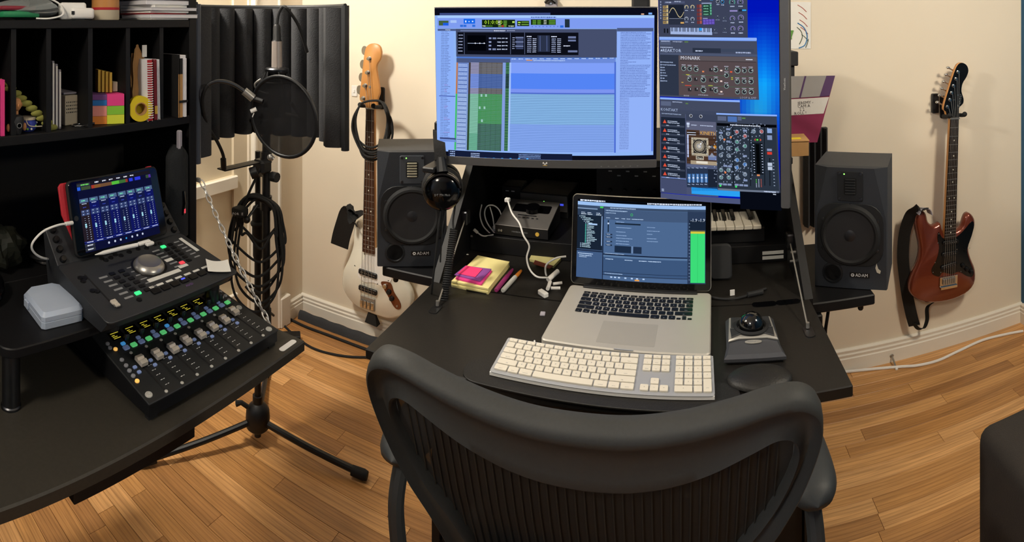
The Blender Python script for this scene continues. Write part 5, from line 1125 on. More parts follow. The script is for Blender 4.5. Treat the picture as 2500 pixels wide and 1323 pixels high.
def lay(row_, y):
    x = xa; ws = [{'tab': 1.5, 'caps lock': 1.75, 'shift': 2.25, 'shift ': 2.75, 'return': 2.25, 'delete': 2.0, '\\': 1.5, 'control': 1.5, 'option': 1.25, 'command': 1.5, ' ': 6.5}.get(t, 1) for t in row_]; k_ = 15*u/sum(ws)
    for t, w in zip(row_, ws): wkey('' if t == ' ' else t.strip(), x, y, w*k_); x += w*k_
lay(list('`1234567890-=')+['delete'], Y[1]); lay(['tab']+list('QWERTYUIOP[]')+['\\'], Y[2]); lay(['caps lock']+list("ASDFGHJKL;'")+['return'], Y[3]); lay(['shift']+list('ZXCVBNM,./')+['shift '], Y[4]); lay(['control', 'option', 'command', ' ', 'command', 'option', 'control'], Y[5])
x2 = xa+15*u+.009
for i, t in enumerate(('F13', 'F14', 'F15')): wkey(t, x2+i*u, Y[0], u, .0098)
for i, t in enumerate(('fn', 'home', 'page')): wkey(t, x2+i*u, Y[1], u)
for i, t in enumerate(('delete', 'end', 'page')): wkey(t, x2+i*u, Y[2], u)
wkey('^', x2+u, Y[4], u)
for i, t in enumerate('<v>'): wkey(t, x2+i*u, Y[5], u)
x3 = x2+3*u+.009
for i in range(4): wkey('F%d' % (16+i), x3+i*u*.98, Y[0], u*.98, .0098)
for r, row_ in enumerate(('clear,=,/,*', '7,8,9,-', '4,5,6,+', '1,2,3')):
    for i, t in enumerate(row_.split(',')): wkey(t, x3+i*u*.98, Y[1+r], u*.98)
wkey('0', x3, Y[5], u*1.96); wkey('.', x3+u*1.96, Y[5], u*.98); wkey('enter', x3+3*u*.98, (Y[4]+Y[5])/2, u*.98, .0338)
mat('leather', '1b1a19', .5, noise=.2, scale=300, bump=.3)
# trackball
tbc = PZ(1843, 818, .75)
mat('tb_body', '4a4c52', .4, metal=.3); mat('tb_frame', 'b4b2ac', .35, metal=.5); mat('tb_ball', '07080a', .06, coat=1)
tb = thing('trackball', 'grey and silver trackball mouse with a big black ball on the flap', 'mouse', (.165, 1.165, ZT_), (0, 0, -.05))
MB().prism([(-.064, -.022), (.064, -.022), (.057, .02), (.055, .125), (.048, .132), (-.048, .132), (-.055, .125), (-.057, .02)], 0, .018, .006).build('body', 'tb_body', tb)
TT = T(0, .072, .0165) @ RX(-.03)
o_ = [tuple(p) for p in [(-.052, -.042), (.052, -.042), (.047, .05), (-.047, .05)]]
MB().at(TT).prism([(-.053, -.046), (-.03, -.036), (.03, -.036), (.053, -.046), (.047, .052), (-.047, .052)], 0, .006, .002).build('silver_frame', 'tb_frame', tb)
for sx in (-1, 1):
    MB().at(TT).prism([(sx*.046, -.038), (sx*.024, -.024), (sx*.032, .0), (sx*.047, .0)], .005, .0085, .001).build('button', 'charcoal', tb)
    MB().at(TT).prism([(sx*.045, .005), (sx*.033, .005), (sx*.022, .030), (sx*.022, .047), (sx*.043, .047)], .005, .0085, .001).build('button', 'charcoal', tb)
MB().at(TT @ T(0, .004, .0)).lathe([(.038, .004), (.038, .010), (.033, .013), (.029, .010), (.028, .004)], 36).build('scroll_ring', 'black_rubber', tb)
MB().at(TT @ T(0, .004, .012)).ball((0, 0, 0), .0275, 32, 18).build('ball', 'tb_ball', tb, 80)
MB().at(TT).lathe([(.018, 0), (.018, .0015), (0, .002)], 24, T(0, -.047, .001) @ Matrix.Diagonal((1, .38, 1, 1))).build('badge', 'tb_frame', tb)
MB().at(TT).text('Kensington', .0055, T(0, -.047, .0032), .0001).build('badge_lettering', 'grey_print', tb)
wrp = thing('wrist_pad', 'black oval leather wrist pad in front of the trackball', 'wrist rest', (.165, 1.088, ZT_+.0045), (0, 0, -.05))
MB().grid(lambda u_, v: (.064*math.cos(2*PI*u_)*math.cos(PI/2*v), .040*math.sin(2*PI*u_)*math.cos(PI/2*v), .018*math.sin(PI/2*v)), 32, 8, True).build('pad', 'leather', wrp, 80)
pc_ = tag(MB().at(T(-.145, 1.056, ZT_+.0003) @ RZ(-.04)).rrect((0, 0), .535, .08, .036, 0, .004, .001, 6).build('keyboard_mat', 'leather'), 'black rounded mat under the front of the white keyboard', 'mat')
# sticky notes
def note(name, lab, pxs, z, h, m, grp=None):
    P_ = [PZ(px, py, z) for px, py in pxs]; c = sum(P_, Vector())/4
    o = thing(name, lab, 'sticky notes', (c.x, c.y, z)); 
    n_ = max(1, int(h/.004))
    for k in range(n_): MB().add([(p-c)+Vector((.0006*math.sin(k*5), .0006*math.cos(k*3), h*k/n_)) for p in P_]+[(p-c)+Vector((.0006*math.sin(k*5), .0006*math.cos(k*3), h*(k+1)/n_-.0002)) for p in P_], [(0, 1, 2, 3), (7, 6, 5, 4), (0, 4, 5, 1), (1, 5, 6, 2), (2, 6, 7, 3), (3, 7, 4, 0)]).build('sheets', m, o)
    return o
mat('note_cream', 'e8dc98', .75, noise=.03); mat('note_mag', 'd83a8c', .75); mat('note_vio', '8a4a9a', .75); mat('note_pink', 'f03c78', .75); mat('note_pale', 'b8b078', .8)
note('sticky_pad', 'large pale yellow sticky pad lying on the writing flap', ((1102, 700), (1192, 719), (1244, 652), (1166, 636)), ZT_, .016, 'note_cream')
note('sticky_pad', 'small magenta sticky pad on the pale yellow pad', ((1112, 682), (1175, 697), (1201, 664), (1138, 652)), ZT_+.0165, .004, 'note_mag')
note('sticky_pad', 'small violet sticky pad on the magenta pad', ((1109, 672), (1172, 688), (1200, 658), (1136, 650)), ZT_+.0208, .0018, 'note_vio')
note('sticky_pad', 'bright pink sticky note on top of the violet pad', ((1117, 668), (1160, 677), (1178, 657), (1138, 649)), ZT_+.0229, .0012, 'note_pink')
note('sticky_pad', 'pale sticky note stack lying before the inner shelf', ((1293, 638), (1352, 655), (1372, 634), (1306, 611)), ZT_, .008, 'note_pale')
note('sticky_pad', 'reddish sticky notes in front of the pale stack', ((1302, 645), (1342, 657), (1350, 650), (1306, 636)), ZT_+.0085, .0015, 'copper_red')
def pen(lab, pa_, pb_, r, m, cm, cap=.35):
    a, b = PZ(*pa_, ZT_+r), PZ(*pb_, ZT_+r); o = thing('marker_pen', lab, 'pen', a); d = b-a
    MB().tube([(0, 0, 0), d*.02, d*.5, d*(1-cap)], [r*.7, r, r, r], 12).build('barrel', m, o)
    MB().tube([d*(1-cap), d*(1-cap*.5), d*.98, d], [r*.8, r*.85, r*.6, r*.3], 12).build('cap', cm, o); return o
mat('pen_mag', '8a2a64', .35); mat('pen_grey', 'b8b8b4', .4); mat('pen_orange', 'd08030', .4)
pen('magenta felt marker lying beside the pale yellow pad', (1211, 709), (1252, 657), .006, 'pen_mag', 'pen_mag'); pen('grey marker with an orange end lying next to the magenta marker', (1227, 710), (1273, 660), .006, 'pen_grey', 'pen_orange')
# ================================================================ gear inside the secretary
ai = thing('audio_interface', 'silver desktop audio interface with a black dial on the inner shelf', 'audio interface', (-.4525, 1.632, .80), (0, 0, -.03))
W_, D_ = .165, .155
MB().add([(sx*W_/2, y, z) for sx in (-1, 1) for y, z in ((0, .004), (0, .03), (.02, .036), (D_, .064), (D_, .004))], [list(range(5)), list(range(9, 4, -1))]+[(k_, k_+5, (k_+1) % 5+5, (k_+1) % 5) for k_ in range(5)]).build('body', 'black_plastic', ai)
TA = T(0, 0, .031) @ RX(math.atan2(.034, D_))
MB().at(TA).box((0, D_/2, .001), (W_, D_, .003), .001).build('top_plate', mat('interface_grey', '6e6b69', .45, metal=.3), ai)
MB().at(TA).rrect((.005, .105), .12, .045, .006, .0025, .003).build('display_window', 'black_gloss', ai); MB().at(TA).lathe([(.024, .003), (.023, .016), (.018, .017), (0, .015)], 28, T(.01, .095, 0)).build('dial', 'black_gloss', ai)
MB().at(TA).box((0, .064, .003), (.06, .004, .001)).build('slot', 'dark_steel', ai)
for k_ in range(6): MB().at(TA).box((-.035+.014*k_, .05, .003), (.007, .005, .002), .0005).build('button', 'dark_steel', ai)
for x in (-.07, -.062): MB().lathe([(.004, 0), (.003, .003)], 10, T(x, .0, .016) @ RX(PI/2)).build('jack', 'steel', ai)
MB().lathe([(.006, 0), (.006, .002), (.0035, .002)], 14, T(.05, 0, .017) @ RX(PI/2)).build('headphone_jack', 'card_yellow', ai)
MB().at(T(-.005, -.0005, .017) @ RX(PI/2)).text('UNIVERSAL AUDIO', .006, Matrix.Identity(4)).build('lettering', 'grey_print', ai)
ib = thing('rack_interface', 'grey half-rack box with green lights behind the audio interface', 'rack unit', PZ(1308, 515, .835)*1, (0, 0, -.06)); ib.location = (-.43, 1.83, .80)
MB().box((0, .08, .038), (.165, .16, .076), .002).build('case', 'black_plastic', ib); MB().box((0, -.002, .048), (.162, .004, .052), .001).build('faceplate', 'interface_grey', ib)
for x in (-.045, .002, -.005, -.045): MB().lathe([(.0022, 0), (0, .0012)], 8, T(x, -.004, .046 if x != .002 else .051) @ RX(PI/2)).build('status_led', 'led_speaker', ib)
for x in (.03, .045): MB().lathe([(.004, 0), (.0035, .002)], 10, T(x, -.004, .046) @ RX(PI/2)).build('jack', 'black_plastic', ib)
MB().lathe([(.005, 0), (.004, .004)], 12, T(-.062, -.004, .048) @ RX(PI/2)).build('knob', 'black_plastic', ib); MB().box((.063, -.0045, .046), (.012, .001, .006)).build('port', 'led_blue', ib)
hb = thing('usb_hub', 'black usb hub box on the inner shelf beside the cable loop', 'usb hub', (-.545, 1.84, .80))
MB().box((0, .04, .045), (.07, .08, .09), .003).build('case', 'black_plastic', hb)
for x in (-.014, .006): MB().box((x, -.0005, .073), (.011, .001, .003)).build('port', 'print_white', hb)
wl_ = thing('white_cable_loop', 'loop of thin white cable on the inner shelf beside the audio interface', 'cable', (0, 0, 0))
MB().tube(sp([PD(1176, 500, 1.80), PD(1172, 525, 1.76), PD(1180, 552, 1.74), PD(1200, 573, 1.735)], 6), .0021, 6).build('cord', 'white_plastic', wl_)
MB().tube(sp([PD(1212, 575, 1.735), PD(1190, 545, 1.75), PD(1183, 520, 1.77), PD(1190, 503, 1.79), PD(1206, 502, 1.80), PD(1220, 515, 1.80), PD(1228, 538, 1.78)], 6), .0021, 6).build('cord', 'white_plastic', wl_)
MB().tube(sp([PD(1196, 505, 1.80), PD(1203, 530, 1.78), PD(1207, 560, 1.75)], 6), .0021, 6).build('cord', 'white_plastic', wl_)
MB().tube(sp([PD(1163, 565, 1.72), PD(1180, 576, 1.715), PD(1205, 573, 1.715)], 6), .0021, 6).build('cord', 'white_plastic', wl_); MB().cyl(PD(1157, 560, 1.72), PD(1166, 568, 1.72), .0045).build('plug', 'white_plastic', wl_)
MB().box(PD(1213, 556, 1.765), (.02, .03, .02), .003).build('adapter', 'white_plastic', wl_)
mk = thing('midi_keyboard', 'small piano-key controller on the inner shelf behind the laptop', 'midi keyboard', (.255, 1.645, .80), (0, 0, .0))
MB().box((-.19, .085, .022), (.40, .17, .044), .003).build('body', 'black_plastic', mk)
for k_ in range(14): MB().box((-.0155-.0262*k_, .05, .0485), (.0248, .125, .012), .0015).build('white_key', 'key_white', mk)
for k_ in range(13):
    if k_ % 7 not in (1, 5): MB().box((-.0286-.0262*k_, .074, .058), (.013, .078, .012), .0015).build('black_key', 'black_gloss', mk)
for z in (.764, .778): tag(MB().box((.2835, 1.6185, z), (.062, .0012, .0095)).build('label_strip', 'label_tape'), ('upper' if z > .77 else 'lower')+' white printed label strip on the inner shelf front', 'label')
pr_ = MB()
ru = thing('rack_unit', 'black rack unit with tiny white legends at the back of the secretary', 'rack unit', (-.12, 1.93, .80))
MB().box((0, .08, .075), (.30, .16, .15), .003).build('case', 'black_plastic', ru)
for k_ in range(7): MB().box((-.1+.03*k_, -.0008, .12 if k_ % 2 else .135), (.012, .001, .004)).build('legend', 'print_white', ru)
for k_ in range(5): MB().lathe([(.007, 0), (.006, .012), (0, .013)], 12, T(-.1+.05*k_, 0, .07) @ RX(PI/2)).build('knob', 'charcoal', ru)
pwl = thing('power_lead', 'black power lead with a white tag lying behind the trackball', 'cable', (0, 0, 0))
MB().tube(sp([PZ(1738, 726, .754), PZ(1770, 730, .754), PZ(1800, 728, .754), PZ(1840, 716, .754), PZ(1870, 704, .754)], 5), .003, 8).build('cord', 'black_rubber', pwl); MB().tube([PZ(1825, 720, .756), PZ(1862, 712, .756)], .0065, 10).build('strain_relief', 'black_rubber', pwl)
MB().at(T(PZ(1788, 720, .752)) @ RZ(.2)).box((0, 0, .006), (.012, .002, .014)).build('tag', 'white_plastic', pwl)
wc2 = thing('thin_cable', 'thin white cable curling out behind the laptop lid', 'cable', (0, 0, 0)); MB().tube(sp([PD(1736, 603, 1.62), PD(1760, 598, 1.63), PD(1775, 620, 1.62), PD(1783, 650, 1.61), PD(1765, 650, 1.60), PD(1738, 634, 1.59)], 6), .0018, 6).build('cord', 'white_plastic', wc2)
ps = thing('mouse_pouch', 'dark grey rounded pouch standing behind the laptop', 'pouch', (.125, 1.53, ZT_)); MB().at(RX(PI/2-.25)).rrect((0, .045), .06, .09, .012, -.012, .012, .004).build('pouch', 'charcoal', ps)
# ================================================================ the two desktop monitors
mat('bezel_grey', '5a5a5c', .45, metal=.3); mat('bezel_top', '8d9098', .35, metal=.6)
def monitor(label, bl, br, h, pitch, side_bezel=0, bot_bezel=.021):
    w = (br-bl).length; yaw = math.atan2(br.y-bl.y, br.x-bl.x); c = (bl+br)/2
    o = facing('desktop_monitor', label, 'monitor', c, yaw, pitch)
    MB().rrect((0, h/2), w, h, .008, -.028, -.002, .003).build('housing', 'charcoal', o)
    MB().box((0, h-.001, -.008), (w, .0025, .014)).build('top_trim', 'bezel_top', o)
    MB().rrect((-side_bezel/2, h/2+bot_bezel/2), w-side_bezel-.002, h-bot_bezel-.003, .003, -.002, .0).build('panel_glass', 'black_gloss', o)
    if bot_bezel > .01: MB().rrect((0, bot_bezel/2), w, bot_bezel, .004, -.004, .002, .001).build('bezel', 'bezel_grey', o)
    if side_bezel: MB().rrect((w/2-side_bezel/2, h/2), side_bezel, h, .004, -.004, .002, .001).build('bezel', 'bezel_grey', o)
    MB().rrect((0, h/2), w*.4, h*.4, .02, -.05, -.028, .004).build('rear_bulge', 'charcoal', o)
    return o, w
def pz_d(px, py, d): return PD(px, py, d)
bl = PD(1067, 398, 1.465); br = PD(1603, 409, 1.42); bl.z = br.z = 1.082
mon, mw = monitor('landscape monitor showing a pale blue music session, above the secretary desk', bl, br, .402, math.radians(-4))
q = [(1047, 18), (1602, 20), (1602, 389), (1064, 376)]
sw, sh_ = mw-.003, .402-.021-.003
sc = Screen(sw, sh_, q); R_ = random.Random(9)
def C(x0, y0, x1, y1, c, l=1): sc.px(1040+x0/3.15, y0/3.15, 1040+x1/3.15, y1/3.15, c, l)
def uvc(x, y): return sc.q(1040+x/3.15, y/3.15)
def W_(x, y, n, h, c, l=3): u, v = uvc(x, y); sc.words(u, v, n/3.15/540, h/3.15/364, c, l, R_)
sc.uv(0, 0, 1, 1, '0a0c1a', 0)
C(65, 90, 945, 108, '3c4a80', 1)
sc.px(1040+48/3.15, 108/3.15, 1040+1748/3.15, 1150/3.15, '8fb4f4', 1)
C(48, 108, 1748, 128, 'a8ccff', 2); C(48, 128, 1748, 205, '7f9cf0', 2); W_(795, 122, 190, 10, '5a70b0')
C(60, 148, 140, 185, '44603c', 3); C(95, 165, 140, 185, '1a5ce0', 4); C(155, 145, 205, 165, 'a8c4f8', 3)
C(263, 135, 355, 172, '1668e8', 3); C(275, 148, 285, 162, 'e0ecff', 4); C(303, 152, 310, 160, 'e0ecff', 4); C(330, 150, 340, 160, 'e0ecff', 4)
for x in (235, 262, 333): C(x, 180, x+24, 196, '2c6cd8', 3)
C(410, 142, 672, 200, '12240e', 3); u_, v_ = uvc(430, 163); sc.text('01:0:0:0', u_, v_, .028, 'b8e83c', 5)
for y in (150, 162, 174): W_(538, y, 20, 8, 'e0e8e0', 4); C(580, y, 608, y+9, '5c8c34', 4)
C(415, 186, 495, 194, '4c7c2c', 4); C(540, 184, 565, 198, '6c8c3c', 4); C(566, 184, 585, 198, 'a83c2c', 4); C(586, 184, 605, 198, '5c8c34', 4)
W_(415, 186, 24, 8, 'e8f0e0', 5); C(650, 155, 668, 168, 'b8e060', 4); W_(620, 188, 44, 8, 'd8e8c0', 4)
C(688, 152, 782, 192, '14280e', 3); C(695, 160, 715, 170, 'a8e048', 4); C(722, 158, 778, 166, '6c9c3c', 4); C(722, 176, 778, 184, '6c9c3c', 4); W_(695, 178, 16, 7, 'e0e8e0', 4)
C(795, 142, 988, 184, '14280e', 3)
for k in range(3):
    for x in (808, 845, 935): C(x, 148+12*k, x+(28 if x < 900 else 50), 156+12*k, '5c9434', 4)
    W_(895, 148+12*k, 20, 7, 'e0e8e0', 4)
for k in range(8): C(802+28*k, 192, 812+28*k, 199, '5c78c8', 3)
C(1022, 188, 1048, 205, '2c6cd8', 4); C(1058, 142, 1095, 204, '20303c', 3); C(1645, 102, 1668, 112, 'd8a888', 3); C(1702, 96, 1730, 110, '7cb0f8', 3)
# clip list left
C(52, 210, 200, 1135, '8cb0f8', 2); C(52, 210, 205, 226, '4a5a88', 3); W_(115, 215, 40, 7, 'c0d0f0', 4)
for k in range(66):
    y = 232+12.6*k
    if 715 < y < 730 or y > 1040: continue
    W_(82+k*.2, y, 26, 5, '5468a8', 3); W_(112+k*.18, y, R_.choice([22, 30, 34, 48]), 5, ['5468a8', '5468a8', '8058a0', '3c4c88'][R_.randrange(4) if y > 570 else 0], 3)
C(78, 720, 210, 727, '4a60b0', 4); C(92, 1045, 222, 1058, '3c4a80', 4); C(92, 1062, 225, 1075, '6c8cd8', 4)
# channel strip plug-in row
C(205, 210, 1460, 420, '454e6c', 3); C(238, 220, 500, 228, '7080a8', 4); W_(505, 222, 90, 8, 'd8e0f8', 4); W_(610, 222, 60, 7, '98a4c8', 4)
C(218, 236, 1165, 402, '0c0e18', 4)
for x in (270, 637, 748): C(x, 240, x+4, 402, '5a6484', 5)
C(298, 260, 446, 375, '020308', 5); C(300, 318, 440, 321, 'c0d0f0', 6)
for x in (360, 397, 432): u_, v_ = uvc(x, 319); sc.disc(u_, v_, .003, 'f0f4ff', 7, 8)
for k in range(4):
    y = [276, 304, 331, 358][k]; C(468, y, 488, y+12, '8c98c0', 5); W_(535, y+3, 30, 8, 'c8d4f0', 5); W_(572, y+3, 22, 8, 'c8d4f0', 5); W_(600, y+3, 16, 8, 'c8d4f0', 5)
    if k in (0, 3): C(498, y, 526, y+13, '7884a8', 5)
for k in range(6): W_(225, 255+24*k, 34, 7, 'a8b4d8', 5); 
for k in range(6): C(678 if k % 2 == 0 else 684, 272+16*k, 740, 284+16*k, '6c78a0' if k % 2 == 0 else '3c4668', 5); W_(654, 276+16*k, 18, 6, 'b8c4e8', 5)
W_(765, 266, 36, 8, 'e0e8ff', 5); W_(955, 268, 42, 8, 'e0e8ff', 5)
for k in range(8): W_(770, 284+14*k, 32, 7, 'a0acd0', 5); W_(812, 284+14*k, 28, 7, 'c0ccec', 5); W_(958, 286+14*k, 32, 7, 'a0acd0', 5); W_(1002, 286+14*k, 28, 7, 'c0ccec', 5)
C(850, 262, 945, 385, '2a3248', 5); C(866, 265, 874, 380, '48547c', 6); C(918, 265, 926, 380, '48547c', 6); C(1085, 270, 1145, 286, '6c78a0', 5); C(1085, 295, 1145, 308, '6c78a0', 5); C(1085, 375, 1158, 390, '6c78a0', 5); W_(1050, 338, 50, 8, 'e0e8ff', 5)
# ruler and track headers
C(212, 420, 1452, 432, '4a74c8', 3); C(212, 432, 640, 465, '4a5880', 3); C(640, 432, 1452, 465, '6c8ad8', 3)
for k in range(15): W_(650+54*k, 434, 34, 7, 'c0d8ff', 4)
C(765, 444, 812, 451, 'e09858', 5); W_(820, 447, 240, 6, 'c0d8ff', 5)
NT = 62
for k in range(NT):
    y = 465+(1138-465)*k/NT; y2 = 465+(1138-465)*(k+1)/NT; h = y2-y
    grn = y > 698; dim = 545 < y < 655
    C(212, y, 224, y2, '3cc060' if grn else 'c07848', 3); C(224, y, 312, y2-2, '7088c8' if not grn else '8098c8', 3); W_(230, y+3, 70, 4, 'c8dcff' if k % 3 else '405088', 4)
    C(312, y, 328, y2, '2c4830' if grn else '443c3c', 3)
    C(328, y, 394, y2-2.4, ('88c8b0' if y < 1000 else '70b89c') if grn else ('9a98b8' if not dim else '7c98e8'), 4); C(328, y2-2.4, 394, y2, '3a5a4a' if grn else '3c4468', 4)
    C(394, y, 582, y2-1, ('3c8c3c' if y < 930 else '34583c') if grn else ('5a5248' if not dim else '3c5490'), 4)
    for q_ in range(4): C(420+40*q_, y+2, 452+40*q_, y2-3, ('468c44' if y < 930 else '3c6848') if grn else ('6a6258' if not dim else '445c98'), 5)
    C(582, y, 606, y2-2, '8098d8', 4); C(606, y, 634, y2-1, '0e2c10', 4)
    if not dim:
        for q_ in range(3): C(609+9*q_, y+3, 614+9*q_, y2-4, '48b040' if k % 2 else '70d858', 5)
    C(634, y, 648, y2-1.5, 'a8c4f8', 4)
for x, y in ((412, 705), (448, 705), (400, 798), (438, 798), (420, 898)): C(x, y, x+14, y+20, '9cc8c0', 6)
C(648, 465, 1446, 1140, '7f9ff8', 3); C(648, 545, 1446, 662, '5484f4', 4); C(648, 662, 1446, 690, '7c94f0', 4); C(648, 690, 1446, 700, '4c68c8', 4); C(648, 700, 1446, 930, '88b8e8', 4); C(648, 930, 1446, 1140, '86a8f0', 4)
for k in range(34): y = 706+12.8*k; C(648, y, 1446, y+2.4, '4c70a0' if y < 935 else '5478b8', 5)
C(1446, 465, 1458, 1160, '4a6ad0', 5)
# right clip list
C(1460, 210, 1742, 236, '4a5880', 3); C(1462, 236, 1732, 1155, '92b2f8', 3); C(1732, 236, 1745, 1160, '5c7ce0', 3)
for k in range(72):
    y = 240+12.5*k; 
    if y > 1140: break
    W_(1488, y, (R_.choice([190, 205, 225, 230]) if y < 730 else 70) if k not in (17, 18, 19) else R_.choice([60, 120]), 6, '5a70b4' if y < 730 else '6c84c4', 4)
# bottom windows
C(165, 1140, 1130, 1215, '141c38', 6)
for k in range(3): W_(178, 1148+16*k, 40, 8, 'a8c0f0', 7); W_(345, 1158+13*k, 70, 6, 'c0d4ff', 7); W_(720, 1162+12*k, 170, 6, '90b0f0', 7)
for k in range(3): C(360, 1190+9*k, 1130, 1193+9*k, '5c7cc8', 7)
for k in range(6): C(455+65*k, 1192, 470+65*k, 1203, '3c9ce8', 8)
sc.build(mon, (0, .021+sh_/2, .0002))
b_ = MB(); 
for k, (x, y) in enumerate(((-.004, .002), (.0, -.001), (.004, .002))): b_.ball((x, .011+y, .0022), (.0022, .0028, .0004), 8, 5)
b_.build('logo', 'print_white', mon); MB().box((0, .0068, .0022), (.011, .001, .0004)).build('logo_bar', 'card_yellow', mon)
for k in range(6): MB().box((.14+.018*k, .006, .0022), (.004, .001, .0004)).build('button_mark', 'grey_print', mon)
# ---- portrait monitor
bl = PD(1605, 478, 1.4585); br = PD(1929, 509, 1.36); bl.z = br.z = .999; bl.x += .008
port, pw = monitor('portrait monitor filled with synthesizer windows on a blue wallpaper', bl, br, .565, math.radians(-2), .022, .006)
q = [(1606, -20), (1929, 0), (1908, 505), (1612, 473)]
sw, sh_ = pw-.022-.004, .515
sc = Screen(sw, sh_, q); R_ = random.Random(4)
def C(x0, y0, x1, y1, c, l=1): sc.px(1590+x0/2.595, y0/2.595, 1590+x1/2.595, y1/2.595, c, l)
def U(x, y): return sc.q(1590+x/2.595, y/2.595)
def W_(x, y, n, h, c, l=3): u, v = U(x, y); sc.words(u, v, n/2.595/315, h/2.595/495, c, l, R_)
def KN(x, y, r, c='3a4048', rim='9aa8b8', l=5, ang=None): u, v = U(x, y); sc.knob(u, v, r/2.595/315, c, rim, l, ang)
def RG(x, y, r, t, c, l=5): u, v = U(x, y); sc.ring(u, v, r/2.595/315, t/2.595/315, c, l)
for j in range(56):
    for i in range(30):
        u, v = i/30, j/56; g = max(0, 1-abs(u-.86)*3.2)*max(0, 1-abs(v-.42)*3.0); g2 = max(0, 1-abs(u-.8)*4)*max(0, 1-abs(v-.56)*6)
        cc = (.0+.12*g2+.05*g, .08+.55*g+.25*g2, .72+.28*g); sc.uv(u, v, u+1/30, v+1/56, cc, 0)
# top synthesizer window
C(45, -60, 668, 0, '2c3248', 1); C(45, -20, 668, 235, '3c4258', 2); C(48, 215, 660, 240, '3c4258', 2)
for k in range(7): C(55, 8+17*k, 63, 18+17*k, '8c98b8', 3)
C(85, 12, 235, 26, '4c5470', 3); W_(95, 15, 40, 8, 'a8b4d0', 4); W_(160, 15, 46, 8, 'a8b4d0', 4)
for k in range(5):
    y = 38+24*k; C(75, y, 100, y+19, '9c8458', 3); C(102, y, 114, y+19, 'c8b480', 3)
    for m_ in range(3): C(80+7*m_, y+4+3*(m_ % 2), 84+7*m_, y+9+3*(m_ % 2), '2c2820', 4)
C(118, 36, 228, 130, '1c2230', 3); C(118, 128, 228, 160, '2a3040', 3)
for k in range(40):
    t = k/39; u, v = U(122+105*t, 86+30*-math.sin(2*PI*t)+4*t); sc.disc(u, v, .0032, 'd8c898', 5, 6)
C(122, 121, 226, 124, '8c94a8', 4); C(203, 150, 228, 160, 'd8a860', 4); 
for x, y, c in ((247, 60, 'd8c898'), (290, 62, 'd8c898'), (246, 132, 'a8b0c0'), (289, 137, 'a8b0c0')): RG(x, y, 14, 4, c); KN(x, y, 9, '202838', '5a6478', 4); W_(x-10, y+17, 20, 6, 'a8b4d0', 4)
for k in range(5): y = 50+25*k; C(320, y, 340, y+20, '6c3438', 3); C(341, y, 354, y+20, 'a8584c', 3)
C(355, 42, 425, 50, '8c98b8', 4); C(362, 52, 424, 124, '2c5448', 3)
for k in range(4): C(364, 54+17*k, 410, 67+17*k, '183028', 4); W_(368, 58+17*k, 34, 7, '80c8a8', 5); C(412, 54+17*k, 424, 67+17*k, '5ca888', 4)
C(362, 136, 395, 142, '8c98b8', 4); C(360, 144, 443, 178, '4c3c90', 3)
for a_ in range(4):
    for b2 in range(2): C(364+20*a_, 147+16*b2, 380+20*a_, 160+16*b2, '6c58c0', 4)
C(330, 14, 435, 22, '202838', 3); C(415, 18, 436, 30, '3c9ce0', 4); C(338, 20, 352, 26, 'd8c898', 4)
for x, y, c in ((468, 40, 'a8b0c0'), (500, 45, '3c9ce0')): KN(x, y, 12, '202838', c, 4); W_(x-10, y+16, 20, 6, 'a8b4d0', 4)
for x, y in ((464, 135), (512, 145), (448, 215), (510, 215)): KN(x, y, 10, '2c3448', '545e74', 4); W_(x-14, y+15, 28, 5, '7c88a4', 4)
C(545, 5, 665, 245, '424a60', 2)
for x, y, c, r in ((566, 52, '58b098', 20), (622, 55, '8c80c0', 20), (565, 152, '8c80c0', 18), (622, 152, '8c80c0', 20), (566, 215, '8c80c0', 17), (618, 218, '8c80c0', 19)): RG(x, y, r, 4, c); KN(x, y, r*.55, '202838', '6a7488', 4); W_(x-14, y+22, 28, 7, 'b8c4e0', 4)
C(565, 5, 615, 18, '202838', 4); C(590, 8, 612, 16, '3c9ce0', 5); C(548, 102, 600, 110, '9c90d0', 4); C(608, 100, 662, 114, '202838', 4); C(632, 102, 660, 112, '3c9ce0', 5)
# on-screen keys
C(75, 178, 128, 215, '3c4258', 3); C(82, 182, 92, 210, '12161e', 4); C(104, 184, 114, 212, '12161e', 4)
for k in range(36):
    x = 130+8.2*k; C(x, 179+.08*8.2*k, x+7.4, 221+.08*8.2*k, 'a8bce8', 4)
    if k % 7 not in (2, 6): C(x+5.4, 179+.08*8.2*k, x+10, 204+.08*8.2*k, '1c2434', 5)
C(335, 195, 353, 212, '2c9cf0', 6)
# second window: modular synth
C(48, 232, 722, 252, '7ca4f8', 3)
def slab_(x0, x1, y0, y1, c, l):
    s_ = .075; a = U(x0, y0); b = U(x1, y0+s_*(x1-x0)); d = U(x1, y1+s_*(x1-x0)); e = U(x0, y1); sc.poly([a, b, d, e], c, l)
slab_(48, 722, 232, 243, '9cbcf8', 3); slab_(48, 722, 243, 610, '434a60', 2); slab_(55, 130, 252, 268, '5a6480', 3); slab_(55, 130, 270, 282, '505a74', 3); W_(62, 258, 60, 6, 'a8b4d4', 4); W_(145, 266, 70, 6, 'a8b4d4', 4); C(230, 272, 256, 280, '5c7c4c', 4); W_(55, 296, 90, 6, 'b8c4e0', 4)
u, v = U(74, 320); sc.text('REAKTOR', u, v, .016, 'b8c8e8', 5); sc.poly([U(56, 324), U(72, 324), U(64, 310)], 'b8c8e8', 4)
slab_(52, 722, 332, 345, '4c5670', 3); slab_(286, 480, 316, 345, '2a3244', 4); W_(306, 332, 50, 8, 'c8d4f0', 5); slab_(480, 700, 332, 352, '3c465c', 4); W_(580, 358, 100, 10, 'a8b4d4', 5)
slab_(52, 190, 345, 600, '2e3648', 3)
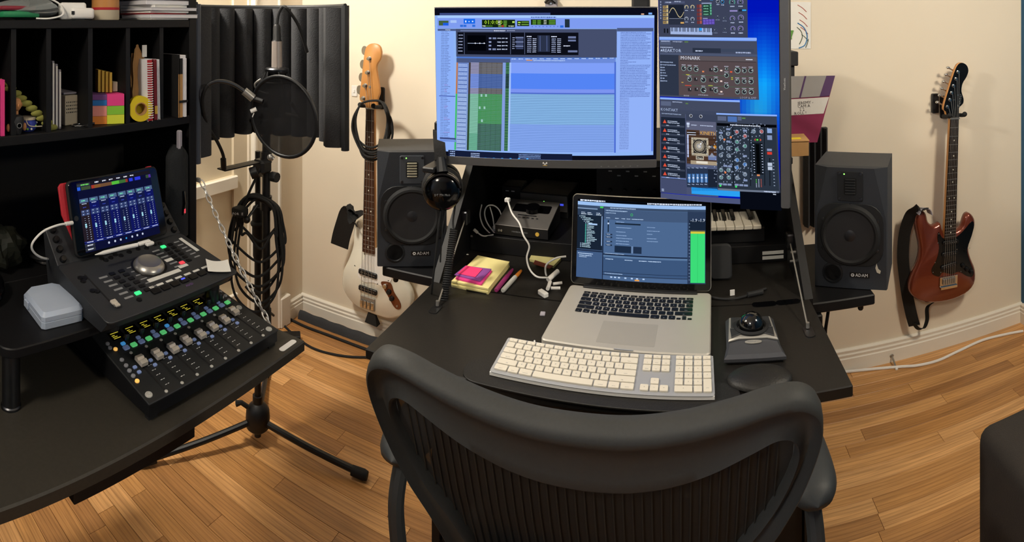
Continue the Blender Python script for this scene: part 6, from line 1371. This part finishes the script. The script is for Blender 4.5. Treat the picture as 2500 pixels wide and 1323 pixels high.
for k in range(8): y = 390+17*k; W_(66, y, [80, 100, 22, 24, 28, 40, 20, 40][k], 7, '98a8c8', 5); C(56, y-2, 63, y+7, 'a8b8d8', 5)
slab_(186, 716, 358, 608, '55494c', 4); slab_(190, 716, 360, 390, '5c5458', 5); u, v = U(203, 374); sc.text('MONARK', u, v, .017, 'd8dcea', 6)
slab_(196, 712, 388, 391, '2c2428', 6); C(645, 408, 690, 413, 'd8e0f0', 6)
for x, y, r in ((222, 440, 17), (264, 444, 16), (308, 450, 17), (262, 510, 16), (357, 518, 19), (356, 582, 20), (443, 460, 16), (442, 526, 16), (440, 590, 15), (515, 458, 10), (514, 498, 16), (512, 565, 16), (588, 472, 20), (633, 476, 15), (676, 478, 16), (585, 540, 17), (630, 542, 15), (675, 545, 17), (584, 604, 16), (628, 606, 16), (674, 610, 17)): KN(x, y, r, '2c2c32', '8ca8a4', 6); W_(x-14, y-r-8, 28, 5, 'b8b8cc', 6)
for x, y in ((305, 512), (308, 575), (410, 458), (408, 522), (410, 580), (262, 575)): slab_(x-12, x+12, y-10, y+10, '2c2a2e', 6); C(x+4, y-8, x+8, y+2, 'c8ccd8', 7)
for x, y, c in ((480, 466, 'f0e0d8'), (478, 532, 'f0d8d0'), (477, 597, 'f0d8d0'), (357, 466, 'e08858'), (546, 478, 'e05838')): slab_(x-7, x+7, y-4, y+5, c, 7)
for x, y, w, c in ((230, 545, 44, 'c84838'), (390, 553, 30, 'a8b048'), (545, 512, 12, 'b8b83c'), (545, 522, 12, 'b8b83c'), (205, 525, 14, 'c8a048'), (238, 478, 24, 'b8b83c')): slab_(x, x+w, y, y+5, c, 7)
for y in (478, 545): slab_(210, 700, y, y+2, '3c6c50', 6)
for x, n in ((220, 40), (320, 70), (455, 36)): W_(x, 607, n, 8, '8c8894', 6)
u, v = U(600, 643); sc.text('LOOP & AMP', u, v-.002, .010, '9c98a8', 6)
# third window: sampler
slab_(52, 597, 616, 628, '8cb0f8', 6); slab_(52, 597, 628, 690, '434a60', 6); slab_(58, 130, 640, 668, '5a6480', 7); W_(140, 645, 70, 6, 'a8b4d4', 7); C(232, 658, 250, 666, '5c7c4c', 7); slab_(52, 597, 690, 715, '3e465c', 7)
u, v = U(58, 693); sc.text('KONTAKT', u, v, .014, 'a8b8d8', 8)
slab_(52, 440, 715, 1225, '4a5270', 6); slab_(58, 228, 740, 1120, '1e2636', 7); slab_(58, 228, 715, 738, '3c4458', 7); W_(64, 716, 140, 6, '98a8c8', 8)
for k in range(7):
    y = 770+55.5*k; sc.poly([U(72, y+10), U(98, y+12), U(85, y-12)], 'e05038', 8); W_(105, y-4, 70, 6, 'b8c4dc', 8); W_(105, y+6, 86, 6, 'b8c4dc', 8); slab_(62, 222, y+20, y+32, '3a4254', 8); W_(95, y+23, 20, 5, 'c8d4ec', 9); W_(172, y+26, 18, 5, 'c8d4ec', 9)
slab_(62, 226, 1124, 1130, '7c98e0', 8); slab_(55, 232, 1130, 1225, '444c6c', 7)
C(234, 722, 440, 770, '3a4258', 7); KN(268, 740, 11, '20242c', 'd8dce8', 8); KN(336, 746, 11, '20242c', 'd8dce8', 8); slab_(236, 440, 770, 826, '5c6078', 8); C(238, 782, 258, 796, 'c8d4f0', 9); KN(248, 804, 9, 'a8b4c8', 'a8b4c8', 9); W_(270, 795, 40, 6, 'b8c4e0', 9); W_(330, 800, 90, 6, 'b8c4e0', 9)
slab_(236, 440, 826, 1040, '4a3428', 8)
for k in range(6): slab_(236, 440, 846+34*k, 850+34*k, '2c1c14', 9)
for k in range(4): slab_(240, 300, 834+7*k, 838+7*k, 'c8d4e8' if k % 2 else '1a1410', 9)
C(240, 860, 250, 1000, 'b8c8f0', 9); slab_(324, 440, 832, 862, '6a6068', 9); u, v = U(331, 850); sc.text('KINETIC M', u, v, .017, 'e0a848', 10)
slab_(268, 383, 875, 990, 'b8ac94', 9); slab_(282, 370, 890, 975, '2c2a2c', 10)
KN(322, 932, 47, '8c8478', '1c1a1a', 11, 5.3); KN(322, 932, 34, 'a09888', '786e60', 14, 5.3); KN(322, 932, 14, 'c8c0b0', '8c94b0', 18)
for k in range(26): u, v = U(322, 932); a = 2*PI*k/26; rr_ = 46/2.595/315; sc.disc(u+rr_*math.cos(a), v+rr_*sw/sh_*math.sin(a), .0045, 'a09888', 13, 5)
for x, y in ((276, 882), (374, 890), (278, 980), (372, 985)): KN(x, y, 9, 'b8b0a0', '4a443c', 12)
for x, c in ((385, 'a89c88'), (405, '4a5060'), (426, 'c88830')): KN(x, 940, 14, c, '3a3028', 11)
slab_(298, 350, 990, 1016, 'c8bca8', 10); slab_(303, 345, 994, 1012, '1c1814', 11); u, v = U(306, 1004); sc.text('Stage', u, v, .010, 'e8e4d8', 12); slab_(380, 434, 992, 1020, '6c7ca8', 10)
sc.poly([U(386, 1000), U(424, 1004), U(405, 975)], '8c94a8', 11); slab_(262, 440, 1020, 1044, 'a89880', 10); slab_(300, 376, 1024, 1040, 'e0d8c8', 11); slab_(236, 440, 1046, 1066, '5a6484', 9)
slab_(234, 376, 1060, 1190, '28344c', 9); slab_(376, 440, 1060, 1200, '1c2434', 9)
for k in range(5): x = 240+28*k; slab_(x, x+22, 1105, 1160, '3c6ca8', 10); C(x+9, 1110, x+13, 1162, 'b8d4f8', 11); slab_(x+5, x+17, 1128, 1134, 'e8f0ff', 12); W_(x, 1170, 18, 5, 'a8b8d8', 11); W_(x, 1066, 18, 5, 'a8b8d8', 11)
slab_(265, 578, 1190, 1232, '2ca0f0', 9)
for k in range(34): x = 272+9*k; slab_(x, x+3.2, 1192, 1214, '1468b8', 10)
slab_(55, 578, 1228, 1262, '4c5478', 8); C(62, 1200, 78, 1218, '8c98b8', 9)
# fourth window: channel strip
slab_(440, 832, 728, 738, '8cb0f8', 12); slab_(436, 830, 738, 1208, '3a4254', 12); slab_(448, 505, 748, 775, '5a6480', 13); slab_(515, 575, 752, 785, '4c70b0', 13); slab_(580, 605, 756, 780, '5a6480', 13); C(608, 764, 630, 772, '5c8c4c', 14); slab_(442, 826, 790, 808, '05070c', 13); W_(530, 802, 200, 8, 'd8e0f0', 15)
slab_(440, 822, 812, 1198, '2a3340', 13)
for x in (540, 650, 740): C(x, 822, x+5, 1190, '10161e', 14)
for x, y, c in ((514, 860, '5a6878'), (467, 880, '5a6878'), (572, 850, 'a85858'), (624, 878, 'a85858'), (571, 912, '4c8478'), (569, 960, '4c8478'), (621, 940, '4c8478'), (466, 944, '5a6878'), (513, 950, '5a6878'), (464, 992, '5a6878'), (514, 996, '5a6878'), (568, 1025, '4878b8'), (565, 1072, '4878b8'), (617, 1054, '4878b8'), (463, 1084, '5c7c80'), (511, 1086, '5c7c80'), (462, 1130, '5c7c80'), (511, 1132, '5c7c80'), (615, 1115, '6a7888'), (565, 1136, '6a7888'), (680, 852, '6a7888'), (730, 855, 'a85858')):
    u, v = U(x, y)
    for k in range(9): a = 2.4+k*.56; sc.disc(u+.058*math.cos(a), v+.058*sw/sh_*math.sin(a), .0045, '9cacc8', 15, 5)
    KN(x, y, 14, c, '98a8c0', 15)
for x, y, c in ((455, 845, '8494b8'), (503, 825, '8494b8'), (503, 902, '8494b8'), (612, 838, '8494b8'), (606, 995, '8494b8'), (478, 1052, '8494b8'), (508, 1056, '8494b8'), (445, 1165, '8494b8'), (473, 1168, '8494b8'), (502, 1170, '8494b8'), (548, 1172, '8494b8'), (577, 1175, '8494b8'), (606, 1178, '8494b8'), (604, 1146, '8494b8')): slab_(x, x+25, y, y+12, c, 15)
for x, y, c in ((766, 838, '8ca8d8'), (765, 880, '8494b8')): slab_(x, x+30, y, y+28, c, 15)
slab_(760, 790, 962, 976, '8494b8', 15); slab_(760, 790, 982, 998, 'd83c30', 15)
for x, y, c in ((532, 882, 'e08050'), (490, 895, 'e08050'), (490, 1100, 'e08050'), (456, 1182, '40e070'), (556, 1190, '40e070')): u, v = U(x, y); sc.disc(u, v, .009, c, 16, 8)
slab_(668, 732, 920, 1118, '141a22', 14); slab_(690, 712, 930, 1112, '040608', 15); slab_(690, 708, 1118, 1128, 'e09060', 16); slab_(692, 712, 896, 912, '102010', 15); slab_(695, 708, 899, 909, '60d850', 16)
sc.poly([U(682, 904), U(690, 895), U(690, 912)], 'e06040', 16); sc.poly([U(728, 907), U(718, 898), U(718, 914)], 'e06040', 16)
for k in range(11): C(672, 932+17*k, 680, 936+17*k, 'c8d4f0', 16); C(724, 936+17*k, 732, 940+17*k, 'c8d4f0', 16)
for k in range(6):
    for x, c in ((682, 'c8d4f0'), (697, 'c8d4f0'), (712, 'd06050')): C(x, 1148+9*k, x+6, 1152+9*k, c if x != 682 or k > 2 else '60d850', 16)
C(769, 1020, 774, 1192, '0a0e14', 14); slab_(760, 788, 1048, 1094, 'b8c4d8', 15); slab_(760, 788, 1068, 1073, '5a6878', 16)
for k in range(9): C(792, 1030+20*k, 800, 1034+20*k, 'a8b8d0', 15)
slab_(440, 822, 1198, 1210, '6a7488', 14); W_(730, 1222, 76, 8, 'c8d4f0', 15); slab_(578, 832, 1210, 1330, '070a14', 7); W_(785, 1243, 20, 6, 'd8e0f0', 9)
sc.build(port, (-.011, .006+.003+sh_/2, .0002))
MB().at(T(pw/2-.011, .30, .0024) @ RZ(PI/2)).text('ViewSonic', .007, Matrix.Identity(4), .0001).build('logo', 'print_white', port)
# arms that carry the monitors, clamped to the secretary's top
for o_, base, nm, lb in ((mon, Vector((-.36, 1.85, ZTOP+.02)), 'display_stand', 'black post and arm behind the landscape monitor'), (port, Vector((.10, 1.85, ZTOP+.02)), 'display_stand', 'black post and arm behind the portrait monitor')):
    a = thing(nm, lb, 'stand', base)
    MB().lathe([(.045, 0), (.045, .012), (.02, .016), (.018, .018)], 24).build('foot', 'black_plastic', a); MB().cyl((0, 0, .015), (0, 0, .30), .016).build('pole', 'black_plastic', a)
    c = Vector(o_.location); nr = Vector((c.x, c.y, 0)).normalized()
    yw = (Matrix.Rotation(math.atan2(0, 1), 3, 'Z') @ Vector((0, 1, 0)))
    M_ = o_.rotation_euler.to_matrix(); hh = .2 if o_ is mon else .28
    e = c+M_ @ Vector((0, hh, -.052))-base
    MB().tube([(0, 0, .24), Vector((e.x*.5, e.y*.45, .24)), Vector((e.x, e.y+.03, e.z))], .014, 10).build('arm', 'black_plastic', a); MB().ball((0, 0, .24), .024, 14, 10).build('joint', 'black_plastic', a)
    MB().cyl(Vector((e.x, e.y+.035, e.z)), e, .02).build('head', 'black_plastic', a)
# ================================================================ office chair with mesh back
mat('chair_frame', '333433', .62, noise=.12, scale=200, bump=.1); mat('chair_plastic', '2c2f31', .5, noise=.1, scale=200); mat('arm_pad', '2f3234', .55, noise=.15, scale=120, bump=.1)
m = bpy.data.materials.new('pellicle'); m.use_nodes = True; nt = m.node_tree; b = nt.nodes['Principled BSDF']; b.inputs['Base Color'].default_value = (.0045, .0042, .004, 1); b.inputs['Roughness'].default_value = .75
tc = nt.nodes.new('ShaderNodeTexCoord'); ck = nt.nodes.new('ShaderNodeTexNoise'); ck.inputs['Scale'].default_value = 700; nt.links.new(tc.outputs['Object'], ck.inputs['Vector'])
mr = nt.nodes.new('ShaderNodeMapRange'); mr.inputs['To Min'].default_value = .86; mr.inputs['To Max'].default_value = 1; nt.links.new(ck.outputs['Fac'], mr.inputs['Value']); nt.links.new(mr.outputs[0], b.inputs['Alpha']); MATS['pellicle'] = m
mat('rib', '24231f', .7, noise=.2, scale=300)
CX, CY = -.112, .665
chair = thing('office_chair', 'black ergonomic office chair with a mesh back, pulled up to the flap', 'chair', (CX, CY+.30, 0))
CO = Vector((CX, CY+.30, 0))
# back surface: local (u across, w height) -> place; leans back, edges curved forward
def bs(u, w, n=0):
    """u metres from the centre, w height above the floor, n metres out of the surface towards the rear"""
    y = CY+.34*(1.0-w)+.10*max(0, (.80-w))**1.0+.30*u*u-.016
    return Vector((CX+u, y-n*.95, w-n*.30))-CO
outer = [(0, .985), (.06, .986), (.12, .993), (.18, 1.004), (.225, 1.012), (.262, 1.008), (.287, .985), (.294, .950), (.288, .905), (.272, .850), (.250, .80), (.225, .745), (.205, .68), (.195, .60), (.185, .53), (.14, .485), (.07, .475), (0, .473)]
inner = [(0, .880), (.05, .882), (.10, .890), (.15, .906), (.20, .930), (.232, .944), (.254, .936), (.262, .910), (.255, .874), (.238, .832), (.213, .79), (.187, .745), (.165, .685), (.155, .61), (.145, .555), (.11, .525), (.05, .515), (0, .514)]
def full(P): L_ = [(-u, w) for u, w in P[::-1][:-1]]; return L_[:-1][::1]+[] if False else [(-u, w) for u, w in P[1:-1][::-1]]
def loop(P):
    half = [tuple(p) for p in smooth_poly(P, 5, False)]; return half+[(-u, w) for u, w in half[1:-1][::-1]]
OL, IL = loop(outer), loop(inner); n = len(OL)
vs = []; fs = []
sec_ = [(-.02, .002), (.01, .014), (.07, .022), (.14, .023), (.24, .014), (.40, .005), (.62, .004), (.80, .010), (.90, .015), (.97, .011), (1, 0), (.97, -.010), (.5, -.012), (.03, -.010)]
k = len(sec_)
for i in range(n):
    for t, h in sec_:
        u = OL[i][0]+(IL[i][0]-OL[i][0])*t; w = OL[i][1]+(IL[i][1]-OL[i][1])*t; vs.append(bs(u, w, h))
for i in range(n):
    j = (i+1) % n
    for q_ in range(k): fs.append((i*k+q_, i*k+(q_+1) % k, j*k+(q_+1) % k, j*k+q_))
MB().add(vs, fs).build('back_frame', 'chair_frame', chair, 60)
def inside_w(u):
    """height range of the mesh opening at offset u"""
    ws = []
    for i in range(n):
        a, b2 = IL[i], IL[(i+1) % n]
        if (a[0]-u)*(b2[0]-u) <= 0 and abs(a[0]-b2[0]) > 1e-9: ws.append(a[1]+(b2[1]-a[1])*(u-a[0])/(b2[0]-a[0]))
    return (min(ws), max(ws)) if len(ws) > 1 else None
def memb(uu, v):
    u = (uu-.5)*2*.2612; r = inside_w(u) or (.905, .906); w = r[0]-.003+(r[1]-r[0]+.006)*v
    return bs(u, w, -.002)
MB().grid(memb, 60, 24).build('back_mesh', 'pellicle', chair, 60)
for i in range(41):
    u = -.240+.012*i; r = inside_w(u)
    if not r or r[1]-r[0] < .01: continue
    MB().tube([bs(u, r[0]+(r[1]-r[0])*t/12, .0005) for t in range(13)], .0011, 5).build('mesh_rib', 'rib', chair)
MB().grid(lambda a, v: bs((a-.5)*.30, .62+.11*v, .02+.012*math.sin(PI*a)+.008*math.sin(PI*v)), 16, 6).build('lumbar_pad', 'chair_plastic', chair, 60)
MB().tube([bs(0, .66, .05), bs(0, .56, .055), bs(0, .47, .05)], [.03, .034, .03], 12).build('spine', 'chair_plastic', chair)
# seat
def seat(u, v): x = (u-.5)*.50; y = (v-.5)*.46; return (x, y-.02, .452+.035*abs(x/.25)**3-.02*(v > .85)*(v-.85)*5)
MB().grid(seat, 24, 20).build('seat_mesh', 'pellicle', chair, 60)
sr = rr((0, -.02), .53, .48, .12, 8)
MB().tube([(x, y, .452+.035*min(1, abs(x/.25))**3) for x, y in sr], .016, 10, True).build('seat_frame', 'chair_frame', chair, 60)
MB().box((0, -.03, .395), (.24, .26, .05), .015, 2).build('tilt_mechanism', 'chair_plastic', chair)
# arms
for sx, (px, py) in ((-1, (962, 1085)), (1, (1995, 1165))):
    z = .715; p = Vector((CX+sx*.345, 0, z)) 
    ax = -.344 if sx < 0 else .328; ay0 = -.055
    def padf(u, v, ax=ax):
        a = 2*PI*u; s_ = math.sin(PI*v); yy = ay0-.075+.20*v; wd = .046*max(0, 1-abs(1-2*v)**3.2)**.5; return (ax+wd*math.cos(a), yy, z-.006+.026*math.sin(a)*max(0, 1-abs(1-2*v)**3.2)**.5)
    MB().grid(padf, 20, 16, True).build('arm_pad', 'arm_pad', chair, 70)
    MB().tube(sp([(ax, ay0-.03, z-.022), (ax+sx*.004, ay0-.05, .62), (ax-sx*.004, ay0-.05, .52), (ax-sx*.02, ay0-.08, .46), (ax-sx*.05, ay0-.10, .43)], 5), .0145, 10).build('arm_post', 'chair_plastic', chair)
    MB().tube(sp([(ax-sx*.005, ay0-.052, .51), (ax-sx*.04, ay0-.10, .49), (ax-sx*.085, ay0-.14, .52), (ax-sx*.11, ay0-.16, .60)], 5), [.016]*16, 10).build('arm_yoke', 'chair_plastic', chair)
    MB().tube(sp([(ax-sx*.06, ay0-.12, .40), (ax-sx*.075, ay0-.13, .50), (ax-sx*.095, ay0-.16, .60), (ax-sx*.11, ay0-.17, .66)], 5), .018, 10).build('back_strut', 'chair_frame', chair)
    MB().lathe([(.014, -.012), (.018, -.008), (.018, .008), (.014, .012), (0, .012)], 18, T(ax-sx*.055, ay0-.115, .585) @ RY(PI/2)).build('tilt_knob', 'chrome', chair)
    MB().lathe([(.024, -.006), (.024, .006), (.014, .008), (.012, .003), (0, .003)], 20, T(ax+sx*.0, ay0-.085, .462) @ RY(PI/2*sx)).build('pivot', 'black_plastic', chair)
# pedestal
MB().cyl((0, -.03, .10), (0, -.03, .38), .027).build('gas_cylinder', 'dark_steel', chair); MB().lathe([(.05, .075), (.05, .115), (.035, .13)], 20, T(0, -.03, 0)).build('base_hub', 'chair_plastic', chair)
for k_ in range(5):
    a = k_*2*PI/5+.3; d = Vector((math.cos(a), math.sin(a), 0)); c = Vector((0, -.03, 0))
    MB().tube([c+d*.03+Vector((0, 0, .10)), c+d*.16+Vector((0, 0, .095)), c+d*.29+Vector((0, 0, .07))], [.026, .022, .016], 10).build('base_leg', 'chair_plastic', chair)
    p = c+d*.285; t_ = Vector((-d.y, d.x, 0))
    for s_ in (-1, 1): MB().cyl(p+t_*s_*.006+Vector((0, 0, .028)), p+t_*s_*.026+Vector((0, 0, .028)), .0275, n=18).build('caster_wheel', 'black_plastic', chair)
    MB().cyl(p+Vector((0, 0, .03)), p+Vector((0, 0, .07)), .008).build('caster_stem', 'dark_steel', chair)
# ================================================================ things on top of the secretary, on the wall and the floor
TB_ = ZTOP+.0205
yr_ = thing('tape_ring', 'bright yellow-green ring of tape standing on the secretary top', 'tape', PY(1132, 420, 1.70)); yr_.location.z = TB_
MB().lathe([(.009, -.004), (.0125, -.004), (.0125, .004), (.009, .004), (.009, -.004)], 28, T(0, 0, .0128) @ RZ(.35) @ RX(PI/2)).build('ring', mat('tape_glow', 'c8e020', .5, emit=.15), yr_)  # tape given a faint glow of its own to look bright
gl = thing('goggles', 'pale plastic goggles lying on the secretary top', 'goggles', PY(1182, 418, 1.71)); gl.location.z = TB_
for sx in (-1, 1): MB().tube([(sx*.012+.011*math.cos(a*PI/8), 0, .008+.007*math.sin(a*PI/8)) for a in range(16)], .0018, 6, True).build('rim', 'grey_plastic', gl)
MB().tube([(-.002, 0, .009), (0, 0, .011), (.002, 0, .009)], .0016, 6).build('bridge', 'grey_plastic', gl)
cb2 = thing('cardboard_box', 'flat brown cardboard box on the secretary top behind the portrait monitor', 'box', (.345, 1.72, TB_), (0, 0, -.06))
MB().box((0, 0, .022), (.12, .10, .044), .001).build('tray', 'kraft', cb2); MB().box((0, 0, .046), (.124, .104, .004), .001).build('lid', 'kraft', cb2); MB().box((.02, -.02, .0484), (.04, .025, .0006)).build('yellow_sticker', 'tape_yellow', cb2)
wb = thing('white_carton', 'small white carton standing on the cardboard box', 'box', (.315, 1.72, TB_+.0487)); MB().box((0, 0, .028), (.05, .05, .056), .002).build('carton', 'white_plastic', wb); MB().box((0, 0, .057), (.05, .05, .002)).build('flap', 'white_paper', wb)
cl_ = facing('clapper_board', 'film clapper board with handwritten lines leaning behind the portrait monitor', 'clapperboard', (.375, 1.86, TB_), -.1, math.radians(6))
mat('clap_grey', '8d8a88', .6); mat('clap_white', 'c4c0ba', .6); mat('clap_purple', '4a2f58', .6); mat('clap_red', '7a1f44', .6)
def cz(*pp): return [(x, y) for x, y in pp]
MB().prism([(-.18, 0), (.10, 0), (.165, .22), (-.18, .22)], 0, .004).build('slate', 'clap_red', cl_)
MB().prism([(-.18, .085), (.123, .095), (.143, .150), (-.18, .137)], .004, .005).build('writing_panel', 'clap_white', cl_)
MB().prism([(-.18, .140), (.144, .154), (.165, .222), (-.18, .222)], .004, .006).build('clap_stick', 'clap_grey', cl_)
MB().prism([(.11, .152), (.144, .154), (.165, .222), (.135, .222)], .006, .0065).build('stripe', 'clap_purple', cl_); MB().prism([(.04, .150), (.046, .150), (.066, .222), (.060, .222)], .006, .0065).build('stripe', 'clap_purple', cl_)
t = MB()
for k, s_ in enumerate(('JEREMY -', 'CAM A', 'S 2', 'ROLL !')): t.text(s_, .014, T(.062-.006*k, .132-.0115*k, .0052) @ RZ(.06), .0002)
t.build('handwriting', 'black_matte', cl_)
bb_ = thing('black_box', 'tall black lidded box standing on the secretary behind the portrait monitor', 'box', (.40, 2.02, TB_)); bb_.location = (.355, 2.02, TB_)
MB().box((0, 0, .125), (.13, .13, .25), .002).build('body', 'charcoal', bb_); MB().box((0, 0, .275), (.152, .152, .05), .003).build('lid', 'charcoal', bb_)
fp = thing('foam_tile', 'dark ridged foam tile fixed to the front wall behind the loudspeaker', 'foam tile', (.567, 2.218, .62))
MB().box((0, .02, .197), (.10, .02, .394), .003).build('backing', 'foam', fp)
for k in range(4): MB().prism([(-.0115, 0), (.0115, 0), (0, -.024)], 0, .394).build('ridge', 'foam', fp); fp.children[-1].location = (-.0375+.025*k, .0098, 0)
pt = facing('child_drawing', 'crayon drawing with red dashes and blue arcs taped to the front wall', 'drawing', (.48, WF-.001, 1.335), 0)
MB().rrect((0, .095), .14, .19, .002, 0, .0012).build('sheet', 'white_paper', pt)
mat('crayon_red', 'b05a50', .8); mat('crayon_blue', '3a7ab0', .8); mat('crayon_dark', '4a5a48', .8); mat('crayon_green', '6aa050', .8)
def crayon(P_, m, r=.0016): return MB().tube([(x, y, .0013) for x, y in smooth_poly(P_, 4, False)], r, 5).build('crayon_stroke', m, pt)
for k in range(5): crayon([(.015+.004*k, .178-.03*k), (.035+.003*k, .166-.03*k), (.052+.002*k, .150-.03*k)], 'crayon_red' if k < 4 else 'crayon_dark')
crayon([(.015, .105), (.042, .085), (.055, .05), (.045, .015), (.02, .003)], 'crayon_blue', .0024); crayon([(.012, .088), (.03, .07), (.034, .045), (.022, .018)], 'crayon_dark', .0016); crayon([(.06, .04), (.055, .02), (.048, .004)], 'crayon_dark')
for k in range(4): crayon([(-.022+.006*k, .075), (-.014, .055-.004*k), (-.012, .04)], 'crayon_green', .0035)
crayon([(-.035, .055), (-.03, .048), (-.035, .04)], 'crayon_blue', .006)
wm = facing('wall_bracket', 'grey metal bracket fixed to the front wall above the landscape monitor', 'bracket', PY(1347, 16, WF), 0)
MB().rrect((0, .02), .05, .07, .006, 0, .012, .002).build('plate', 'grey_plastic', wm); MB().tube(sp([(-.02, .015, .02), (0, .03, .03), (.02, .015, .02)], 4), .008, 8).build('yoke', 'dark_steel', wm); MB().lathe([(.005, 0), (.004, .004), (0, .004)], 10, T(0, .012, .012)).build('screw', 'chrome', wm)
wcam = thing('monitor_clamp', 'black clamp with a round knob at the corner of the landscape monitor', 'clamp', PD(1565, 22, 1.44))
MB().box((0, .0, .02), (.045, .05, .05), .006).build('clamp_body', 'black_plastic', wcam); MB().lathe([(.034, 0), (.036, .012), (.03, .03), (0, .034)], 20, T(-.008, 0, .03)).build('knob', 'black_plastic', wcam)
sw_ = facing('light_switch', 'pale wall plate beside the bass guitar headstock', 'switch', PY(866, 222, WF), 0); MB().rrect((0, 0), .03, .05, .003, 0, .005, .001).build('plate', 'white_plastic', sw_); MB().box((0, 0, .006), (.008, .014, .006), .001).build('toggle', 'white_plastic', sw_)
# floor: white cable and doorstop along the right
wc = tag(MB().tube(sp([PZ(2040, 910, .006), PZ(2090, 905, .006), PZ(2150, 899, .006), PZ(2200, 895, .006), PZ(2240, 892, .006), PZ(2290, 880, .006), PZ(2340, 857, .006), PZ(2400, 830, .006), PZ(2460, 815, .006), PZ(2498, 808, .006)], 5), .0055, 8).build('extension_cable', 'white_plastic'), 'white extension cord snaking along the oak floor by the front wall', 'cable')
ds = thing('door_stop', 'small steel doorstop peg screwed into the front baseboard', 'door stop', PY(2177, 868, WF-.017))
MB().lathe([(.009, 0), (.009, .003), (.004, .006), (.004, .055)], 14, RX(PI/2) @ RX(.45)).build('rod', 'steel', ds); MB().lathe([(.006, .055), (.006, .065), (0, .066)], 12, RX(PI/2) @ RX(.45)).build('tip', 'white_plastic', ds)
# upholstered footstool
mat('upholstery', '241f1b', .85, noise=.35, scale=350, bump=.5)
ot = thing('footstool', 'dark brown upholstered ottoman with rounded corners on the oak floor', 'ottoman', (.988, .765, 0))
MB().box((0, 0, .32), (.70, .66, .46), .035, 4).build('cushion_body', 'upholstery', ot, 60)
for sx in (-1, 1):
    for sy in (-1, 1): MB().lathe([(.018, 0), (.026, .06), (.028, .10)], 14, T(sx*.29, sy*.27, 0)).build('foot', 'black_plastic', ot)
MB().tube([(*p, .525) for p in rr((0, 0), .684, .644, .03, 4)], .004, 6, True).build('piping', 'upholstery', ot)
# ================================================================ sub-parts: pieces that belong to a part of their thing
def base(o): return o.name.split('.')[0]
SUBS = {
 'studio_monitor': {'woofer_frame': ('surround', 'cone', 'dust_cap'), 'tweeter_plate': ('tweeter_slot', 'ribbon_fold', 'power_led', 'screw'), 'port_flare': ('port_hole',), 'badge': ('badge_lettering',), 'baffle': ('paint_chip',)},
 'bass_guitar': {'headstock': ('tuner_post', 'tuning_peg', 'string_tree'), 'fretboard': ('fret', 'inlay_dot', 'nut'), 'bridge_plate': ('saddle',), 'control_plate': ('knob', 'jack'), 'pickguard': ('guard_screw',)},
 'electric_guitar': {'headstock': ('tuner_post', 'tuning_peg', 'string_tree', 'headstock_face', 'logo'), 'fretboard': ('fret', 'inlay_dot', 'nut'), 'bridge_plate': ('saddle',), 'pickguard': ('guard_screw', 'knob', 'switch')},
 'microphone_stand': {'hub': ('hub_screw',), 'boom_tube': ('boom_collar', 'counterweight_cap', 'wing_knob'), 'clutch': ('t_lever',)},
 'reflection_filter': {'back_panel': ('foam_ridge', 'edge_bar', 'top_trim')},
 'condenser_microphone': {'cradle_ring': ('elastic', 'cradle_clip', 'cradle_arm')},
 'fader_controller': {'top_plate': ('fader_slot', 'screw', 'fader_scale', 'corner_bolt')},
 'transport_dock': {'front_panel': ('label_strip', 'logo', 'wheel_recess'), 'rear_panel': ('knob',)},
 'office_chair': {'back_mesh': ('mesh_rib',), 'back_frame': ('lumbar_pad', 'spine')},
 'keyboard': {'plate': ('key',)}, 'trackball': {'silver_frame': ('button', 'badge', 'badge_lettering', 'scroll_ring')},
 'audio_interface': {'top_plate': ('display_window', 'dial', 'slot', 'button')}, 'rack_interface': {'faceplate': ('status_led', 'jack', 'knob', 'port')},
 'desktop_monitor': {'bezel': ('logo', 'logo_bar', 'button_mark'), 'panel_glass': ('screen',)}, 'tablet': {'glass': ('screen', 'home_button')},
 'clapper_board': {'clap_stick': ('stripe',), 'writing_panel': ('handwriting',)}, 'child_drawing': {'sheet': ('crayon_stroke',)},
 'pop_filter': {'hoop': ('front_mesh', 'back_mesh', 'hoop_screw')}, 'secretary_desk': {'writing_flap': ('stay_plate', 'stay_pin', 'hinge_leaf'), 'drawer_front': ('drawer_knob',)},
}
bpy.context.view_layer.update()
for r in [o for o in col.objects if o.parent is None]:
    mp_ = SUBS.get(base(r))
    if not mp_: continue
    kids = list(r.children)
    for par, names in mp_.items():
        ps_ = [k for k in kids if base(k) == par]
        if not ps_: continue
        for k in kids:
            if base(k) in names: k.parent = ps_[0]
for r in [o for o in col.objects if base(o) == 'office_chair']:
    legs = [k for k in r.children if base(k) == 'base_leg']; wh = [k for k in r.children if base(k) == 'caster_wheel']; stm = [k for k in r.children if base(k) == 'caster_stem']
    for i, l in enumerate(legs):
        for w in (wh[2*i], wh[2*i+1], stm[i]): w.parent = l
